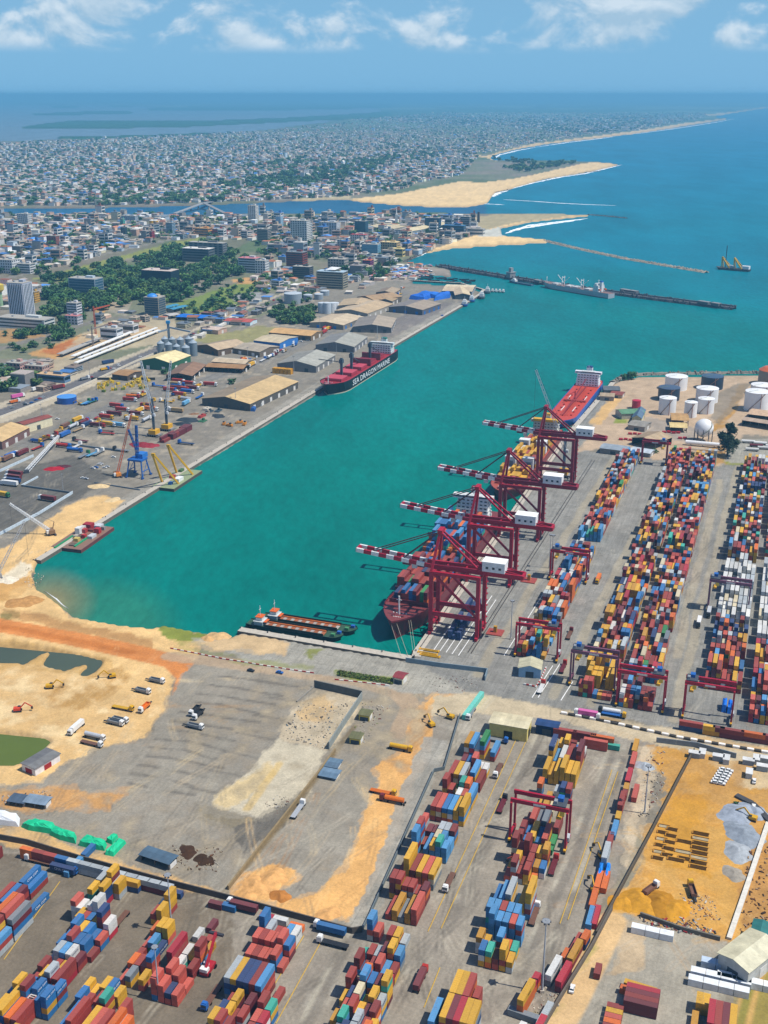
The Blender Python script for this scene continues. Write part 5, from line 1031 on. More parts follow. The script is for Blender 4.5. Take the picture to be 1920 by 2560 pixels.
# small grey boat and shelter on the breakwater
t = thing('harbour_launch', 'blue grey launch tied to the inner end of the breakwater', 'boat', at(1272, 705, 0), rz); hull_mesh(60, 9, 3, C('3a6a86'), C('5a6a72'), C('2a3a44'), 0.2, 1).build('hull', M['paint'], t); MB().box((0, 14, 3), (6, 10, 3), 0, WHITE).box((0, 14, 6), (4, 5, 2.4), 0, WHITE).build('cabin', M['paint'], t)
t = thing('lookout_house', 'small grey lookout house on the breakwater', 'building', at(1277, 693, 3.8), rz); MB().box((0, 0, 0), (14, 10, 9), 0, C('8a8a8c')).build('wall', M['wall'], t); MB().box((0, 0, 9), (16, 12, 0.6), 0, C('a8a8a6')).build('roof', M['wall'], t); MB().box((2, 2, 9.6), (6, 6, 8), 0, C('9a9a9a')).build('lantern_room', M['wall'], t)
for i, (u, v) in enumerate(((1345, 706), (1565, 730), (1585, 733), (1760, 760), (1790, 764))):
    t = thing('stores_shed', f'{ordinal(i)} low dark shed out along the breakwater deck', 'shed', at(u, v, 3.7), rz, 'sheds on the breakwater'); MB().box((0, 0, 0), (8, 14 + 6 * (i % 2), 4), 0, C('6a6a6c')).build('wall', M['wall'], t); MB().box((0, 0, 4), (8.6, 14.6 + 6 * (i % 2), 0.5), 0, C('8a8888')).build('roof', M['roof'], t)
# dredger out at sea
a, b_ = at(1790, 672, 0), at(1874, 679, 0); d = (b_ - a).normalized(); rz = math.atan2(d.y, d.x) - PI / 2; L = (b_ - a).length
t = thing('dredger', 'dark dredger with two yellow gantries at sea beyond the breakwaters', 'ship', a, rz); hull_mesh(L, 16, 4, C('23262a'), C('5a564c'), C('1c1c1e'), 0.1, 1).build('hull', M['paint'], t)
MB().beam((0, L * .27, 4), (0, L * .27, 46), 1.1, 1.1, C('2a2c30')).build('spud_mast', M['paint'], t)
for y in (.22, .58):
    for s in (-1, 1): MB().beam((s * 6, L * y + 14, 4), (s * 1.5, L * y - 4, 24), 2.2, 2.2, YEL).beam((s * 5, L * y - 2, 4), (s * 1.5, L * y - 4, 24), 1.5, 1.5, YEL).build('gantry_leg', M['paint'], t)
MB().box((0, L * .42, 4), (9, 12, 5), 0, C('c8ccca')).box((0, L * .88, 4), (10, 14, 6), 0, C('e0e0dc')).build('deck_house', M['paint'], t); MB().box((2, L * .5, 4), (5, 6, 4), 0, BLUE).build('winch_house', M['paint'], t)
# tugs and fishing boats at the far quay end
for i, (u, v, c, L) in enumerate(((1160, 768, '2a62b4', 30), (1178, 757, '3a72c0', 26), (1203, 749, '6a6e72', 36), (1218, 735, '8a8a8a', 24))):
    t = thing('tug', ['bright blue tug with white house at the far quay end', 'second blue tug behind the first', 'grey tug with white house off the quay tip', 'small grey launch beyond the tugs'][i], 'boat', at(u, v, 0), GRZ + 0.2); hull_mesh(L, 10, 3.2, C(c), C('7a7a76'), C('2a2a2c'), 0.2, 1.4, 0.15, 0.7).build('hull', M['paint'], t)
    mb = MB(); house(mb, 0, L * .4, 2.6, 7, 11, 2, WHITE); h = mb.build('deck_house', M['paint'], t); MB().box((0, L * .4 - 5.3, 3.6), (5, 0.1, 1)).build('window', M['glass'], h); MB().box((0, L * .4, 8), (4.5, 5, 2.6), 0, WHITE).build('wheelhouse', M['paint'], t); MB().beam((0, L * .45, 10), (0, L * .45, 16), .3, .3, WHITE).build('mast', M['paint'], t); MB().box((0, L * .62, 3), (2, 2, 4.5), 0, C('3a3a40')).build('funnel', M['paint'], t)
for i, u in enumerate((1232, 1241, 1250, 1259)):
    t = thing('pilot_boat', f'white pilot boat, {ordinal(i)} in the line off the quay tip', 'boat', at(u, 731 + i * 0.4, 0), GRZ + 0.3, 'white boats off the quay tip'); hull_mesh(15, 5, 2, WHITE, C('b8b8b4'), C('5a5a5a'), 0.25, .8).build('hull', M['paint'], t); MB().box((0, 7, 1.8), (3, 5, 3), 0, WHITE).build('cabin', M['paint'], t)
t = thing('work_boat', 'small red and blue work boat under the old quay', 'boat', at(1101, 797, 0), QZ); hull_mesh(16, 5, 2, C('a83a30'), C('6a6a80'), C('2a2a2c'), 0.2, 1).build('hull', M['paint'], t); MB().box((0, 9, 1.6), (3.4, 5, 2.6), 0, C('3a5a9a')).build('cabin', M['paint'], t)
cano = MB(); cano_m = hull_mesh(13, 2.6, 1.3, C('4a5560'), C('6a5a4a'), C('2a2a2c'), 0.35, 1.0, 0.3, 0.3, 0.5)
cm = [hull_mesh(13, 2.6, 1.3, C(h), C('6a5a4a'), C('2a2a2c'), 0.35, 1.0, 0.3, 0.3, 0.5).mesh('hull', M['paint']) for h in ('4a5560', '35586a', '6a4a40', '7a7a78')]
rng = random.Random(4)
LANDMARK.append(('the fishing harbour head', at(1062, 690)))
for i in range(46):
    u = rng.uniform(1050, 1190); v = 695 + (u - 1050) * 0.07 + rng.uniform(-5, 7)
    o = put('fishing_canoe', cm[i % 4], None, at(u, v, 0), rng.uniform(-.6, .6) + 1.2); later(o, ('grey', 'blue grey', 'brown', 'pale')[i % 4] + ' wooden fishing canoe afloat', 'canoe', 'canoes in the fishing harbour')
# working barges on the old quay
def barge(pxs, label, deckc, side, name='work_barge'):
    P = [at(u, v, 0) for u, v in pxs]; ax = (P[2] - P[1]); L = ax.length; d = ax.normalized(); rz = math.atan2(d.y, d.x) - PI / 2; B = (P[1] - P[0]).length
    t = thing(name, label, 'barge', (P[0] + P[1]) / 2, rz); mb = MB(); mb.box((0, L / 2, -1), (B, L, 3.6), 0, side); mb.box((0, L / 2, 2.6), (B - .6, L - .6, 0.12), 0, deckc); mb.build('hull', M['paint'], t); return t, L, B
t, L, B = barge([(381, 1222), (432, 1232), (503, 1185), (455, 1172)], 'flat barge with two yellow sheerleg frames at the old quay', C('8f9a72'), C('5a5048'))
for y in (.12, .62):
    for s in (-1, 1): MB().beam((s * B * .36, L * y + 8, 2.6), (s * .6 - B * .15, L * y - 12, 34), 1.5, 1.5, YEL).build('sheerleg', M['paint'], t)
    MB().beam((-B * .15 - 1.5, L * y - 12, 34), (-B * .15 + 1.5, L * y - 12, 34), 2, 2, YEL).build('sheerleg_head', M['paint'], t)
MB().box((B * .2, L * .4, 2.7), (5, 9, 3), 0, WHITE).build('deck_house', M['paint'], t); MB().box((-B * .2, L * .5, 2.7), (4, 5, 2.6), 0, C('a83a3a')).build('winch', M['paint'], t); MB().box((B * .1, L * .2, 2.7), (3, 4, 2), 0, BLUE).build('pump', M['paint'], t); MB().box((-B * .25, L * .85, 2.7), (3, 6, 2.2), 0, C('4a6a3a')).build('deck_tank', M['paint'], t)
LANDMARK.append(('the yellow sheerlegs', at(430, 1215)))
t, L, B = barge([(132, 1372), (199, 1386), (282, 1328), (228, 1312)], 'rusty work barge with small white cabins at the sandy quay', C('8a6a58'), C('6e3a3a'))
for x, y, sx, sy, h, c in ((-.25, .6, 4, 5, 5, 'd8d8d4'), (-.25, .7, 4, 5, 4, 'c9c4be'), (-.12, .66, 3, 4, 3.2, 'a83a38'), (.12, .88, 5, 6, 3.2, 'c8cacc'), (-.15, .92, 4, 4, 2.6, 'd8d8d4'), (.3, .5, 4, 7, 2.2, 'c0c4c6'), (.0, .75, 5, 4, 1.6, '7a3a38'), (.3, .85, 3, 3, 2.6, '8f8a86'), (-.05, .5, 4, 5, 1.2, '5f4a40'), (.1, .15, 6, 5, .8, '6a5a4a'), (-.2, .85, 7, 6, 4, 'a02830'), (.28, .7, 4, 4, 4, 'b02a30'), (-.3, .2, 1.4, 26, 1, '2a8a5a'), (.2, .28, 1.4, 20, 1, '2a9a6a'), (0, .32, 4, 4, 2.4, 'c8b060'), (.1, .45, 3, 3, 3, 'b83a34'), (-.1, .4, 5, 3, 1.6, '5a5a5a')):
    MB().box((B * x, L * y, 2.75), (sx, sy, h), 0, C(c)).build('deck_house' if h > 3 else 'deck_gear', M['paint'], t)
# two hopper barges lying side by side at the basin head
bow = at(852, 1610, 0); st = at(612, 1571, 0); d = (st - bow).normalized(); rz = math.atan2(d.y, d.x) - PI / 2; L = (st - bow).length; side = Vector((-d.y, d.x, 0)); side = side if side.y > 0 else -side
for k, lab in enumerate(('black open hopper barge tied to the basin head quay', 'black open hopper barge lying outside the first one')):
    t = thing('hopper_barge', lab, 'barge', bow + side * (5.5 + 11.0 * k) - d * (5 * k), rz, 'hopper barges'); B = 10.2
    hull_mesh(L, B, 3.0, C('1c1e20'), C('39553f'), C('1a1a1c'), 0.07, 0.9, 0.1, 0.8, 0.5).build('hull', M['paint'], t)
    for s_ in (-1, 1): MB().box((s_ * 3.9, L * .5, 2.6), (.35, L * .62, 1.5), 0, C('2c3a30')).build('hopper_coaming', M['paint'], t)
    MB().box((0, L * .5, 2.7), (7.3, L * .61, .08), 0, C('8a5430')).build('hopper_floor', M['paint'], t)
    for j in range(16):
        c_ = C(('a8623c', 'b0a89c', '9a5a34', 'a89a90')[(j + k) % 4]); MB().box((-1.0, L * (.205 + .0395 * j), 2.8), (4.6, 2.2, .25), 0, c_).build('bottom_door', M['paint'], t)
    MB().box((2.6, L * .5, 2.8), (1.0, L * .6, .5), 0, C('c0672c')).build('door_rail', M['paint'], t)
    mb = MB(); house(mb, 0, L * .87, 2.6, 7, 6, 1, C('9fb0b2')); h_ = mb.build('deck_house', M['paint'], t); MB().box((0, L * .87 - 3.05, 3.5), (5, .1, 1)).build('window', M['glass'], h_)
    MB().box((0, L * .87, 5.3), (4.6, 4.2, 2.3), 0, C('c8cecc')).build('wheelhouse', M['paint'], t); MB().box((0, L * .87, 7.6), (5.6, 4.8, .35), 0, ORG).build('wheelhouse_roof', M['paint'], t); MB().box((0, L * .805, 4.8), (5.2, 2, .3), 0, ORG).build('awning', M['paint'], t)
    MB().beam((0, L * .87, 7.9), (0, L * .87, 15), .25, .25, WHITE).beam((-1.2, L * .87, 12.5), (1.2, L * .87, 12.5), .2, .2, WHITE).build('mast', M['paint'], t)
    for s_ in (-1, 1): MB().tube((s_ * 5.0, L * .95, 2.0), (s_ * 5.6, L * .95, 2.0), 1.2, 12).build('tyre_fender', M['rubber'], t)
    MB().box((2, L * .06, 3.1), (2, 2.4, 1.6), 0, C('2a62b0')).build('winch', M['paint'], t); MB().box((-2, L * .1, 3.1), (2, 2.4, 1.4), 0, C('4a8a5a')).build('winch', M['paint'], t)
LANDMARK.append(('the hopper barge', at(735, 1580)))
# ------------------------------------------------------------------ sheds, tanks, silos
def shed(A, B, Cc, eave, ridge, label, roofc, wallc, axis='r', roof2=None, door=None, name='warehouse', cat='warehouse', overhang=0.6, openside=False, vents=0):
    """gabled or mono-pitch shed; A, B, Cc: photograph points of three eave corners (front left, front right, back right)"""
    a, b, c = at(*A, GZ + eave), at(*B, GZ + eave), at(*Cc, GZ + eave); e1 = (b - a).normalized(); W = (b - a).length; e2 = (c - b); e2 = e2 - e1 * e2.dot(e1); D = max(6.0, e2.length); rz = math.atan2(e1.y, e1.x)
    o = (a + b) / 2; o.z = GZ; t = thing(name, label, cat, o, rz); w2 = W / 2 + overhang; y0, y1 = -overhang, D + overhang
    mb = MB()
    if openside:
        for x in np.linspace(-W / 2 + .3, W / 2 - .3, max(3, int(W / 7))): mb.box((x, 0.3, 0), (0.5, 0.5, eave - .1), 0, C('6a6560'))
        mb.box((0, D - 0.4, 0), (W, 0.4, eave - .1), 0, wallc); mb.box((-W / 2 + .2, D / 2, 0), (.4, D - 1, eave - .1), 0, wallc)
    else: mb.box((0, D / 2, 0), (W, D, eave - 0.02), 0, wallc)
    if axis == 'r': mb.add([(-W / 2, 0, eave - .02), (W / 2, 0, eave - .02), (0, 0, eave + ridge - .15), (-W / 2, D, eave - .02), (W / 2, D, eave - .02), (0, D, eave + ridge - .15)], [(0, 1, 2), (5, 4, 3)], wallc)
    else: mb.add([(-W / 2, 0, eave - .02), (-W / 2, D, eave - .02), (-W / 2, D / 2, eave + ridge - .15), (W / 2, 0, eave - .02), (W / 2, D, eave - .02), (W / 2, D / 2, eave + ridge - .15)], [(0, 2, 1), (3, 4, 5)], wallc)
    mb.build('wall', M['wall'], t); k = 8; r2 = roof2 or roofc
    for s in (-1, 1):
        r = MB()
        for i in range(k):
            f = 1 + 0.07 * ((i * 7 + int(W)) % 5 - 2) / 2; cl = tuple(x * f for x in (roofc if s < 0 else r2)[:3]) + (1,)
            if axis == 'r':
                ya, yb = y0 + (y1 - y0) * i / k, y0 + (y1 - y0) * (i + 1) / k; p = [(s * w2, ya, eave - ridge * overhang / (W / 2)), (s * w2, yb, eave - ridge * overhang / (W / 2)), (0, yb, eave + ridge), (0, ya, eave + ridge)]
            else:
                xa, xb = -w2 + 2 * w2 * i / k, -w2 + 2 * w2 * (i + 1) / k; yy = y0 if s < 0 else y1; p = [(xa, yy, eave - ridge * overhang / (D / 2)), (xb, yy, eave - ridge * overhang / (D / 2)), (xb, D / 2, eave + ridge), (xa, D / 2, eave + ridge)]
            q = [(x, y, z + .22) for x, y, z in p]; r.hexa(p + q, cl)
        r.build('roof_slope', M['roof'], t)
    nd = max(1, int(D / 16)); dm_ = MB().box((0, 0, 0), (0.16, 4.6, min(4.8, eave * .7)), 0, door or C('d8d6d0')).mesh('door', M['wall'])
    for i in range(nd): put('door', dm_, t, (W / 2 + 0.04, D * (i + .5) / nd, 0))
    fd = MB().box((0, 0, 0), (4.6, 0.16, min(4.6, eave * .65)), 0, door or C('4a5258')).mesh('door', M['wall'])
    if not openside:
        for i in range(max(1, int(W / 18))): put('door', fd, t, (-W / 2 + W * (i + .5) / max(1, int(W / 18)), -0.04, 0))
    for i in range(vents): MB().box((0, D * (i + .5) / vents, eave + ridge), (1.2, 3, 1.2), 0, C('8a8a86')).build('ridge_vent', M['roof'], t)
    LANDMARK.append((None, o)); LANDMARK.pop()
    return t
TANR, GRYR, BRNR, LTAN = C('b39a78'), C('8f8c82'), C('8f7056'), C('c2ae90')
DW = C('55524e'); GW = C('77746e'); WW = C('c9c5bc')
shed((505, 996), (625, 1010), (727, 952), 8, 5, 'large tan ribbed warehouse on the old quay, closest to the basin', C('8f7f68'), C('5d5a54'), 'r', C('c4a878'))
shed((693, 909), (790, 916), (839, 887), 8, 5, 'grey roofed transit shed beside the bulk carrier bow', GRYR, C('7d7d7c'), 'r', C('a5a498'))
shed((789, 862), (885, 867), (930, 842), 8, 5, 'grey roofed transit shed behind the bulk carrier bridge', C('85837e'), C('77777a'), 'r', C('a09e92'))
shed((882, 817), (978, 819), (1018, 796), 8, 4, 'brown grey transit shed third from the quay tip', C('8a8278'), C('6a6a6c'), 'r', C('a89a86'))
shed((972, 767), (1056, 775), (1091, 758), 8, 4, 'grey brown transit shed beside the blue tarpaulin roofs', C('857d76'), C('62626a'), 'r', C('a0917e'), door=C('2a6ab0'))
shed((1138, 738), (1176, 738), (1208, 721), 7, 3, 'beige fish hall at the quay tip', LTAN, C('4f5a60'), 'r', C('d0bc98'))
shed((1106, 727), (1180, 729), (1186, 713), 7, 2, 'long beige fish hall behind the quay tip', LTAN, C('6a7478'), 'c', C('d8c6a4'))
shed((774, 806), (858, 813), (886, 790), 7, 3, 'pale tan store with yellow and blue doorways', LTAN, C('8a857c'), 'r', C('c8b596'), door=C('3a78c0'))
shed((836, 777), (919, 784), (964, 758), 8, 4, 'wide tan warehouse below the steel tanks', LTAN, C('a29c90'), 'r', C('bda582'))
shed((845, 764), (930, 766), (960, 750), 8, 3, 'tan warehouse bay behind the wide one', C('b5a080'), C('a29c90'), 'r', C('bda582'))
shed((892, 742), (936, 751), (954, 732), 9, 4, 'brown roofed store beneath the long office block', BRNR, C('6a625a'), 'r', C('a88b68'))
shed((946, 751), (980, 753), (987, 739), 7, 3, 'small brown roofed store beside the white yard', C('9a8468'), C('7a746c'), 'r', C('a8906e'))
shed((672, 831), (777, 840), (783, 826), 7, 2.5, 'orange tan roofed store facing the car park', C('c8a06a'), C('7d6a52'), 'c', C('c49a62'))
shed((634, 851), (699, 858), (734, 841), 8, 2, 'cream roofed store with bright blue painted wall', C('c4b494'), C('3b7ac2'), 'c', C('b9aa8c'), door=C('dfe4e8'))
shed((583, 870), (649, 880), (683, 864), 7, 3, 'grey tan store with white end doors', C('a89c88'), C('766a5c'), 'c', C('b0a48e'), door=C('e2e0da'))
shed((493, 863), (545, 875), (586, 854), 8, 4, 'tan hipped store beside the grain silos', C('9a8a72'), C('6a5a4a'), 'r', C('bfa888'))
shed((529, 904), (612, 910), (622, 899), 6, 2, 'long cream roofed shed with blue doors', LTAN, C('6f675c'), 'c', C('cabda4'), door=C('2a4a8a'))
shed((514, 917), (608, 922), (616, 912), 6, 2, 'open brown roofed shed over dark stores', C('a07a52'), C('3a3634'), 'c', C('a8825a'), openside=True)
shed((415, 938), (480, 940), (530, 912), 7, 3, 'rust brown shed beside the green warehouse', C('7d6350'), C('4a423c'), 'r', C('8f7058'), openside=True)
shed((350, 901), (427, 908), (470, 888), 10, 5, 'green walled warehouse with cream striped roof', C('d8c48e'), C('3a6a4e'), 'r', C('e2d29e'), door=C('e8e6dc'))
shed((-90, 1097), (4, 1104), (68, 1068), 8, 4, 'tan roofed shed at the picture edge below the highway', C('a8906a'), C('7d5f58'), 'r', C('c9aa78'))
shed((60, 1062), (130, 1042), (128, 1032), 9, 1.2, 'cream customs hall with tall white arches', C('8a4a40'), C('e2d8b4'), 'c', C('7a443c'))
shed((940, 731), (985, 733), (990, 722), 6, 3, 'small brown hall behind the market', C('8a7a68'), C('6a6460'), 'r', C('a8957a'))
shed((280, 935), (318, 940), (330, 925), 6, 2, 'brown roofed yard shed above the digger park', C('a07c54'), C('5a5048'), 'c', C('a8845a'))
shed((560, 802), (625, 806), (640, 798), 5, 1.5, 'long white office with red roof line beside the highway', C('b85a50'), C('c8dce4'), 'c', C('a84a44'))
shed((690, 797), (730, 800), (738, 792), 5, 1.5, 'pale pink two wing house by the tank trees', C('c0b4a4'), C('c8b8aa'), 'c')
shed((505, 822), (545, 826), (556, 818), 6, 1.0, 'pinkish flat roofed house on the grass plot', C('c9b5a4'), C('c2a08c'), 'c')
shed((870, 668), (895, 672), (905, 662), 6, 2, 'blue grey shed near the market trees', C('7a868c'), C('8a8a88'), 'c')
# tarpaulin covered cargo
def tarp(px, col, label, h=3.0, name='tarpaulin_stack'):
    P = [at(u, v) for u, v in px]; c = sum(P, Vector()) / len(P); t = thing(name, label, 'tarpaulin', c); mb = MB(); k = len(P); rng = random.Random(k + int(px[0][0]))
    ring0 = [p - c for p in P]; ring1 = [q * 0.86 + Vector((0, 0, h * rng.uniform(.7, 1.0))) for q in ring0]; ring2 = [q * 0.4 + Vector((0, 0, h * rng.uniform(.95, 1.25))) for q in ring0]; v = ring0 + ring1 + ring2 + [Vector((0, 0, h * 1.1))]
    f = [(j * k + i, j * k + (i + 1) % k, (j + 1) * k + (i + 1) % k, (j + 1) * k + i) for j in range(2) for i in range(k)] + [(2 * k + i, 2 * k + (i + 1) % k, 3 * k) for i in range(k)]
    mb.add([tuple(q) for q in v], f, col); mb.build('cover', M['roof'], t); return t
def dense(px, n):
    out = []
    for i in range(len(px)):
        a, b = px[i], px[(i + 1) % len(px)]
        for j in range(n): out.append((a[0] + (b[0] - a[0]) * j / n, a[1] + (b[1] - a[1]) * j / n))
    return out
BT = C('1f62c0')
tarp(dense([(1022, 748), (1050, 738), (1085, 742), (1060, 752)], 3), BT, 'crumpled blue tarpaulin stack closest to the transit shed', 7); tarp(dense([(1050, 735), (1100, 740), (1095, 747), (1048, 742)], 3), C('2a72cc'), 'blue tarpaulin stack in the middle of the fish quay', 7); tarp(dense([(1085, 752), (1125, 745), (1128, 735), (1090, 741)], 3), C('2468c4'), 'blue tarpaulin stack beside the fish hall', 7)
GT = C('1fc08a')
tarp(dense([(52, 2068), (88, 2056), (140, 2068), (134, 2086), (70, 2076)], 4), GT, 'bright green tarpaulin heap at the upper end of the line', 3.2); tarp(dense([(124, 2088), (138, 2074), (192, 2092), (190, 2110), (150, 2100)], 4), GT, 'bright green tarpaulin heap in the middle of the line', 3.0)
tarp(dense([(196, 2114), (216, 2094), (268, 2112), (262, 2128), (228, 2122)], 4), GT, 'bright green tarpaulin heap beside the folded one', 3.0); tarp(dense([(262, 2138), (300, 2102), (316, 2108), (284, 2142)], 4), GT, 'long bright green tarpaulin roll at the lower end', 2.6); tarp(dense([(266, 2106), (284, 2092), (296, 2094), (280, 2112)], 3), GT, 'small bright green tarpaulin heap above the roll', 2.6)
tarp(dense([(-70, 2040), (0, 2034), (50, 2046), (48, 2068), (0, 2062), (-70, 2056)], 3), C('dfe2e4'), 'white sheeted pallets beside the green tarpaulins', 3.2)
# storage tanks
def tank(px, r, toppx, label, col, roofc=None, rise=1.2, ladder=True, n=36, name='storage_tank'):
    p = at(*px); h = max(3, height(px[0], toppx, p) - GZ); t = thing(name, label, 'tank', p); mb = MB()
    mb.lathe((0, 0, 0), [(r, 0), (r, h * .33), (r + .04, h * .335), (r, h * .34), (r, h * .66), (r + .04, h * .665), (r, h * .67), (r, h)], n, col); mb.build('shell', M['tank'], t)
    rf = MB(); rf.lathe((0, 0, h), [(r + .12, 0), (r + .12, .25), (r * .6, rise * .75), (r * .15, rise)], n, roofc or col); rf.build('roof', M['tank'], t)
    if ladder:
        st = MB(); k = 14
        for i in range(k):
            a0 = rad(-150 + 75 * i / k); a1 = rad(-150 + 75 * (i + 1) / k); st.beam(((r + .5) * math.cos(a0), (r + .5) * math.sin(a0), h * i / k), ((r + .5) * math.cos(a1), (r + .5) * math.sin(a1), h * (i + 1) / k), 0.8, 0.5, C('8a7060'))
        st.build('spiral_stair', M['paint'], t); MB().box((0, -r - .3, 0), (.5, .4, h), 0, C('a87860')).build('ladder', M['paint'], t)
        MB().beam((0, 0, h + rise + .1), (-(r) * .85, -(r) * .35, h + .6), .5, .3, C('7a8a6a')).build('roof_walkway', M['paint'], t)
    return t
WT, DT = C('e6e6e4'), C('2c3a4c')
tank((1689, 972), 12.6, 940, 'wide white tank at the back of the tank farm', WT); tank((1779, 970), 12.4, 940, 'dark slate tank at the back of the tank farm', C('27384a'), C('3f566c')); tank((1671, 998), 11.8, 968, 'dark slate tank in front of the wide white one', DT, C('46566c')); tank((1766, 1003), 12.0, 970, 'broad white tank behind the smaller pair', WT)
tank((1667, 1033), 9.0, 994, 'white tank with stair closest to the red tank', WT); tank((1725, 1041), 6.6, 1005, 'narrow white tank in the front row', WT); tank((1763, 1031), 8.6, 996, 'white tank beside the narrow one', WT)
tank((1890, 1024), 13, 978, 'tall white tank at the picture edge', WT); tank((1905, 985), 13, 962, 'white tank behind the tall edge tank', WT); tank((1925, 960), 14, 925, 'grey tank with orange conical roof at the picture edge', C('8a7f72'), C('c8663a'), 5); tank((1590, 1021), 4.6, 1001, 'small red tank beside the tank farm road', C('a81f38'), C('b8243e'), 1, False)
LANDMARK += [('the white tanks', at(1700, 1020)), ('the tall edge tank', at(1890, 1024))]
p = at(1757, 1102); t = thing('gas_sphere', 'white spherical gas tank on dark legs beside the big dark tree', 'tank', p); R_ = 9.0; s_ = MB(); s_.lathe((0, 0, 4 + R_), [(max(.05, R_ * math.cos(rad(a))), R_ * math.sin(rad(a))) for a in range(-90, 91, 10)], 32, WT); s_.build('sphere', M['tank'], t, smooth=True)
for k in range(10): a = 2 * PI * k / 10; MB().beam((R_ * .98 * math.cos(a), R_ * .98 * math.sin(a), 0), (R_ * .98 * math.cos(a), R_ * .98 * math.sin(a), 4 + R_), .6, .6, C('5a5a5c')).build('leg', M['paint'], t)
st = MB()
for i in range(12):
    a0, a1 = rad(-140 + 9 * i), rad(-140 + 9 * (i + 1)); z0, z1 = 4 + i * 1.3, 4 + (i + 1) * 1.3; r0 = math.sqrt(max(0, R_ ** 2 - (z0 - 13) ** 2)) + .6; r1 = math.sqrt(max(0, R_ ** 2 - (z1 - 13) ** 2)) + .6; st.beam((r0 * math.cos(a0), r0 * math.sin(a0), z0), (r1 * math.cos(a1), r1 * math.sin(a1), z1), .8, .4, C('8a8a78'))
st.build('spiral_stair', M['paint'], t)
t = thing('bullet_tank', 'long white horizontal gas tank under the sphere', 'tank', at(1756, 1116), GRZ); MB().tube((-16, 0, 3), (16, 0, 3), 2.0, 14, WT).build('shell', M['tank'], t)
for x in (-11, 0, 11): MB().box((x, 0, 0), (.8, 3, 1.6), 0, C('9a948c')).build('saddle', M['wall'], t)
t = thing('pipe_rack', 'beige pipe rack below the long gas tank', 'pipes', at(1760, 1126), GRZ)
for k in range(3): MB().tube((-18, -k * .9, 1.4), (18, -k * .9, 1.4), .35, 8, C('c8b8a0')).build('pipe', M['paint'], t)
# buildings of the tank farm
shed((1580, 1094), (1640, 1108), (1650, 1086), 7, 3, 'open brown gabled loading shed with red racks', C('9a8468'), C('3a3634'), 'r', C('b09a7a'), openside=True); shed((1555, 1035), (1612, 1032), (1618, 1020), 6, 2, 'long green roofed office near the red tank', C('5f8a6a'), C('b8b0a0'), 'c', C('5a8264')); shed((1580, 1044), (1604, 1046), (1612, 1024), 6, 3, 'blue grey gabled hut with cream gable', C('51687c'), C('d8cc9a'), 'r', C('5a7084'))
shed((1680, 1050), (1722, 1052), (1728, 1035), 6, 1.5, 'tan flat canopy in front of the white tanks', C('b8925e'), C('9a7a5a'), 'c', C('b08a5a'), openside=True); shed((1676, 1068), (1718, 1070), (1722, 1058), 5, 1, 'cream canopy over the loading bay', C('d6be82'), C('5a544c'), 'c', C('cfb67a'), openside=True); shed((1570, 1062), (1612, 1068), (1616, 1054), 5, 1.5, 'grey stone house in the tank farm yard', C('8f8a80'), C('9a948a'), 'c'); shed((1500, 1120), (1565, 1128), (1572, 1116), 5, 1, 'long grey sheet roof by the strip ends', C('8f9aa2'), C('8a8a88'), 'c'); shed((1574, 1126), (1625, 1134), (1630, 1124), 4, 1, 'pale blue grey sheet roof beside the palm', C('b5bec4'), C('8a8a88'), 'c')
shed((1870, 1035), (1960, 1046), (1965, 1032), 6, 1.5, 'beige loading canopy under the tall edge tank', C('c8a888'), C('6a5f58'), 'c', openside=True); shed((1855, 1050), (1960, 1066), (1965, 1058), 6, 1, 'dark columned loading bay at the edge', C('b09a84'), C('3a3a42'), 'c', openside=True)
shed((1510, 975), (1550, 976), (1560, 966), 5, 1.5, 'dark roofed hut on the quay corner', C('5f6468'), C('8a8478'), 'c'); shed((1500, 990), (1535, 992), (1545, 984), 5, 1.5, 'tan roofed hut on the tanker quay', C('a8957a'), C('9a9084'), 'c'); shed((1525, 985), (1555, 988), (1562, 980), 4, 1.2, 'rust roofed hut beside the quay trees', C('8a4a40'), C('a89a8c'), 'c')
for i, (u, v, n) in enumerate(((1575, 1086, 3), (1660, 1082, 4), (1700, 1097, 2), (1648, 1110, 3), (1690, 1125, 3), (1552, 1100, 3))):
    t = thing('cylinder_cage', f'{ordinal(i)} group of red gas bottle cages in the loading yard', 'cage', at(u, v), GRZ + .1, 'red bottle cages')
    for k in range(n): MB().box((k * 4.6, (k % 2) * 1.5, 0), (3.8, 3, 1.8), 0, C('b02430')).build('cage_rack', M['paint'], t)
for i, (u, v, c) in enumerate(((1870, 1108, 'd8d8d4'), (1890, 1118, '6a2030'), (1880, 1128, 'd0d0cc'), (1900, 1112, 'e0e0dc'), (1910, 1124, 'c8c8c4'), (1930, 1120, 'dadad6'))):
    t = thing('tanker_trailer', f'{ordinal(i)} parked tank trailer in the yard under the edge tank', 'trailer', at(u, v), GRZ + PI / 2 + .1, 'parked tank trailers'); MB().tube((0, -6, 2.2), (0, 6, 2.2), 1.2, 12, C(c)).build('barrel', M['tank'], t); MB().box((0, 0, .8), (2, 12, .3), 0, DGREY).build('chassis', M['paint'], t)
    for y in (-4, 4): MB().tube((-1.1, y, .5), (1.1, y, .5), .5, 10).build('axle_wheel', M['rubber'], t)
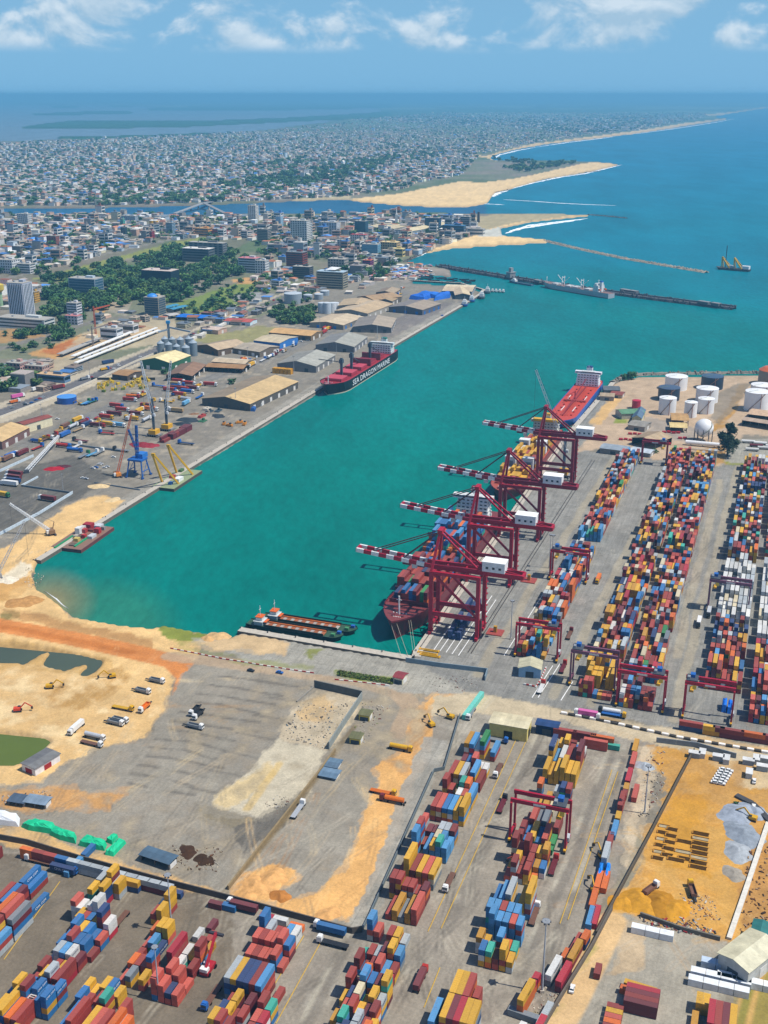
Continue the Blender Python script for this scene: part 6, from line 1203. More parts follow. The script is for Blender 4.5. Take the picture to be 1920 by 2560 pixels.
# grain silos and old port tanks
for i, (u, v, k) in enumerate(((403, 886, 1), (423, 889, 1), (443, 894, 1), (466, 900, 1.1), (484, 889, 1.15), (413, 873, .95), (432, 874, .95), (452, 876, 1), (473, 874, 1))):
    t = thing('grain_silo', f'grey steel grain silo, {ordinal(i)} of the cluster behind the green warehouse', 'silo', at(u, v), 0, 'grain silos'); MB().lathe((0, 0, 0), [(4.7 * k, 0), (4.7 * k, 15 * k), (4.9 * k, 15.05 * k)], 18, C('75838c')).build('shell', M['tank'], t); MB().lathe((0, 0, 15 * k), [(4.95 * k, 0), (.7, 3.2 * k), (.6, 4.0 * k)], 18, C('96a2aa')).build('cone_roof', M['tank'], t)
t = thing('elevator_head', 'grey conveyor gallery with blue cab above the grain silos', 'conveyor', at(424, 868)); MB().beam((0, 0, 0), (0, 0, 32), 3, 3, C('7a8890')).build('tower', M['paint'], t); MB().box((0, 0, 32), (5, 5, 3.5), 0, C('2a8ac0')).build('cab', M['paint'], t); MB().beam((0, 0, 27), (30, -6, 22), 2, 2, C('8a969e')).build('gallery', M['paint'], t); MB().beam((0, 0, 24), (-12, -8, 22), 2, 2, C('8a969e')).build('gallery', M['paint'], t)
ST = C('8f9aa2')
for u, v, r, tp, lb in ((733, 757, 14.5, 733, 'largest grey steel tank beside the highway'), (770, 750, 7.6, 737, 'low grey steel tank beside the largest'), (797, 748, 7.6, 735, 'second low grey steel tank below the office'), (812, 738, 7.8, 727, 'grey steel tank at the back of the group')): tank((u, v), r, tp, lb, ST, C('b8c0c4'), 1.5, False, 28)
for i, (u, v) in enumerate(((805, 782), (818, 783), (831, 780), (838, 775))): tank((u, v), 6.2, 757, ('first', 'second', 'third', 'fourth')[i] + ' tall pale silo in the white cluster behind the port trees', C('b5c0c8') if i < 2 else C('d0d4d6'), C('c4ccd0'), 1.2, False, 20, 'cement_silo')
tank((168, 1006), 10.5, 991, 'bright blue round water tank by the highway wall', C('1d4f9e'), C('4f8ed0'), 1.2, False); LANDMARK += [('the bright blue tank', at(168, 1006)), ('the grain silos', at(440, 890)), ('the largest steel tank', at(733, 757))]
# walls and fences
def fence(px, h, th, col, label, name='boundary_wall', panel=None, cat='wall'):
    P = [at(u, v) for u, v in px]; t = thing(name, label, cat, P[0])
    if panel is None: panel = 9.0
    ms = {}
    for (a, b) in zip(P[:-1], P[1:]):
        d = b - a; L = d.length; n_ = max(1, int(L / panel)); rz = math.atan2(d.y, d.x); l_ = round(L / n_, 2)
        if l_ not in ms: ms[l_] = MB().box((0, 0, 0), (l_ - .06, th, h), 0, col).mesh('wall_panel', M['wall'])
        for i in range(n_): put('wall_panel', ms[l_], t, a + d * ((i + .5) / n_) - P[0], rz)
    return t
PALE = C('c2d0d8')
fence([(0, 1338), (100, 1285), (182, 1234)], 2.4, .5, PALE, 'pale blue barrier along the sandy quay'); fence([(0, 1180), (84, 1142)], 2.4, .5, PALE, 'pale blue barrier along the lorry queue'); fence([(54, 1216), (180, 1234)], 1.6, .8, C('6a747a'), 'low grey wall below the white buckets'); fence([(54, 1216), (95, 1194)], 1.6, .8, PALE, 'short pale blue wall at the corner'); fence([(152, 1109), (240, 1122), (300, 1128)], 2.0, .6, C('7f8c94'), 'grey barrier across the lorry yard'); fence([(236, 1208), (350, 1226)], 1.0, .6, C('5a6a78'), 'dark beam lying on the old quay', 'steel_beam', cat='beam')
fence([(0, 1046), (150, 990), (232, 955), (340, 905), (420, 872)], 2.5, .5, C('d2cab8'), 'cream wall between highway and port'); fence([(480, 850), (560, 812), (565, 810)], 3.0, 5, C('d6d2c8'), 'wide pale wall beside the grass plot'); fence([(228, 950), (300, 950), (388, 950)], 3.0, .5, C('3a3632'), 'dark fence behind the digger park', 'yard_fence'); fence([(640, 895), (690, 868), (735, 850)], 2.2, .8, C('cfdce6'), 'white wall of the port road')
fence([(-60, 2088), (70, 2112), (200, 2152), (420, 2212), (600, 2258), (880, 2334), (905, 2330)], 3.0, .5, C('5f5850'), 'grey boundary wall behind the near yard', panel=12); fence([(570, 2225), (700, 2060), (800, 1932), (838, 1880)], 2.2, .8, C('8f7c5a'), 'brown wall running up from the near yard'); fence([(786, 1718), (905, 1745)], 4.5, .6, C('5a5e5c'), 'dark rear wall of the roofless store', 'store_wall'); fence([(822, 1874), (860, 1815), (905, 1748)], 4.5, .5, C('8f9590'), 'ribbed grey side wall of the roofless store', 'store_wall', 4); fence([(742, 1756), (786, 1718)], 1.0, .6, C('8f8a80'), 'low left wall of the roofless store', 'store_wall')
fence([(1014, 1655), (1100, 1668), (1218, 1682), (1212, 1702)], 3.0, .5, C('7d8f98'), 'blue grey fence across the quay corner'); fence([(905, 2330), (925, 2290), (1000, 2120), (1085, 1930), (1110, 1925), (1150, 1790)], 2.0, .4, C('6a7478'), 'grey fence beside the orange sand strip', panel=12); fence([(1205, 1740), (1160, 1800)], 3.0, 2.5, C('6fc0b0'), 'teal covered stack by the sandy junction', 'covered_stack', cat='stack')
fence([(1490, 2340), (1560, 2210), (1630, 2080), (1700, 1945), (1735, 1880)], 2.4, .6, C('5f5648'), 'dark wall of the building site', panel=10); fence([(1640, 1856), (1740, 1868), (1800, 1885), (1840, 1896)], 3.0, .5, C('7f868a'), 'grey sheet fence at the head of the building site'); fence([(1330, 2620), (1400, 2500), (1480, 2370), (1530, 2275)], 2.4, .6, C('6a6258'), 'grey wall beside the sandy road at the foot'); fence([(1600, 2290), (1700, 2325), (1800, 2352)], 2.0, .8, C('6f6a60'), 'low wall below the sand heaps'); fence([(1822, 2350), (1870, 2210), (1920, 2060)], 1.2, 2.0, C('d8d2c4'), 'white channel edge along the building site'); fence([(1840, 1990), (1880, 2010), (1930, 2060)], 1.0, 3.0, C('4a4a4c'), 'dark pipe bundle curving by the gravel', 'pipe_bundle', cat='pipes')
# ------------------------------------------------------------------ the town
def px_per_m(p): return FPX / (p.y * _cp + (CAM_H - p.z) * _sp)
SOLID = []                                              # (x, y, radius) of what already stands
def bld(u0, u1, vb, vt, D, col, label, floors, style='band', rz=GRZ, roofc=None, wcol=None, cat='building', name='office_block', extra=None):
    uc = (u0 + u1) / 2; p = at(uc, vb); k = px_per_m(p); W = max(8.0, ((u1 - u0) / k - D * abs(math.sin(rz))) / math.cos(rz)); h = max(5.0, height(uc, vt, p) - GZ)
    c = p + Vector((-math.sin(rz), math.cos(rz), 0)) * D / 2; t = thing(name, label, cat, c, rz); SOLID.append((c.x, c.y, max(W, D) * .62)); fh = h / floors
    MB().box((0, 0, 0), (W, D, h), 0, col).build('wall', M['wall'], t)
    r = MB(); r.box((0, 0, h + .003), (W + .5, D + .5, .45), 0, roofc or C('a8a49a')); ro = r.build('roof', M['wall'], t)
    MB().box((W * .15, D * .1, h + .45), (W * .28, D * .3, 3.0), 0, col).build('stair_head', M['wall'], ro)
    MB().box((-W * .25, -D * .1, h + .45), (3, 2.5, 1.6), 0, C('9aa0a4')).build('roof_unit', M['wall'], ro)
    gm = M['glass']
    if style == 'band':
        for i in range(floors):
            z = i * fh + fh * .38
            MB().box((0, -D / 2 - .02, z), (W * .92, .12, fh * .42)).build('window_band', gm, t); MB().box((W / 2 + .02, 0, z), (.12, D * .9, fh * .42)).build('window_band', gm, t)
    elif style == 'grid':
        n_ = max(3, min(7, int(W / 5))); wm = MB().box((0, 0, 0), (W / n_ * .55, .14, fh * .5)).mesh('window', gm); ws = MB().box((0, 0, 0), (.14, D / 4 * .55, fh * .5)).mesh('window', gm)
        for i in range(floors):
            for j in range(n_): put('window', wm, t, (-W / 2 + W * (j + .5) / n_, -D / 2 - .02, i * fh + fh * .3))
            for j in range(4): put('window', ws, t, (W / 2 + .02, -D / 2 + D * (j + .5) / 4, i * fh + fh * .3))
    elif style == 'glass':
        MB().box((0, -D / 2 - .06, 1), (W * .96, .2, h - 2), 0, wcol or C('2a4a5c')).build('curtain_wall', M['tank'], t); MB().box((W / 2 + .06, 0, 1), (.2, D * .94, h - 2), 0, wcol or C('2a4a5c')).build('curtain_wall', M['tank'], t)
        for i in range(1, floors): MB().box((0, -D / 2 - .2, i * fh), (W, .2, .35), 0, col).box((W / 2 + .2, 0, i * fh), (.2, D, .35), 0, col).build('floor_edge', M['wall'], t)
    elif style == 'fin':
        for j in range(9): MB().box((-W / 2 + W * (j + .5) / 9, -D / 2 - .3, 0), (W / 22, .6, h * .98), 0, wcol or C('c8ccd4')).build('fin', M['wall'], t)
        for j in range(7): MB().box((W / 2 + .3, -D / 2 + D * (j + .5) / 7, 0), (.6, D / 18, h * .98), 0, wcol or C('c8ccd4')).build('fin', M['wall'], t)
        MB().box((0, -D / 2 - .03, 2), (W * .95, .1, h - 4)).build('window_band', gm, t); MB().box((W / 2 + .03, 0, 2), (.1, D * .95, h - 4)).build('window_band', gm, t)
    if extra: extra(t, W, D, h)
    return t
def dome(t, W, D, h): MB().lathe((-W * .1, -D * .1, h + .45), [(W * .34, 0), (W * .32, 1.5), (W * .22, 3.4), (W * .1, 4.4), (.2, 4.8)], 18, C('3a86d0')).build('dome', M['tank'], t, smooth=True)
def canopy(t, W, D, h): MB().add([(-W * .2, -D * .2, h + 3), (W * .15, -D * .3, h + 3), (W * .3, D * .3, h + 6), (-W * .1, D * .4, h + 6), (0, 0, h + 5.6)], [(0, 1, 4), (1, 2, 4), (2, 3, 4), (3, 0, 4)], WHITE).build('canopy', M['wall'], t)
BL = [(17, 74, 803, 708, 24, 'aab0bc', 'tall grey twin tower with vertical ribs', 16, 'fin', dict(wcol=C('d8dce4'))), (-20, 126, 822, 797, 26, 'c9ccc8', 'low white podium around the grey tower', 3, 'band', {}),
      (164, 249, 738, 697, 26, 'b8c6cf', 'blue glass and white block among the trees', 6, 'glass', dict(wcol=C('33566a'))), (346, 438, 711, 677, 30, '24333e', 'black glass office with pale blue stripes', 7, 'glass', dict(wcol=C('1c2f3a'), roofc=C('c8b8ac'))), (355, 405, 789, 744, 22, 'c9b99c', 'tan office with blue dome on its roof', 8, 'glass', dict(wcol=C('2f4a5c'), extra=dome)),
      (164, 199, 797, 758, 14, 'cfcfd2', 'slim white block with dark balconies', 6, 'band', {}), (158, 200, 812, 790, 14, 'c0c0c4', 'low white house with pink roof edge by the avenue', 3, 'grid', dict(roofc=C('c07a78'))), (449, 530, 655, 622, 26, '5f6468', 'dark slab block with white floor edges', 5, 'band', dict(roofc=C('d8d4cc'))), (466, 564, 641, 607, 20, '77797a', 'long grey slab block behind the trees', 6, 'grid', {}),
      (590, 646, 682, 646, 24, 'c2c6c8', 'grey white office with pink roof', 6, 'band', dict(roofc=C('c47a7e'))), (634, 668, 684, 652, 18, 'd2d4d4', 'white stepped block beside the pink roof', 5, 'grid', {}), (710, 763, 670, 631, 24, '8a4238', 'brick red office with white bands', 7, 'band', dict(roofc=C('7d8488'))), (727, 779, 697, 667, 18, '5a544f', 'dark grey and white slab by the avenue', 6, 'band', {}), (785, 864, 722, 680, 24, '9a927c', 'long tan office block with white roof canopy', 7, 'band', dict(roofc=C('a8bcc8'), extra=canopy)),
      (814, 866, 675, 648, 24, 'a39d94', 'grey courtyard block near the market', 4, 'grid', {}), (722, 772, 607, 552, 22, 'd2d2cc', 'pair of white apartment towers downtown', 12, 'grid', {}), (755, 778, 600, 556, 16, 'c8cac8', 'white tower behind the apartment pair', 11, 'band', {}), (793, 846, 590, 556, 24, 'd2d6d8', 'wide white downtown block', 9, 'grid', {}), (883, 917, 588, 553, 20, '2f5264', 'dark blue green glass tower', 9, 'glass', dict(wcol=C('24485c'))), (872, 917, 609, 587, 18, 'd8d4cc', 'white block with red roof edge', 5, 'grid', dict(roofc=C('b0484a'))),
      (900, 948, 640, 611, 20, 'a8c0cc', 'pale blue glass block near the shore', 7, 'glass', dict(wcol=C('5f90a8'))), (946, 996, 636, 606, 24, 'c2a878', 'beige block above the market', 5, 'grid', dict(roofc=C('d8c08c'))), (966, 1010, 642, 622, 18, 'd2bc7c', 'yellow roofed hall beside the beige block', 2, 'band', dict(roofc=C('dcc88e'))), (617, 643, 554, 514, 20, 'd8d4cc', 'white tower by the channel', 12, 'grid', {}), (639, 674, 605, 573, 20, '8f8a80', 'grey brown slab with window rows', 8, 'band', {}), (687, 705, 574, 541, 16, 'b8c8d4', 'pale blue slim tower', 10, 'glass', dict(wcol=C('88a8bc'))),
      (413, 435, 589, 557, 16, '8fa8b8', 'blue grey slab near the bridge road', 9, 'band', {}), (365, 383, 596, 578, 14, '9c3038', 'red cube house among grey roofs', 4, 'grid', {}), (482, 526, 590, 571, 24, 'd0924a', 'orange market hall beside the red one', 3, 'band', dict(roofc=C('b8905a'))), (527, 564, 590, 573, 20, 'b0383c', 'red market hall beside the orange one', 3, 'band', {}), (-10, 40, 684, 650, 24, 'd8d8d6', 'white stepped house at the picture edge', 5, 'grid', {}), (38, 82, 684, 660, 18, 'd2d2d0', 'white modern house beside the stepped one', 4, 'band', {}),
      (73, 92, 757, 730, 14, 'd0a040', 'yellow house behind the grey tower', 5, 'grid', {}), (903, 930, 672, 651, 18, '8a3a72', 'purple house with orange roof', 4, 'band', dict(roofc=C('d07a4a'))), (300, 315, 590, 568, 12, '3a4248', 'dark slim tower in the grey quarter', 8, 'band', {}), (114, 145, 614, 590, 14, '9a5a4a', 'red brown house with white windows', 6, 'grid', {}), (35, 68, 618, 600, 16, 'b8705a', 'terracotta block with white frames', 5, 'grid', {}), (300, 310, 565, 548, 10, '5fae9a', 'small mint green house', 4, 'grid', {}),
      (260, 316, 600, 588, 16, 'c8c4bc', 'white slab with dark red end', 3, 'band', {}), (300, 342, 555, 540, 16, 'a8b4c0', 'bluish grey block near the yellow silos', 5, 'grid', {}), (1059, 1100, 577, 545, 20, '2f5068', 'dark blue mill block on the shore', 6, 'band', {}), (1103, 1162, 586, 564, 20, '34506a', 'dark blue sheds on the shore', 3, 'band', dict(roofc=C('4a78a0'))), (1148, 1176, 566, 542, 18, '8a8f90', 'grey mill block near the spit', 5, 'band', {}), (1165, 1210, 588, 572, 16, 'd2cec4', 'white flat sheds near the spit', 2, 'band', {}), (840, 872, 625, 600, 16, 'c8c8c4', 'plain white block downtown', 6, 'grid', {}), (10, 40, 580, 552, 16, '7a9ab0', 'pale blue block in the grey quarter', 6, 'band', {}), (40, 75, 560, 535, 18, 'd0d0cc', 'white block by the channel', 5, 'grid', {}),
      (245, 300, 850, 822, 16, 'd0d2d4', 'white site offices by the railway works', 2, 'band', {}), (290, 340, 832, 812, 14, 'd8d8d8', 'white canopy hall by the junction', 1, 'band', {}), (10, 60, 935, 908, 16, 'c29a90', 'pink house beside the highway trees', 3, 'grid', {}), (55, 115, 935, 915, 14, 'c8a494', 'long pink house beside the highway', 2, 'grid', {}), (85, 170, 955, 938, 12, '6a86a4', 'blue walled shop row beside the highway', 1, 'band', dict(roofc=C('c8a880')))]
for (u0, u1, vb, vt, D, col, lab, fl, st_, kw) in BL: bld(u0, u1, vb, vt, D, C(col), lab, fl, st_, **kw)
LANDMARK += [('the grey twin tower', at(45, 803)), ('the domed office', at(380, 789)), ('the black glass office', at(392, 711)), ('the brick red office', at(736, 670)), ('the long tan office', at(825, 722)), ('the apartment towers', at(747, 607)), ('the blue green tower', at(900, 588)), ('the white channel tower', at(630, 554)), ('the orange market hall', at(504, 590)), ('the terracotta block', at(50, 618)), ('the white stepped house', at(15, 684)), ('the beige market block', at(970, 636)), ('the dark blue mill', at(1080, 577)), ('the dark slim tower', at(307, 590)), ('the pink roofed office', at(618, 682)), ('the blue block by the trees', at(205, 738))]
shed((988, 575), (1030, 578), (1062, 556), 9, 4, 'large beige mill roof on the shore', C('c8b894'), C('7f8c94'), 'r', C('d4c49c')); shed((915, 566), (985, 572), (1000, 560), 8, 2, 'long cream warehouse downtown', C('cdbd98'), C('a8a090'), 'c', C('c8b890'))
for i, u in enumerate((381, 390)): tank((u, 570), 7, 551, ('first', 'second')[i] + ' bright yellow silo in the grey quarter', C('d8a818'), C('e0e0dc'), 2, False, 16, 'yellow_silo')
t = thing('minaret', 'slim white minaret downtown', 'tower', at(991, 563)); hh = height(991, 518, at(991, 563)) - GZ; MB().beam((0, 0, 0), (0, 0, hh * .6), 7, 7, C('b8bcb8')).build('base', M['wall'], t); MB().cyl((0, 0, hh * .6), 1.8, hh * .4, 10, WHITE, .4).build('spire', M['wall'], t)
t = thing('chimney', 'dark square chimney near the spit', 'chimney', at(1196, 556)); hh = height(1196, 531, at(1196, 556)) - GZ; MB().cyl((0, 0, 0), 4, hh, 12, C('4a423e'), 3).build('stack', M['wall'], t); MB().cyl((0, 0, hh), 3.4, 1, 12, C('3a3430')).build('cap', M['wall'], t)
t = thing('water_tower', 'green and yellow water tower at the picture edge', 'tower', at(2, 765)); MB().cyl((0, 0, 0), 4, 22, 14, C('9ab890')).build('shaft', M['wall'], t); MB().lathe((0, 0, 22), [(4, 0), (8, 4), (8, 12), (3, 14)], 16, C('c8b04a')).build('bowl', M['wall'], t)
# bridge over the channel
a, b, c = at(436, 534), at(510, 520), at(572, 538); zt = height(510, 507, b); t = thing('channel_bridge', 'grey peaked road bridge over the channel', 'bridge', a); pk = Vector((b.x, b.y, zt))
MB().beam(a - a, pk - a, 12, 2.0, C('9a9a98')).build('ramp', M['wall'], t); MB().beam(c - a, pk - a, 12, 2.0, C('8a8a8a')).build('ramp', M['wall'], t)
for k in (.3, .55, .8):
    for e in (a, c): q = e.lerp(pk, k); MB().beam((q.x - a.x, q.y - a.y, -2), q - a, 3, 3, C('7a7a78')).build('pier', M['wall'], t)
d_ = at(530, 505); MB().beam(pk - a, Vector((d_.x, d_.y, 3)) - a, 12, 2, C('9a9a98')).build('ramp', M['wall'], t)
# railway works: long white platform beams and decks
for i, (p0, p1, w_, h_, lab) in enumerate((((189, 915), (398, 832), 5, 4, 'closest white beam of the railway works'), ((198, 905), (392, 828), 4, 5, 'second white beam of the railway works'), ((182, 900), (330, 838), 6, 5, 'third white beam of the railway works'), ((150, 893), (250, 852), 9, 4, 'grey deck behind the white railway beams'))):
    A_, B_ = at(*p0), at(*p1); t = thing('platform_deck', lab, 'platform', A_, 0, 'railway works decks'); d = B_ - A_; MB().beam((0, 0, h_), d + Vector((0, 0, h_)), w_, 1.0, WHITE if i < 3 else C('a8a49c')).build('deck', M['wall'], t)
    for k in range(10): q = d * ((k + .5) / 10); MB().box((q.x, q.y, 0), (w_ * .6, 1.5, h_ - .5), math.atan2(d.y, d.x), C('77736c')).build('pier', M['wall'], t)
for i, (A_, B_, Cc, col) in enumerate((((410, 772), (448, 762), (446, 757), '3f88a8'), ((433, 774), (470, 765), (468, 760), '3f88a8'), ((440, 792), (530, 797), (525, 788), '1f6fc8'), ((425, 790), (450, 786), (446, 780), 'b8b4ac'))): shed(A_, B_, Cc, 5, 1, ('teal market roof beside the domed office', 'second teal market roof beside the domed office', 'bright blue market roof by the junction', 'grey market roof by the junction')[i], C(col), C('8a8a88'), 'c', openside=True, name='market_hall', cat='market hall')
# ordinary houses: the largest as things, the far quarters as one mass
Hs = []; rng = random.Random(77); nr = np.random.RandomState(8)
HCOL = ['d2cfc8', 'c4bcae', 'b0a69a', 'a89888', 'd8d4cc', '9a9690', 'c8b49c', 'b89a84', 'e2e0da', '8f8a86', 'a8b0b4', 'c2a08a', 'd0c8a8', '98a4ac', '7a7672']; HN = ['white', 'cream', 'grey', 'tan', 'white', 'grey', 'tan', 'terracotta', 'white', 'dark grey', 'pale blue', 'terracotta', 'cream', 'pale blue', 'dark grey']
RCOL = ['a89c90', 'b8b2a6', '8a7a6c', 'a0684c', 'c8c4bc', '6f7880', '9a9088', '7a8288', '8a5a48', '4a78b0', 'b4a48e']
Z1 = [(-80, 538), (250, 538), (440, 540), (600, 540), (640, 560), (600, 600), (470, 598), (400, 605), (290, 630), (150, 665), (-80, 705)]; Z2 = [(600, 542), (850, 540), (1000, 536), (1180, 545), (1210, 575), (1120, 610), (1020, 645), (960, 665), (900, 690), (840, 650), (700, 640), (640, 600), (600, 600)]
Z3 = [(-100, 362), (320, 345), (670, 327), (870, 304), (1050, 300), (1250, 320), (1480, 336), (1290, 366), (1200, 386), (1150, 440), (1050, 455), (1000, 475), (870, 490), (735, 498), (540, 505), (300, 512), (-100, 517)]; Z4 = [(870, 300), (1100, 282), (1750, 282), (1780, 292), (1600, 325), (1480, 336), (1250, 318)]
Z5 = [(-80, 700), (140, 690), (120, 760), (-80, 800)]; Z6 = [(640, 690), (760, 690), (900, 690), (960, 700), (880, 735), (750, 740), (640, 760)]; Z7 = [(-80, 930), (60, 900), (200, 930), (120, 975), (-80, 1010)]; Z8 = [(940, 660), (1060, 664), (1090, 685), (1020, 700), (950, 690)]
def inpx(u, v, poly):
    r = False
    for i in range(len(poly)):
        x1, y1 = poly[i]; x2, y2 = poly[i - 1]
        if (y1 > v) != (y2 > v) and u < (x2 - x1) * (v - y1) / (y2 - y1) + x1: r = not r
    return r
def blocked(p, r):
    for x, y, q in SOLID:
        if (p.x - x) ** 2 + (p.y - y) ** 2 < (q + r) ** 2: return True
    return False
PARK = [[(110, 745), (200, 690), (330, 648), (480, 604), (560, 612), (640, 668), (560, 706), (480, 745), (420, 765), (350, 762), (280, 772), (210, 785), (150, 790), (105, 800)]]
SKIP = [[(80, 700), (200, 664), (300, 638), (440, 602), (548, 586), (430, 626), (300, 656), (240, 694), (160, 710)]]
def scatter(zone, n, wmin, wmax, hmin, hmax, tall=0.1, cell=None):
    us_ = [q[0] for q in zone]; vs_ = [q[1] for q in zone]; k = 0; tries = 0; seen = {}
    while k < n and tries < n * 9:
        tries += 1; u = rng.uniform(min(us_), max(us_)); v = rng.uniform(min(vs_), max(vs_))
        if not inpx(u, v, zone) or any(inpx(u, v, q) for q in PARK + SKIP): continue
        p = at(u, v); w_ = rng.uniform(wmin, wmax); d_ = rng.uniform(wmin, wmax)
        cs_, sn_ = (.94, -.34) if v > 530 else (.80, .60); lx_ = p.x * cs_ + p.y * sn_; ly_ = p.y * cs_ - p.x * sn_
        if lx_ % (74 if v > 530 else 130) < 12 or ly_ % (52 if v > 530 else 95) < 11: continue
        if v > 530:
            g_ = (int(p.x // 14), int(p.y // 14))
            if g_ in seen or blocked(p, w_ * .5): continue
            seen[g_] = 1
        h_ = rng.uniform(hmin, hmax) * (rng.uniform(1.6, 2.6) if rng.random() < tall else 1)
        i = rng.randrange(len(HCOL)); Hs.append((p, w_, d_, h_, i, rng.randrange(len(RCOL)), GRZ + rng.choice((0, 0, PI / 2, .2, -.25)) + rng.uniform(-.05, .05), rng.random() < .4, v)); k += 1
scatter(Z1, 800, 10, 22, 5, 11, .12); scatter(Z2, 520, 12, 26, 6, 12, .2); scatter(Z5, 30, 12, 22, 5, 9); scatter(Z6, 46, 10, 20, 4, 8); scatter(Z7, 34, 10, 20, 4, 7); scatter([(450, 812), (560, 775), (640, 745), (700, 765), (600, 815), (500, 850)], 26, 9, 18, 4, 7); scatter([(200, 800), (330, 775), (420, 800), (330, 830), (220, 850)], 16, 8, 16, 3, 6); scatter([(600, 690), (700, 650), (790, 660), (760, 700), (650, 705)], 24, 10, 18, 4, 9); scatter(Z8, 40, 8, 16, 3, 5)
scatter(Z3, 12000, 9, 22, 4, 11, .06); scatter(Z4, 3600, 14, 36, 5, 11)
def house_proto(kind):
    w_ = MB().box((0, 0, 0), (1, 1, 1)).mesh('house_wall', M['house']); parts = []
    if kind == 'flat': parts.append(('roof', MB().box((0, 0, 1.003), (1.03, 1.03, .05)).box((.2, .15, 1.05), (.3, .3, .25)).mesh('roof', M['obj']), 'r'))
    else: parts.append(('roof', MB().add([(-.55, -.55, 1.003), (.55, -.55, 1.003), (.55, .55, 1.003), (-.55, .55, 1.003), (-.55, 0, 1.32), (.55, 0, 1.32)], [(0, 1, 5, 4), (2, 3, 4, 5), (0, 4, 3), (1, 2, 5), (3, 2, 1, 0)]).mesh('roof', M['obj']), 'r'))
    for f in ((.1, .58) if kind == 'gable' else (.08, .4, .72)):
        parts.append(('window_band', MB().box((0, -.503, f), (.84, .01, .17)).mesh('window_band', M['glass']), 'g')); parts.append(('window_band', MB().box((.503, 0, f), (.01, .84, .17)).mesh('window_band', M['glass']), 'g'))
    return w_, parts
HP = {'flat': house_proto('flat'), 'gable': house_proto('gable')}
Hs.sort(key=lambda q: -(q[1] * q[3]) / q[0].length ** 2 * (1 if -10 < 960 + FPX * q[0].x / (q[0].y * _cp) < 1930 else 0))
for (p, w_, d_, h_, i, r_, rz, gab, v) in Hs[:300]:
    wm, parts = HP['gable' if gab and h_ < 12 else 'flat']; o = put('house', wm, None, p, rz, C(HCOL[i])); o.scale = (w_, d_, h_)
    for nm, me, kd in parts: put(nm, me, o, None, 0, C(RCOL[r_]) if kd == 'r' else None)
    later(o, f"{HN[i]} {'gabled house' if gab and h_ < 12 else 'flat roofed house' if h_ < 12 else 'tall flat roofed block'}", 'house', 'houses of the town')
rest = Hs[300:]; k = len(rest); P = np.array([tuple(q[0]) for q in rest]); Wd = np.array([(q[1], q[2], q[3]) for q in rest]); rz = np.array([q[6] for q in rest])
sg = np.array([(-1, -1, 0), (1, -1, 0), (1, 1, 0), (-1, 1, 0), (-1, -1, 1), (1, -1, 1), (1, 1, 1), (-1, 1, 1), (-1.04, -1.04, 1.0), (1.04, -1.04, 1.0), (1.04, 1.04, 1.0), (-1.04, 1.04, 1.0), (-1.0, -.05, 1.22), (1.0, -.05, 1.22), (1.0, .05, 1.22), (-1.0, .05, 1.22)], float)
flat = ~np.array([q[7] for q in rest]); S = np.repeat(sg[None], k, 0); S[flat, 12:, 2] = 1.06; S[flat, 12:15:1, 0] = np.array([-1, 1, 1]) ; S[flat, 12:, 1] = np.array([-1, -1, 1, 1]) 
lx = S[..., 0] * Wd[:, :1] / 2; ly = S[..., 1] * Wd[:, 1:2] / 2; lz = S[..., 2] * Wd[:, 2:]; ca, sa = np.cos(rz)[:, None], np.sin(rz)[:, None]
co = np.stack([P[:, :1] + lx * ca - ly * sa, P[:, 1:2] + lx * sa + ly * ca, P[:, 2:] + lz - 1.0], -1).reshape(-1, 3)
f = np.array([(0, 1, 5, 4), (1, 2, 6, 5), (2, 3, 7, 6), (3, 0, 4, 7), (8, 9, 13, 12), (9, 10, 14, 13), (10, 11, 15, 14), (11, 8, 12, 15), (12, 13, 14, 15)]); q = (np.arange(k)[:, None, None] * 16 + f[None]).reshape(-1, 4)
wcx = np.array([C(HCOL[x[4]])[:3] for x in rest]); rcx = np.array([C(RCOL[x[5]])[:3] for x in rest]); _v = nr.uniform(.7, 1.5, (k, 1)); wcx = np.minimum(wcx * 1.2 * _v, .85); rcx = np.minimum(rcx * 1.2 * _v, .85); cl = np.concatenate([np.repeat(wcx[:, None], 4, 1), np.repeat(rcx[:, None], 5, 1)], 1).reshape(-1, 3); cl = np.concatenate([cl, np.ones((len(cl), 1))], 1)
o = stuff(quads('far_houses', co, q, cl, M['wall'])); o['label'] = 'mass of small houses in the far quarters across the channel'
# ------------------------------------------------------------------ trees
def crown(seed, n, rx, rz_, leaf, lobes=7, tone=(.045, .085, .03)):
    r = random.Random(seed); mb = MB(); cs = [Vector((0, 0, rz_ * .9))]
    for _ in range(lobes): a = r.random() * 2 * PI; d = r.uniform(.25, .62) * rx; cs.append(Vector((d * math.cos(a), d * math.sin(a), rz_ * r.uniform(.45, 1.25))))
    for _ in range(n):
        c = r.choice(cs); q = rx * r.uniform(.3, .48); v = Vector((r.gauss(0, 1), r.gauss(0, 1), r.gauss(0, 1))).normalized() * q * r.uniform(.55, 1.05); v.z *= rz_ / rx * .9; p = c + v
        u_ = Vector((r.gauss(0, 1), r.gauss(0, 1), r.gauss(0, .6))).normalized(); w_ = u_.cross(Vector((r.gauss(0, .5), r.gauss(0, .5), 1))).normalized(); s = leaf * r.uniform(.6, 1.3); k_ = r.uniform(.65, 1.4)
        cl = (tone[0] * k_, tone[1] * k_, tone[2] * k_, 1); mb.add([tuple(p - u_ * s), tuple(p + w_ * s * .8), tuple(p + u_ * s), tuple(p - w_ * s * .8 + Vector((0, 0, s * .3)))], [(0, 1, 2), (0, 2, 3)], cl)
    return mb
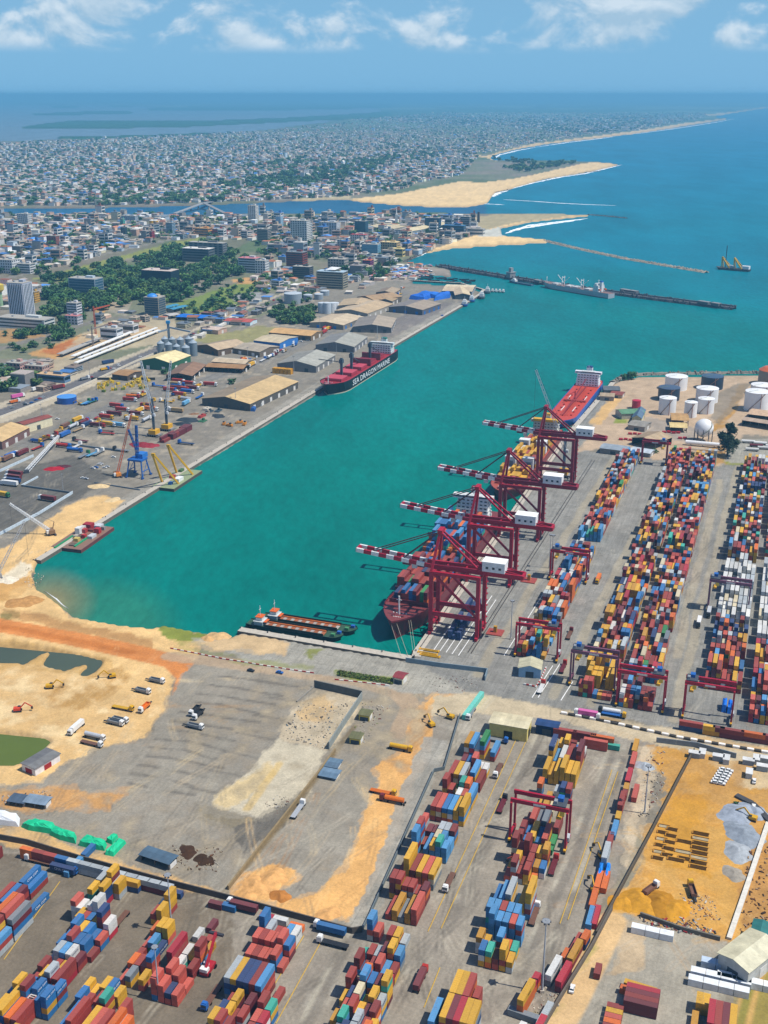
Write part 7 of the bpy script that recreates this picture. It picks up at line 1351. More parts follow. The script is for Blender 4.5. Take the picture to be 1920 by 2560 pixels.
def trunk(h, r_):
    mb = MB(); mb.tube((0, 0, 0), (0, 0, h * .6), r_, 7, None, r_ * .6)
    for k in range(4): a = k * 1.6; mb.tube((0, 0, h * (.4 + .05 * k)), (h * .3 * math.cos(a), h * .3 * math.sin(a), h * .85), r_ * .45, 5, None, r_ * .15)
    return mb
TONES = [(.070, .155, .042), (.050, .120, .044), (.115, .190, .050), (.070, .140, .058), (.125, .165, .055)]; TN = ['deep green rounded tree', 'dark green dense tree', 'light green leafy tree', 'green broad tree', 'olive green loose tree']
TP = [(crown(i, 760, 1.0, .75, .12, 9, TONES[i]).mesh('crown', M['leaf']), trunk(.9, .07).mesh('trunk', M['bark'])) for i in range(5)]
TR = []; rng = random.Random(31)
def grove(zone, n, rmin, rmax, kinds=(0, 1, 2, 3)):
    us_ = [q[0] for q in zone]; vs_ = [q[1] for q in zone]; k = 0; tr = 0
    while k < n and tr < n * 8:
        tr += 1; u = rng.uniform(min(us_), max(us_)); v = rng.uniform(min(vs_), max(vs_))
        if not inpx(u, v, zone): continue
        p = at(u, v); r_ = rng.uniform(rmin, rmax)
        if v > 530 and blocked(p, r_ * .35): continue
        TR.append((p, r_ * 1.3, rng.choice(kinds), v)); k += 1
grove(PARK[0], 330, 6, 12); grove([(110, 700), (240, 665), (300, 655), (330, 690), (200, 740), (120, 770)], 40, 6, 11)
for z_, n_, a_, b_ in (([(590, 700), (700, 690), (700, 725), (600, 760), (560, 780), (470, 800), (480, 770)], 60, 3, 6), ([(680, 780), (790, 775), (800, 800), (770, 812), (690, 808)], 34, 5, 9), ([(840, 660), (960, 650), (990, 670), (950, 700), (880, 700)], 34, 6, 10), ([(-40, 930), (60, 925), (110, 960), (40, 985), (-40, 990)], 24, 6, 11), ([(800, 640), (900, 610), (930, 640), (880, 665), (820, 650)], 34, 5, 9), ([(930, 570), (1050, 590), (1070, 620), (1000, 650), (950, 620)], 30, 5, 8), ([(650, 700), (720, 690), (740, 720), (680, 730)], 14, 5, 8), ([(-40, 660), (120, 640), (230, 660), (120, 690), (-40, 690)], 40, 5, 9), (Z1, 260, 5, 9), (Z2, 190, 5, 9), ([(420, 775), (600, 720), (650, 745), (520, 800)], 40, 3, 6), ([(640, 770), (760, 740), (790, 770), (700, 800)], 24, 4, 7), ([(-40, 830), (200, 790), (240, 800), (60, 850)], 22, 4, 7), ([(640, 600), (730, 600), (740, 640), (650, 650)], 26, 5, 9), ([(100, 830), (160, 820), (180, 845), (120, 860)], 8, 6, 9), ([(20, 860), (120, 850), (140, 870), (40, 890)], 8, 4, 6), ([(680, 620), (800, 600), (830, 640), (760, 660)], 26, 5, 8), ([(730, 735), (800, 730), (810, 742), (750, 748)], 8, 3, 6)): grove(z_, n_, a_, b_)
for u, v, r_ in ((42, 818, 9), (103, 832, 10), (160, 810, 9), (580, 960, 6), (412, 935, 6), (1576, 948, 8), (1562, 950, 6), (1638, 1132, 4), (1725, 1142, 5), (1015, 690, 6), (1010, 690, 5), (1840, 2010, 1.5), (1000, 655, 7), (985, 665, 8)): TR.append((at(u, v), r_, 1, 2000))
for _ in range(26): u = rng.gauss(1300, 28); TR.append((at(u, 405 + (u - 1300) * .1 + rng.uniform(-6, 5)), rng.uniform(10, 17), 1, 405))
grove(Z3, 3000, 6, 11); grove([(150, 470), (420, 450), (440, 475), (250, 490)], 70, 8, 13); grove([(600, 420), (760, 395), (800, 410), (640, 440)], 70, 9, 14); grove([(880, 400), (1100, 380), (1120, 395), (900, 420)], 80, 9, 14); grove([(520, 470), (700, 440), (800, 420), (900, 400), (1000, 400), (900, 440), (700, 480)], 260, 9, 16); grove([(200, 500), (560, 480), (560, 505), (240, 515)], 160, 8, 13); grove(Z4, 700, 9, 17); grove([(1260, 420), (1420, 405), (1440, 412), (1300, 432)], 80, 8, 14, (1, 2))
TR.sort(key=lambda q: -q[1] / q[0].length * (1 if -10 < 960 + FPX * q[0].x / (q[0].y * _cp) < 1930 else .01))
for (p, r_, k_, v) in TR[:300]:
    o = thing('tree', 'tree', 'tree', p, rng.random() * 6); s = r_; o.scale = (s, s, s * rng.uniform(.85, 1.2)); put('crown', TP[k_][0], o); put('trunk', TP[k_][1], o); later(o, TN[k_], 'tree', 'trees of the town and port')
big = [crown(40 + i, 90, 1.0, .8, .24, 6, TONES[i]) for i in range(4)]
vv = []; ff = []; cc = []; n0 = 0
for (p, r_, k_, v) in TR[300:]:
    b = big[k_ % 4]; A_ = np.array(b.v); th = rng.random() * 6; c_, s_ = math.cos(th), math.sin(th); vv.append(np.stack([p.x + r_ * (A_[:, 0] * c_ - A_[:, 1] * s_), p.y + r_ * (A_[:, 0] * s_ + A_[:, 1] * c_), p.z - .5 + r_ * A_[:, 2]], -1)); ff.append(np.array(b.f) + n0); cc.append(np.array(b.c) * np.array([1, 1, 1, 1]) * rng.uniform(.8, 1.25)); n0 += len(A_)
o = stuff(quads('far_trees', np.concatenate(vv), np.concatenate(ff), np.concatenate(cc), M['leaf'])); o['label'] = 'far green trees scattered through the town quarters'
# the big dark casuarina beside the gas sphere
p = at(1818, 1140); t = tag(thing('casuarina_tree', '', '', p), 'big dark feathery tree beside the white gas sphere', 'tree'); mb = MB()
for k, (dx, dz, rr, hh, n_) in enumerate(((0, 3, 10.5, 8, 2000), (-2, 11, 9.0, 8, 1800), (2, 19, 7.0, 7, 1300), (-1, 26, 4.5, 5, 700), (6, 8, 6, 6, 700), (-6, 15, 5, 5, 600))):
    q = crown(91 + k, n_, rr, hh, .7, 9, (.034, .055, .030)); mb.add([(x + dx, y + (k % 3 - 1) * 2, z + dz) for x, y, z in q.v], [], None); n0_ = len(mb.v) - len(q.v); mb.f += [tuple(i + n0_ for i in f_) for f_ in q.f]; mb.c += q.c
mb.build('crown', M['leaf'], t); trunk(26, .9).build('trunk', M['bark'], t)
# parkland shrubs along the verge and hedge strip
hb = crown(95, 1, 1, 1, .2, 1); mb = MB(); r = random.Random(5)
for _ in range(1500):
    s = r.random(); c_ = at(845 + 137 * s, 1684 + 22 * s + r.uniform(-6, 6)); q = r.uniform(.3, .7); a = r.random() * 6; mb.add([(c_.x + q * math.cos(a), c_.y + q * math.sin(a), GZ + .3), (c_.x - q * math.sin(a), c_.y + q * math.cos(a), GZ + r.uniform(.6, 1.6)), (c_.x - q * math.cos(a), c_.y - q * math.sin(a), GZ + r.uniform(.4, 1.2))], [(0, 1, 2)], (.10 * r.uniform(.6, 1.3), .14 * r.uniform(.7, 1.2), .03, 1))
stuff(mb.build('verge_grass', M['leaf']))
# ------------------------------------------------------------------ lorries, cars, diggers
VC = {'white': 'e2e2de', 'red': 'b03028', 'maroon': '6e2a30', 'yellow': 'd8a824', 'blue': '2a66b0', 'navy': '24406a', 'orange': 'd9701e', 'green': '3a7a4a', 'tan': 'b09468', 'brown': '7a5644', 'grey': '8a8f92', 'black': '2e3034', 'pink': 'd060a0', 'sky blue': '6aaad0', 'silver': 'b8bcc0'}
whl = MB().tube((-.16, 0, 0), (.16, 0, 0), .52, 10).mesh('wheel', M['rubber']); cabm = MB().box((0, 0, .9), (2.4, 2.1, 2.3), 0, None, .94).box((0, -.2, 3.2), (1.9, 1.4, .35)).mesh('cab', M['obj']); glm = MB().box((0, 1.04, 1.9), (2.1, .08, .85)).mesh('windscreen', M['glass'])
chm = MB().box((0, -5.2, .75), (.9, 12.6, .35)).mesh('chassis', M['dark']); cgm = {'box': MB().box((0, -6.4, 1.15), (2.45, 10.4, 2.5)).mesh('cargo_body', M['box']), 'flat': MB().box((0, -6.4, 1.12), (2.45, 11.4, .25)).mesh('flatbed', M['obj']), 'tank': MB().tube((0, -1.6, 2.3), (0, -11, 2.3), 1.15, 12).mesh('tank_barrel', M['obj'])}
_d = MB(); _d.box((0, -4.9, 1.1), (2.4, 7.0, .2)); [_d.box((s * 1.14, -4.9, 1.3), (.12, 7.0, 1.2)) for s in (-1, 1)]; [_d.box((0, y, 1.3), (2.16, .12, 1.2)) for y in (-8.3, -1.45)]; cgm['dump'] = _d.mesh('tipper_body', M['obj'])
_n = [0]
def lorry(u, v, cargo='white', cab='white', kind='box', rz=GRZ, desc=None, label=None, simple=False, z=GZ + .15, p=None):
    p = p or at(u, v, z); o = thing('lorry', 'lorry', 'lorry', p, rz, 'lorries of the port'); put('cab', cabm, o, None, 0, C(VC[cab])); put('windscreen', glm, o); put('chassis', chm, o)
    c = put(cgm[kind].name.split('.')[0], cgm[kind], o, None, 0, C(VC[cargo])); ys = (.2, -3.2, -10.2, -11.4) if kind != 'dump' else (.2, -6, -7.3)
    for y in (ys if not simple else (.2, -10.4 if kind != 'dump' else -6.6)):
        for s in (-1.05, 1.05): put('wheel', whl, o, (s, y, .52))
    if simple: o.scale = (1.3, 1.3, 1.3)
    if kind == 'flat': c.color = C(VC[cargo], .8)
    if label: o['label'] = label
    else: later(o, desc or f"{cab} lorry with {cargo} {dict(box='box', flat='flatbed', tank='tank', dump='tipper')[kind]}", 'lorry', 'lorries of the port')
    return o
cb = MB().box((0, 0, .35), (1.8, 4.4, .65), 0, None, .97).mesh('car_body', M['obj']); cg = MB().box((0, -.3, 1.0), (1.62, 2.3, .55), 0, None, .78).mesh('windows', M['glass']); cr = MB().box((0, -.3, 1.55), (1.3, 1.75, .06)).mesh('car_roof', M['obj']); cw = MB().tube((-.1, 0, 0), (.1, 0, 0), .33, 8).mesh('wheel', M['rubber'])
def car(u, v, col, rz=GRZ, label=None, z=GZ + .15):
    o = put('parked_car', cb, None, at(u, v, z), rz, C(VC[col])); put('cabin_glass', cg, o); put('roof_panel', cr, o, None, 0, C(VC[col]))
    for s in (-.85, .85):
        for y in (-1.4, 1.4): put('wheel', cw, o, (s, y, .33))
    if label: tag(o, label, 'car', 'cars')
    else: later(o, f'{col} car', 'car', 'cars')
    return o
ALG, CRS = GRZ, GRZ - PI / 2
def z6(x, y): return x / 2.9625, 900 + y / 2.9625
rng = random.Random(12)
LANDMARK += [('the maroon boxes', at(430, 1090)), ('the blue portal crane', at(347, 1190)), ('the customs hall', at(95, 1060)), ('the large ribbed warehouse', at(600, 985)), ('the white lattice boom', at(100, 1150)), ('the digger park', at(290, 965))]
for x, y, cg_, cb_, kd, a in ((20, 750, 'tan', 'blue', 'box', 0), (95, 725, 'brown', 'white', 'box', 0), (200, 685, 'maroon', 'maroon', 'box', 0), (125, 705, 'blue', 'white', 'box', 0), (300, 615, 'blue', 'yellow', 'dump', 1), (390, 590, 'yellow', 'white', 'dump', 1), (360, 585, 'brown', 'red', 'flat', 0), (420, 560, 'brown', 'red', 'flat', 0), (510, 550, 'blue', 'blue', 'box', 0), (455, 525, 'tan', 'yellow', 'dump', 0), (520, 485, 'brown', 'green', 'box', 0), (570, 490, 'silver', 'white', 'tank', 0), (615, 510, 'tan', 'white', 'flat', 0), (605, 440, 'yellow', 'white', 'box', 0), (650, 455, 'navy', 'blue', 'flat', 0), (735, 460, 'yellow', 'yellow', 'flat', 0), (680, 475, 'navy', 'white', 'box', 0), (760, 415, 'red', 'white', 'flat', 0), (830, 440, 'red', 'yellow', 'box', 1), (890, 415, 'maroon', 'maroon', 'box', 1), (905, 355, 'red', 'blue', 'box', 1), (950, 385, 'red', 'white', 'box', 1), (1005, 310, 'red', 'white', 'box', 1), (1050, 345, 'maroon', 'red', 'box', 2), (1015, 450, 'yellow', 'yellow', 'box', 1), (1055, 415, 'maroon', 'white', 'box', 1), (1110, 440, 'silver', 'white', 'tank', 0), (850, 495, 'yellow', 'white', 'box', 1), (770, 500, 'maroon', 'red', 'box', 1), (740, 530, 'brown', 'white', 'flat', 2), (920, 500, 'sky blue', 'white', 'box', 1), (1160, 380, 'orange', 'white', 'box', 1), (1250, 375, 'orange', 'white', 'flat', 2), (1190, 310, 'yellow', 'white', 'flat', 2), (1080, 260, 'yellow', 'white', 'dump', 0), (1030, 270, 'blue', 'white', 'flat', 0), (1300, 235, 'red', 'blue', 'box', 1), (1390, 230, 'red', 'red', 'box', 1), (1440, 190, 'red', 'white', 'box', 1), (1360, 195, 'blue', 'blue', 'flat', 1), (1360, 172, 'red', 'white', 'box', 1), (1490, 190, 'yellow', 'white', 'dump', 0), (1470, 225, 'maroon', 'white', 'box', 1), (1430, 250, 'blue', 'white', 'box', 1), (1370, 270, 'red', 'yellow', 'box', 1), (1330, 295, 'silver', 'yellow', 'tank', 2), (1310, 250, 'blue', 'white', 'dump', 0), (1400, 318, 'sky blue', 'white', 'box', 0), (1600, 195, 'red', 'white', 'box', 1), (1500, 268, 'blue', 'white', 'flat', 0), (60, 850, 'maroon', 'white', 'box', 2), (50, 880, 'maroon', 'white', 'box', 2), (40, 905, 'navy', 'white', 'box', 2), (20, 925, 'white', 'white', 'box', 2), (60, 1020, 'yellow', 'green', 'box', 1), (300, 1035, 'maroon', 'white', 'box', 2), (550, 600, 'maroon', 'black', 'flat', 2), (1330, 620, 'navy', 'blue', 'flat', 2), (600, 685, 'blue', 'blue', 'tank', 1), (655, 700, 'grey', 'green', 'flat', 0), (720, 690, 'sky blue', 'white', 'flat', 0), (760, 680, 'grey', 'white', 'flat', 0), (850, 670, 'grey', 'black', 'flat', 2), (470, 205, 'maroon', 'red', 'box', 3), (800, 72, 'yellow', 'blue', 'dump', 3), (140, 312, 'orange', 'white', 'dump', 3), (175, 272, 'pink', 'white', 'box', 3), (320, 216, 'white', 'white', 'box', 3), (835, 20, 'navy', 'navy', 'box', 3), (655, 140, 'grey', 'white', 'dump', 3), (690, 312, 'blue', 'blue', 'flat', 0), (660, 312, 'sky blue', 'green', 'flat', 0), (715, 305, 'green', 'blue', 'flat', 0)):
    u, v = z6(x, y); lorry(u, v, cg_, cb_, kd, (ALG, CRS, CRS + PI, GRZ - .35)[a] + rng.uniform(-.08, .08), simple=True)
YP = [(470, 1010), (520, 940), (640, 935), (560, 900), (470, 930), (330, 960), (220, 1040), (60, 1130), (0, 1170), (0, 1200), (250, 1095), (330, 1075)]
for i in range(70):
    u = rng.uniform(0, 560); v = rng.uniform(930, 1180)
    if inpx(u, v, YP): lorry(u, v, rng.choice(('red', 'blue', 'yellow', 'maroon', 'white', 'silver', 'orange', 'tan')), rng.choice(('white', 'white', 'blue', 'red', 'yellow')), rng.choice(('box', 'box', 'flat', 'tank', 'dump')), rng.choice((ALG, CRS, CRS + PI)) + rng.uniform(-.1, .1), simple=True)
for i in range(64):
    q = rng.random(); u = 560 + 450 * q; v = 938 - 205 * q + rng.uniform(-16, 12); lorry(u, v, rng.choice(('red', 'blue', 'yellow', 'maroon', 'white', 'silver', 'orange', 'tan')), rng.choice(('white', 'white', 'blue', 'red')), rng.choice(('box', 'flat', 'tank', 'dump')), GRZ + rng.choice((0, PI)) + rng.uniform(-.06, .06), simple=True)
CC = ('3a4a54', '8a6a50', '2a72c0', 'c0b8a8', '5a5a58', 'a03a34', '9a8f80', '3a6a4a'); CN = ('dark', 'brown', 'blue', 'pale', 'grey', 'red', 'tan', 'green')
for i in range(60):
    q = rng.random(); u = 500 + 630 * q; v = 1052 - 372 * (q) + rng.uniform(-18, 6)
    if not inpx(u, v, [(480, 1080), (480, 1040), (1130, 735), (1150, 760), (500, 1140)]): continue
    k = rng.randrange(8); o = put('cargo_pile', MB().box((0, 0, 0), (rng.uniform(3, 8), rng.uniform(4, 12), rng.uniform(1, 2.6)), 0, C(CC[k]), .9).box((.5, 1, 1), (2, 3, 2.4), 0, C(CC[k]), .9).mesh('cargo_pile', M['roof']), None, at(u, v), GRZ + rng.uniform(-.1, .1)); later(o, f'{CN[k]} cargo pile on the old quay', 'cargo', 'cargo piles on the old quay')
for i, (x, y, c) in enumerate(((690, 805, 'white'), (712, 798, 'blue'), (735, 777, 'white'), (748, 772, 'silver'), (775, 800, 'white'), (795, 793, 'silver'), (425, 440, 'white'), (615, 878, 'white'), (640, 882, 'silver'), (840, 722, 'white'), (800, 385, 'white'), (770, 392, 'silver'), (745, 405, 'green'))): car(*z6(x, y), c, CRS + rng.uniform(-.2, .2))
for i in range(46): u = rng.uniform(702, 775); v = 858 - (u - 702) * .18 + rng.uniform(-6, 8); car(u, v, rng.choice(('white', 'silver', 'blue', 'black', 'grey', 'white')), CRS + rng.choice((0, PI)))
for i in range(34): s = rng.random(); u = 20 + 800 * s; v = 1028 - 331 * s + rng.choice((-3, -1, 2, 4)); car(u, v, rng.choice(('white', 'silver', 'red', 'black', 'grey', 'blue')), GRZ - .45)
for u, v, c in ((627, 1678, 'black'), (699, 1683, 'blue')): car(u, v, c, CRS - .05, f'{c} car on the dirt road at the basin head')
# truck yard
LANDMARK += [('the white walled hut', at(95, 1900)), ('the guard house', at(1320, 1665)), ('the cream shed', at(1852, 2420)), ('the near light mast', at(1355, 2480)), ('the roofless store', at(830, 1800)), ('the yellow office', at(1280, 1815))]
for u, v, cg_, cb_, kd, a, lab in ((407, 1709, 'grey', 'white', 'dump', CRS - .05, 'grey tipper lorry closest to the basin'), (372, 1735, 'grey', 'white', 'dump', CRS - .08, 'grey tipper lorry second from the basin'), (352, 1782, 'orange', 'white', 'dump', ALG + PI, 'orange tipper lorry facing down the yard'), (305, 1815, 'grey', 'white', 'dump', CRS - .05, 'grey tipper lorry beside the pale van'), (316, 1808, 'grey', 'white', 'dump', CRS - .05, 'grey tipper lorry tucked behind its neighbour'), (252, 1868, 'brown', 'white', 'flat', CRS - .05, 'brown flatbed lorry at the yard corner'), (258, 1852, 'silver', 'white', 'tank', CRS - .05, 'pale tanker lorry behind the brown flatbed'), (176, 1838, 'white', 'white', 'box', ALG + PI, 'white box lorry near the sand wall'), (487, 1800, 'black', 'white', 'dump', ALG + PI, 'dark tipper lorry with twin cabs'), (478, 1790, 'black', 'white', 'dump', ALG + PI, 'dark tipper lorry behind the twin'), (504, 1824, 'grey', 'white', 'dump', CRS - .05, 'grey tipper lorry alone on the paving'), (757, 2013, 'silver', 'white', 'flat', ALG, 'white empty flatbed beside the brown wall'), (330, 1778, 'yellow', 'yellow', 'flat', CRS, 'yellow low loader trailer on the sand'), (1026, 1880, 'yellow', 'yellow', 'tank', CRS, 'yellow tank trailer on the sand strip'), (955, 2000, 'orange', 'maroon', 'tank', CRS + PI, 'orange tank lorry with maroon cab'), (985, 1990, 'orange', 'yellow', 'flat', CRS, 'orange low trailer behind the tank lorry')):
    lorry(u, v, cg_, cb_, kd, a, label=lab)
# lorries of the near yard
for u, v, cg_, cb_, kd, a, lab in ((792, 2318, 'blue', 'white', 'flat', CRS + PI, 'white lorry carrying the long blue box by the wall'), (800, 2355, 'black', 'white', 'flat', CRS + PI, 'white lorry with bare black chassis'), (280, 2330, 'brown', 'white', 'flat', ALG + PI, 'white lorry with rusty flatbed beside the lettered boxes'), (575, 2262, 'maroon', 'white', 'flat', CRS + PI, 'white lorry carrying the maroon box by the wall'), (395, 2226, 'brown', 'white', 'flat', CRS + PI, 'white lorry with brown bed beside the mast'), (1113, 2230, 'brown', 'white', 'flat', ALG + PI, 'white lorry with brown bed beside the sand strip stacks'), (1343, 2270, 'brown', 'white', 'flat', ALG, 'white lorry with rust bed beside the near stacks'), (1062, 2430, 'maroon', 'red', 'box', ALG, 'red lorry with maroon box at the foot'), (512, 2525, 'brown', 'blue', 'flat', ALG + PI, 'blue lorry with brown trailer at the foot'), (1238, 1945, 'brown', 'white', 'flat', ALG + PI, 'lorry with brown bed between the near strips'), (1262, 2000, 'maroon', 'black', 'flat', ALG, 'dark trailer between the near strips'), (1390, 2150, 'maroon', 'red', 'flat', ALG, 'red lorry under the near gantry leg'), (1412, 1662, 'maroon', 'red', 'flat', ALG, 'red trailer beside the guard house'), (1358, 1712, 'white', 'red', 'flat', ALG, 'small red and white lorry by the barrier'), (1428, 1580, 'brown', 'maroon', 'flat', ALG, 'rust trailer on the terminal lane'), (1492, 1460, 'orange', 'yellow', 'box', ALG + PI, 'yellow and orange lorry on the terminal lane'), (1745, 1570, 'white', 'black', 'box', ALG + PI, 'white boxed lorry on the wide lane'), (1770, 1545, 'silver', 'black', 'box', ALG + PI, 'silver boxed lorry beside the reefer stacks'), (1440, 1786, 'pink', 'white', 'box', CRS + PI, 'lorry with bright pink box at the junction'), (1495, 1798, 'tan', 'white', 'flat', CRS + PI, 'empty tan flatbed behind the pink lorry'), (1500, 1780, 'white', 'black', 'tank', CRS + PI, 'white tank lorry at the terminal gate'), (1560, 1795, 'blue', 'yellow', 'flat', CRS, 'lorry with blue frames at the terminal gate'), (1265, 1858, 'grey', 'blue', 'flat', CRS, 'blue cab lorry below the yellow office'), (1170, 1800, 'grey', 'white', 'flat', ALG + PI, 'white lorry at the teal stack'), (70, 2150, 'brown', 'white', 'flat', CRS + PI, 'lorry with rusty bed before the grey wall'), (190, 2185, 'navy', 'blue', 'flat', CRS, 'blue lorry carrying a blue box before the grey wall'), (1640, 2218, 'brown', 'white', 'dump', ALG - .5, 'white tipper on the yellow sand'), (1725, 2215, 'brown', 'yellow', 'dump', ALG + .3, 'yellow dumper on the building site')):
    o = lorry(u, v, cg_, cb_, kd, a, label=lab)
    if 'carrying' in lab: b_ = 'navy blue' if cg_ == 'navy' else cg_; f_ = Vector((math.sin(a), -math.cos(a), 0)); add_box(at(u, v, GZ + 1.5) + f_ * 6.4, L40, b_ if b_ in PALC else 'blue', 0, 1, 'the wall trailer group', int(u), 0, a)
for u, v, c, lab in ((1335, 2148, 'white', 'white and red pickup near the near gantry'), (1430, 2475, 'white', 'white car on the sandy road at the foot'), (1884, 2020, 'white', 'white car at the edge of the building site'), (1885, 1955, 'white', 'white car beside the site huts')): car(u, v, c, ALG, lab)
for i in range(12): car(1788 + (i % 2) * 14 + (i // 2) * 4.0, 1958 - (i // 2) * 6.4 + (i % 2) * 3, 'white', CRS)
LANDMARK += [('the grey transit shed', at(740, 910)), ('the quay tip', at(1180, 740)), ('the cream store', at(665, 852)), ('the wide tan warehouse', at(880, 775))]
LANDMARK.append(('the site car row', at(1800, 1940)))
def digger(u, v, col, label, rz, reach=1):
    t = thing('excavator', label, 'excavator', at(u, v), rz)
    for s in (-1, 1): MB().box((s * 1.2, 0, 0), (.7, 4.2, .9), 0, C('2a2a2c')).build('track', M['paint'], t)
    MB().box((0, -.4, 1.0), (2.7, 3.6, 1.4), 0, col).build('house', M['paint'], t); MB().box((-.8, .8, 1.1), (1.0, 1.5, 1.8), 0, C('2e3a42')).build('cab', M['paint'], t)
    MB().beam((.4, 1, 1.8), (.4, 4.2, 5.2), .5, .6, col).build('boom', M['paint'], t); MB().beam((.4, 4.2, 5.2), (.4, 7.6 * reach, 2.6), .4, .5, col).build('stick', M['paint'], t); MB().box((.4, 7.6 * reach, 1.2), (1.2, 1.1, 1.4), 0, C('3a3632'), .8).build('bucket', M['paint'], t)
DY, DO = C('d0a018'), C('d0482a')
for u, v, c, lab, rz in ((280, 1694, DY, 'yellow excavator on the bank beside the lorries', 1.9), (125, 1720, DY, 'yellow excavator alone on the pale sand', -1.4), (45, 1778, DO, 'orange excavator on the sand below the ponds', -1.4), (1505, 2145, DY, 'yellow digger by the fence with raised arm', .4), (1485, 2230, DY, 'yellow digger below the blue tarpaulins', .2), (1880, 2050, DY, 'small yellow digger on the gravel heap', 1), (1310, 2170, DO, 'orange handler beside the near gantry', 1.2), (1078, 1815, DY, 'yellow loader on the sand strip', .5), (1125, 1796, DY, 'yellow loader by the sandy junction', 1), (200, 1012, DY, 'pale digger near the blue tank', 1.4)): digger(u, v, c, lab, rz)
for i in range(26): u = rng.uniform(232, 375); v = 975 - (u - 232) * .1 + rng.uniform(-14, 10); t = thing('parked_excavator', 'x', 'excavator', at(u, v), rng.random() * 6); MB().box((0, 0, 0), (3, 4, 2.6), 0, C('d2b020') if i % 4 else C('6a7a2a')).build('house', M['paint'], t); MB().beam((0, 1, 2), (0, 5, 5), .6, .6, C('d8b424')).build('boom', M['paint'], t); MB().beam((0, 5, 5), (0, 7, 1.5), .5, .5, C('d8b424')).build('stick', M['paint'], t); later(t, 'yellow parked excavator' if i % 4 else 'green parked excavator', 'excavator', 'excavators in the digger park')
p = at(520, 2428); t = thing('reach_stacker', 'red reach stacker lifting beside the scattered stacks', 'reach stacker', p, ALG); MB().box((0, 0, .8), (3.6, 7, 1.6), 0, C('a8202c')).build('chassis', M['paint'], t); MB().box((0, -2.6, 2.4), (3.2, 2.2, 1.4), 0, WHITE).build('counterweight', M['paint'], t); MB().box((-.6, .2, 2.4), (1.6, 1.8, 2.0), 0, C('c8ccd0')).build('cab', M['paint'], t); MB().beam((.5, -2, 3.6), (.5, 7, 13), .9, 1.0, C('b0242f')).build('boom', M['paint'], t); MB().box((.5, 7.4, 11.6), (6, 1.2, .8), 0, C('3a3a3e')).build('spreader', M['paint'], t)
for s in (-1, 1):
    for y in (-2.4, 2.6): put('wheel', whl, t, (s * 1.8, y, .8)).scale = (3, 1.5, 1.5)
# ------------------------------------------------------------------ huts, heaps, masts and other things on the near ground
shed((54, 1908), (87, 1922), (128, 1876), 4.2, .25, 'white walled hut with grey flat roof and red base', C('6a6a6a'), C('e2dedc'), 'r', C('767674'), door=C('9a3030'), name='gate_hut', cat='hut')
shed((1297, 1669), (1352, 1674), (1358, 1652), 6, 2, 'grey guard house with cream gabled roof', C('c2bd9e'), C('8fb0c8'), 'r', C('b5b092'), name='guard_house', cat='hut'); shed((1224, 1806), (1318, 1822), (1334, 1796), 8, .4, 'yellow two storey office with pale flat roof', C('cfc4a2'), C('d8c676'), 'c', C('c9bd9a'), door=C('3a3428'), name='yard_office', cat='office')
shed((1340, 1811), (1394, 1820), (1396, 1812), 5.5, .2, 'long dark blue lettered box office', C('27406a'), C('1f3358'), 'c', C('2a4672'), name='box_office', cat='office'); shed((350, 2136), (422, 2160), (430, 2136), 3.4, .3, 'dark slate flat canopy on the grey yard', C('4a5f70'), C('3a3a38'), 'c', C('4f6678'), openside=True, name='canopy', cat='canopy'); shed((60, 2004), (112, 2012), (118, 1994), 2.6, .3, 'blue grey sheet canopy near the hut', C('7a8c9c'), C('5a5a58'), 'c', openside=True, name='canopy', cat='canopy'); shed((20, 2002), (58, 2008), (66, 1998), 2.4, .3, 'dark blue sheet canopy near the hut', C('4a5a6c'), C('5a5a58'), 'c', openside=True, name='canopy', cat='canopy')
shed((810, 1914), (842, 1920), (850, 1900), 1.4, .3, 'blue grey sheeted pile beside the brown wall', C('5a7082'), C('6a7a86'), 'c', C('627a8c'), name='sheeted_pile', cat='pile'); shed((798, 1938), (838, 1946), (846, 1926), 1.4, .3, 'lower blue grey sheeted pile beside the brown wall', C('60788c'), C('6a7a86'), 'c', C('6a8296'), name='sheeted_pile', cat='pile')
shed((1797, 2382), (1872, 2430), (1905, 2340), 8, 1.5, 'cream roofed shed in the corner plot', C('c9c2a2'), C('b8b8b2'), 'r', C('d4ceb0'), name='corner_shed', cat='shed'); shed((1874, 2350), (1915, 2362), (1925, 2310), 7, .6, 'dark teal roofed shed at the picture edge', C('2f6a66'), C('6a6a60'), 'r', C('347470'), name='corner_shed', cat='shed'); shed((984, 1692), (1006, 1697), (1012, 1682), 4, 1, 'small red roofed hut by the hedge strip', C('8a3c40'), C('d8d2b4'), 'c', name='gate_hut', cat='hut')
for i, (u, v, c) in enumerate(((905, 1782, 'd2be5a'), (882, 1840, 'd8c258'))): shed((u - 8, v + 4), (u + 18, v + 8), (u + 26, v - 2), 3.5, .3, ('small', 'second small')[i] + ' yellow hut beside the roofless store', C('6a6a48'), C(c), 'c', name='store_hut', cat='hut')
for i, (A_, w_, lab) in enumerate((((1595, 2330), 16, 'grey portable cabins in the corner plot'), ((1744, 2440), 22, 'white long cabin under the cream shed'), ((1738, 2460), 20, 'second white cabin at the foot'), ((1810, 2450), 24, 'white tank cabin beside the cream shed'), ((1770, 2415), 12, 'pale blue stacked cabins beside the shed'))):
    t = thing('site_cabin', lab, 'cabin', at(*A_), CRS + PI / 2); k = int(w_ / 6) + 1
    for j in range(k): MB().box((j * 5.6, 0, 0), (5.4, 3.2, 3), 0, C('b8c8d8') if 'blue' in lab else C('dfe2e2')).build('cabin_unit', M['wall'], t)
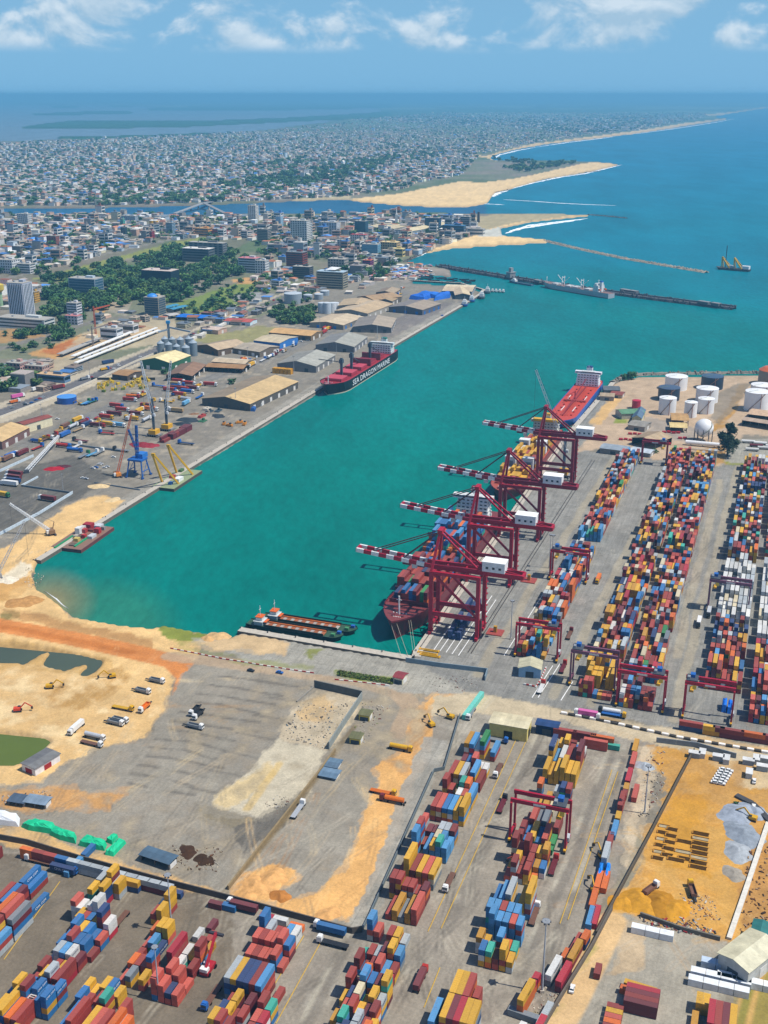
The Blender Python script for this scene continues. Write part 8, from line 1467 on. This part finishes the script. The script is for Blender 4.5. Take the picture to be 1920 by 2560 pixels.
for i, (u, v) in enumerate(((1735, 1892), (1755, 1890), (1795, 1900), (1815, 1905), (1870, 1910), (1890, 1905), (1905, 1925), (1872, 1940), (1912, 1905))): t = thing('site_hut', f'grey site hut, {ordinal(i)} along the head of the building site', 'hut', at(u, v), GRZ + (i % 2) * 1.57, 'building site huts'); MB().box((0, 0, 0), (5.5, 3, 2.8), 0, C('b8bab8') if i % 2 else C('8f9aa0')).build('wall', M['wall'], t); MB().box((0, 0, 2.8), (5.9, 3.4, .25), 0, C('d0d0cc')).build('roof', M['roof'], t)
for u, v, lab in ((1497, 2192, 'first'), (1515, 2194, 'second')): tarp(dense([(u - 8, v + 14), (u + 4, v + 16), (u + 12, v - 26), (u + 1, v - 28)], 3), C('1f86e0'), f'{lab} bright blue tarpaulin on the fence line boxes', 2.9)
for u, v, lab in ((1808, 1772, 'first'), (1822, 1776, 'second')): tarp(dense([(u - 5, v + 8), (u + 7, v + 10), (u + 9, v - 8), (u - 3, v - 10)], 3), C('1f7ee8'), f'{lab} bright blue tarpaulin stack under the empty gantry', 5)
def heap(px, r_, h, col, label, name='sand_heap', st=1.0, rz=0.0):
    rng_ = random.Random(int(px[0] * 7 + px[1])); mb = MB(); k, n_ = 7, 22; v = []; ph = [rng_.random() * 6 for _ in range(4)]
    for j in range(k + 1):
        for i in range(n_):
            a = 2 * PI * i / n_; w_ = 1 + .18 * math.sin(2 * a + ph[0]) + .1 * math.sin(5 * a + ph[1]) + rng_.uniform(-.05, .05); q = j / k; z = h * (1 - q) ** 1.1 * (1 + .25 * math.sin(3 * a + ph[2]) * q); v.append((r_ * q * w_ * math.cos(a) * st, r_ * q * w_ * math.sin(a), z - .25 * q))
    f = [(j * n_ + i, j * n_ + (i + 1) % n_, (j + 1) * n_ + (i + 1) % n_, (j + 1) * n_ + i) for j in range(k) for i in range(n_)]; mb.add(v, f, col); o = mb.build(name, M['pile'], None, at(*px), rz, True); return tag(o, label, 'heap', 'heaps')
OS, YS, GV = C('d8a466'), C('c8902e'), C('9aa2ac')
for px_, r_, h, c, lab in (((640, 2215), 7, 2.2, OS, 'orange sand heap in the corner below the brown wall'), ((680, 2200), 8, 2.5, OS, 'larger orange sand heap beside it'), ((700, 2240), 5, 1.8, C('b87a3c'), 'dark orange sand heap by the wall'), ((620, 2235), 6, 1.6, OS, 'low orange sand heap at the wall corner'), ((820, 2285), 6, 1.2, OS, 'low spread of orange sand by the wall'), ((1600, 2255), 9, 3.2, YS, 'yellow sand heap at the left of the site heaps'), ((1650, 2262), 9, 3.4, C('b07c26'), 'brown yellow sand heap second along'), ((1685, 2275), 8, 3.2, YS, 'yellow sand heap third along'), ((1560, 2258), 7, 2.0, YS, 'low yellow sand heap by the dark wall'), ((1850, 2035), 11, 3.0, GV, 'large pale gravel heap on the building site'), ((1858, 2085), 10, 2.8, C('8f979f'), 'grey gravel heap below the large one'), ((1845, 2130), 8, 2.4, C('a4a9ac'), 'smaller grey gravel heap'), ((1835, 2185), 6, 1.6, C('a0988a'), 'last grey brown gravel heap'), ((1890, 2030), 7, 2.2, GV, 'gravel heap at the dark pipes'), ((545, 1590), 7, 2.2, C('d2ac78'), 'sand heap by the grassy bank'), ((520, 1596), 5, 1.6, C('cda26c'), 'smaller sand heap by the grassy bank'), ((250, 1215), 10, 1.6, C('d8bd8e'), 'sand heap on the old quay'), ((282, 1250), 8, 1.2, C('d8bd8e'), 'low sand heap on the old quay edge'), ((135, 1172), 9, 2.0, C('a82430'), 'heap of red scrap in the old port'), ((158, 1166), 7, 1.2, C('5a3038'), 'dark scrap heap beside the red one'), ((355, 1112), 12, 2.2, C('8a3038'), 'wide red scrap heap beside the blue crane'), ((380, 1115), 8, 1.8, C('9a3840'), 'red scrap heap beside the mobile crane'), ((470, 1050), 12, 2.6, C('3a4248'), 'dark pile of steel beside the harbour crane'), ((455, 1060), 9, 2.2, C('343c42'), 'second dark pile of steel'), ((545, 1040), 9, 2.0, C('3a3f44'), 'dark pile of steel before the ribbed warehouse'), ((485, 1035), 6, 1.6, C('8a6a50'), 'brown pile of timber beside the steel'), ((470, 2130), 6, .8, C('4a3424'), 'flat brown stack of rusty plates'), ((510, 2150), 6, .8, C('43301f'), 'second flat brown stack of rusty plates'), ((1610, 1915), 5, 2.4, C('aab0b4'), 'grey gravel heap by the fence line'), ((60, 1505), 12, 2.2, C('bb8c54'), 'brown earth bank on the shore'), ((15, 1450), 9, 2.0, C('e0d4bc'), 'white sand heap at the picture edge')): heap(px_, r_, h, c, lab)
for i, (u, v) in enumerate(((560, 1062), (575, 1066), (600, 1058), (612, 1062))): t = thing('wheel_loader', f'orange loader, {ordinal(i)} before the ribbed warehouse', 'loader', at(u, v), i, 'orange loaders'); MB().box((0, 0, .6), (2.6, 6, 2), 0, C('d88a1e')).build('body', M['paint'], t); MB().box((0, -.5, 2.6), (1.8, 1.8, 1.4), 0, C('2e3a42')).build('cab', M['paint'], t); MB().box((0, 4, .4), (3, 1.4, 1.4), 0, C('b87a1e')).build('bucket', M['paint'], t)
t = thing('hopper_stack', 'bright yellow hoppers standing beside the grey transit shed', 'hopper', at(688, 932), GRZ)
for k in range(5): MB().box((k * 5, 0, 0), (4.4, 7, 6.5), 0, C('d0940e')).build('hopper_bin', M['paint'], t)
for i, (u, v) in enumerate(((634, 965), (660, 955), (680, 948), (700, 975), (716, 965), (735, 962), (632, 1025), (650, 1012))): tarp(dense([(u - 7, v + 3), (u + 5, v + 4), (u + 9, v - 3), (u - 3, v - 4)], 2), C(('2a72c0', 'd8d8d4', '2f8a6a', '3a4a54', 'c8c4bc', '3a78c0', '2a5a9a', 'c0c4c4')[i]), f'{ordinal(i)} sheeted cargo pile along the ribbed warehouse', 3.5, 'sheeted_cargo')
# foundation pits
for i, (u, v) in enumerate([(1660 + (k % 2) * 22 - k * 1.6, 2066 + k * 8) for k in range(11)] + [(1752 - k * 1.0, 2085 + k * 12) for k in range(8)] + [(1712, 2105), (1708, 2130), (1716, 2148), (1690, 2150)]):
    t = thing('foundation_pit', f'{ordinal(i)} timbered foundation pit on the yellow building site', 'pit', at(u, v, GZ + .16), GRZ, 'foundation pits'); L_ = 4.6 if i < 11 else 7.0
    MB().box((0, 0, 0), (L_, 1.8, .1), 0, C('4f3610') if i % 4 else C('a89a7c')).build('pit_floor', M['pile'], t); MB().box((0, 1.3, 0), (L_ + .5, .5, .45), 0, C('c08a38')).build('pit_edge', M['pile'], t); MB().box((-L_ / 2 - .1, 0, 0), (.4, 2.0, .4), 0, C('b57f30')).build('pit_edge', M['pile'], t)  # dark slabs lie on the ground, their colour standing in for pit shade
# loose rubble and scrap
def rubble(zone, n_, cols, smax, label, seed):
    r = random.Random(seed); us_ = [q[0] for q in zone]; vs_ = [q[1] for q in zone]; mb = MB(); k = 0
    while k < n_:
        u = r.uniform(min(us_), max(us_)); v = r.uniform(min(vs_), max(vs_))
        if not inpx(u, v, zone): continue
        k += 1; a = r.uniform(.25, smax * .62); mb.box(at(u, v, GZ - .05), (a * r.uniform(.5, 2.6), a * r.uniform(.4, 1), a * r.uniform(.3, .9)), r.random() * 3, C(r.choice(cols)), r.uniform(.5, 1))
    o = stuff(mb.build('rubble', M['pile'])); o['label'] = label
RB = ('8a8478', 'b8b0a0', '5a544c', 'c8c0b0', '7a4a40', '9a9a98')
for i, (z_, n_, c_, s_, lab) in enumerate((([(1590, 2288), (1640, 2285), (1730, 2300), (1790, 2330), (1780, 2345), (1620, 2318)], 260, RB + ('a03a3a', '4a5a6a'), 1.6, 'scrap and rubble below the sand heaps'), ([(1700, 2235), (1780, 2240), (1800, 2300), (1730, 2300)], 120, RB, 1.2, 'rubble beside the sand heaps'), ([(1620, 1880), (1660, 1880), (1660, 1960), (1620, 2050), (1595, 2040)], 150, RB, 1.3, 'rubble behind the site fence'), ([(745, 1760), (890, 1750), (870, 1800), (815, 1872), (700, 1845)], 260, ('c8c0b0', '8f8a80', '6a645c', 'a89a84', '5a6a72'), 1.4, 'rubble inside the roofless store'), ([(905, 1750), (980, 1765), (900, 1870), (880, 1850)], 110, RB + ('6f7a40',), 1.1, 'rubble beside the roofless store'), ([(0, 1990), (120, 1975), (130, 2000), (10, 2015)], 70, RB, 1.2, 'rubble near the sheet canopies'), ([(430, 2110), (560, 2120), (540, 2180), (440, 2170)], 90, ('4a3424', '6a4a34', 'b0a48e', '8a7a60'), 1.3, 'rusty scrap on the grey yard'), ([(1330, 2470), (1400, 2460), (1400, 2520), (1330, 2540)], 60, RB, 1.0, 'rubble round the light mast'), ([(660, 2010), (700, 1985), (730, 2000), (690, 2040)], 50, RB, 1.0, 'rubble at the end of the pale patch'), ([(1060, 1690), (1190, 1690), (1200, 1730), (1090, 1730)], 110, RB, 1.0, 'rubble at the sandy junction'), ([(60, 1415), (110, 1440), (90, 1475), (60, 1460)], 80, ('b8a88c', '8a7a64', 'd0c4ac'), 1.2, 'stones on the basin beach'), ([(1870, 2130), (1930, 2110), (1930, 2330), (1850, 2330)], 130, ('6a4a34', '8a6a4a', '4a3a30', 'a88a68'), 1.6, 'timber and scrap beside the channel edge'))): rubble(z_, n_, c_, s_, lab, 60 + i)
# light masts
mh = [MB().cyl((0, 0, 0), .5, 34, 8, C('a8acb0'), .18).mesh('pole', M['paint']), MB().lathe((0, 0, 33.4), [(1.5, 0), (1.6, .25), (1.3, .3)], 12, C('8a8e92')).mesh('lamp_ring', M['paint']), MB().box((0, 0, 0), (.8, .5, .6), 0, C('4a4c50')).mesh('floodlight', M['paint']), MB().box((0, 0, 0), (1.6, 1.6, 1.2), 0, C('b8b0a0')).mesh('footing', M['wall'])]
for i, (u, v, tv) in enumerate(((430, 2332, 2185), (398, 2502, 2365), (1355, 2480, 2300), (1611, 2034, 1912), (1277, 1598, 1500), (1373, 1420, 1335), (1378, 1432, 1336), (590, 1022, 970), (735, 935, 890), (620, 905, 868), (841, 885, 858), (158, 1228, 1185), (105, 1050, 1010), (250, 1082, 1040), (800, 826, 790), (900, 785, 757), (960, 760, 735), (1013, 795, 765), (225, 945, 905), (108, 1062, 1022))):
    p = at(u, v); k = (height(u, tv, p) - GZ) / 34; o = thing('light_mast', 'x', 'light mast', p, 0, 'tall light masts'); o.scale = (k * .9 + .1, k * .9 + .1, k); put('pole', mh[0], o); put('lamp_ring', mh[1], o); put('footing', mh[3], o)
    for j in range(6): a = j * PI / 3; put('floodlight', mh[2], o, (1.5 * math.cos(a), 1.5 * math.sin(a), 32.9), a)
    later(o, 'tall grey light mast', 'light mast', 'tall light masts')
# yellow spreaders, cones and small gear on the quay corner
for i, (u, v) in enumerate(((1072, 1628), (1068, 1636), (1074, 1642))): t = thing('spreader_frame', f'{ordinal(i)} long yellow spreader frame lying on the quay corner', 'spreader', at(u, v), CRS + PI / 2, 'yellow spreader frames'); MB().box((0, 0, 0), (12.2, .5, .7), 0, YEL).box((0, 1.4, 0), (12.2, .5, .7), 0, YEL).build('side_beam', M['paint'], t); [MB().box((s * 6, .7, 0), (.6, 2.4, .9), 0, YEL).build('end_beam', M['paint'], t) for s in (-1, 1)]
for u, v, lab in ((1238, 1582, 'red hatch cover plate beside the first quay crane'), (1322, 1452, 'red hatch cover plate beside the second quay crane')): t = thing('hatch_plate', lab, 'hatch cover', at(u, v), GRZ); MB().box((0, 0, 0), (10, 9, .7), 0, C('a04a40')).build('plate', M['paint'], t); MB().box((0, 0, .7), (2, 2, 4), 0, C('b88a1e')).build('winch', M['paint'], t)
t = thing('barrier_row', 'red and white barrier bending beside the guard house', 'barrier', at(1312, 1712)); P = [at(1312, 1712), at(1340, 1718), at(1352, 1700), at(1366, 1668)]; ms = [MB().box((0, 0, 0), (1.5, .5, .9), 0, c).mesh('barrier_block', M['wall']) for c in (WHITE, C('b03a34'))]
for i, (p, a) in enumerate(along(P, 1.6)): put('barrier_block', ms[i % 2], t, p - P[0], a)
# people's market by the beach: stalls under coloured roofs
rng = random.Random(8)
for i in range(110):
    u = rng.uniform(925, 1080); v = 690 - (u - 925) * .08 + rng.uniform(-14, 14)
    if v > 702: continue
    c = rng.choice(('c8a8b8', 'd8d4d0', 'b87a8a', '7a8ac0', 'a8a8a8', 'c07a6a', '8a9aa8')); cn = {'c8a8b8': 'pale pink', 'd8d4d0': 'white', 'b87a8a': 'rose', '7a8ac0': 'violet blue', 'a8a8a8': 'grey', 'c07a6a': 'brick red', '8a9aa8': 'slate blue'}[c]
    o = put('market_stall', MB().box((0, 0, 0), (3, 3, 2.4), 0, C('6a5f58')).box((0, 0, 2.4), (5, 5, 1.0), 0, C(c), .3).mesh('market_stall', M['roof']), None, at(u, v), rng.random()); later(o, f'{cn} roofed market stall', 'stall', 'market stalls by the beach')
# ------------------------------------------------------------------ haze: the humid coastal air
hz = MB().hexa([(-1.6e6, -3000, -12), (1.6e6, -3000, -12), (1.6e6, 1.6e6, -12), (-1.6e6, 1.6e6, -12), (-1.6e6, -3000, 345), (1.6e6, -3000, 345), (1.6e6, 1.6e6, 345), (-1.6e6, 1.6e6, 345)])
hm = bpy.data.materials.new('haze_air'); hm.use_nodes = True; hn = hm.node_tree.nodes; hn.remove(hn['Principled BSDF'])
pv = hn.new('ShaderNodeVolumePrincipled'); pv.inputs['Density'].default_value = 7.6e-5; pv.inputs['Color'].default_value = (0.26, 0.69, 1.0, 1); pv.inputs['Anisotropy'].default_value = 0.1
hm.node_tree.links.new(pv.outputs[0], hn['Material Output'].inputs['Volume'])
stuff(hz.build('haze', hm))
# ------------------------------------------------------------------ labels that need their neighbours
finish_boxes()
if LANDMARK: finish_labels()
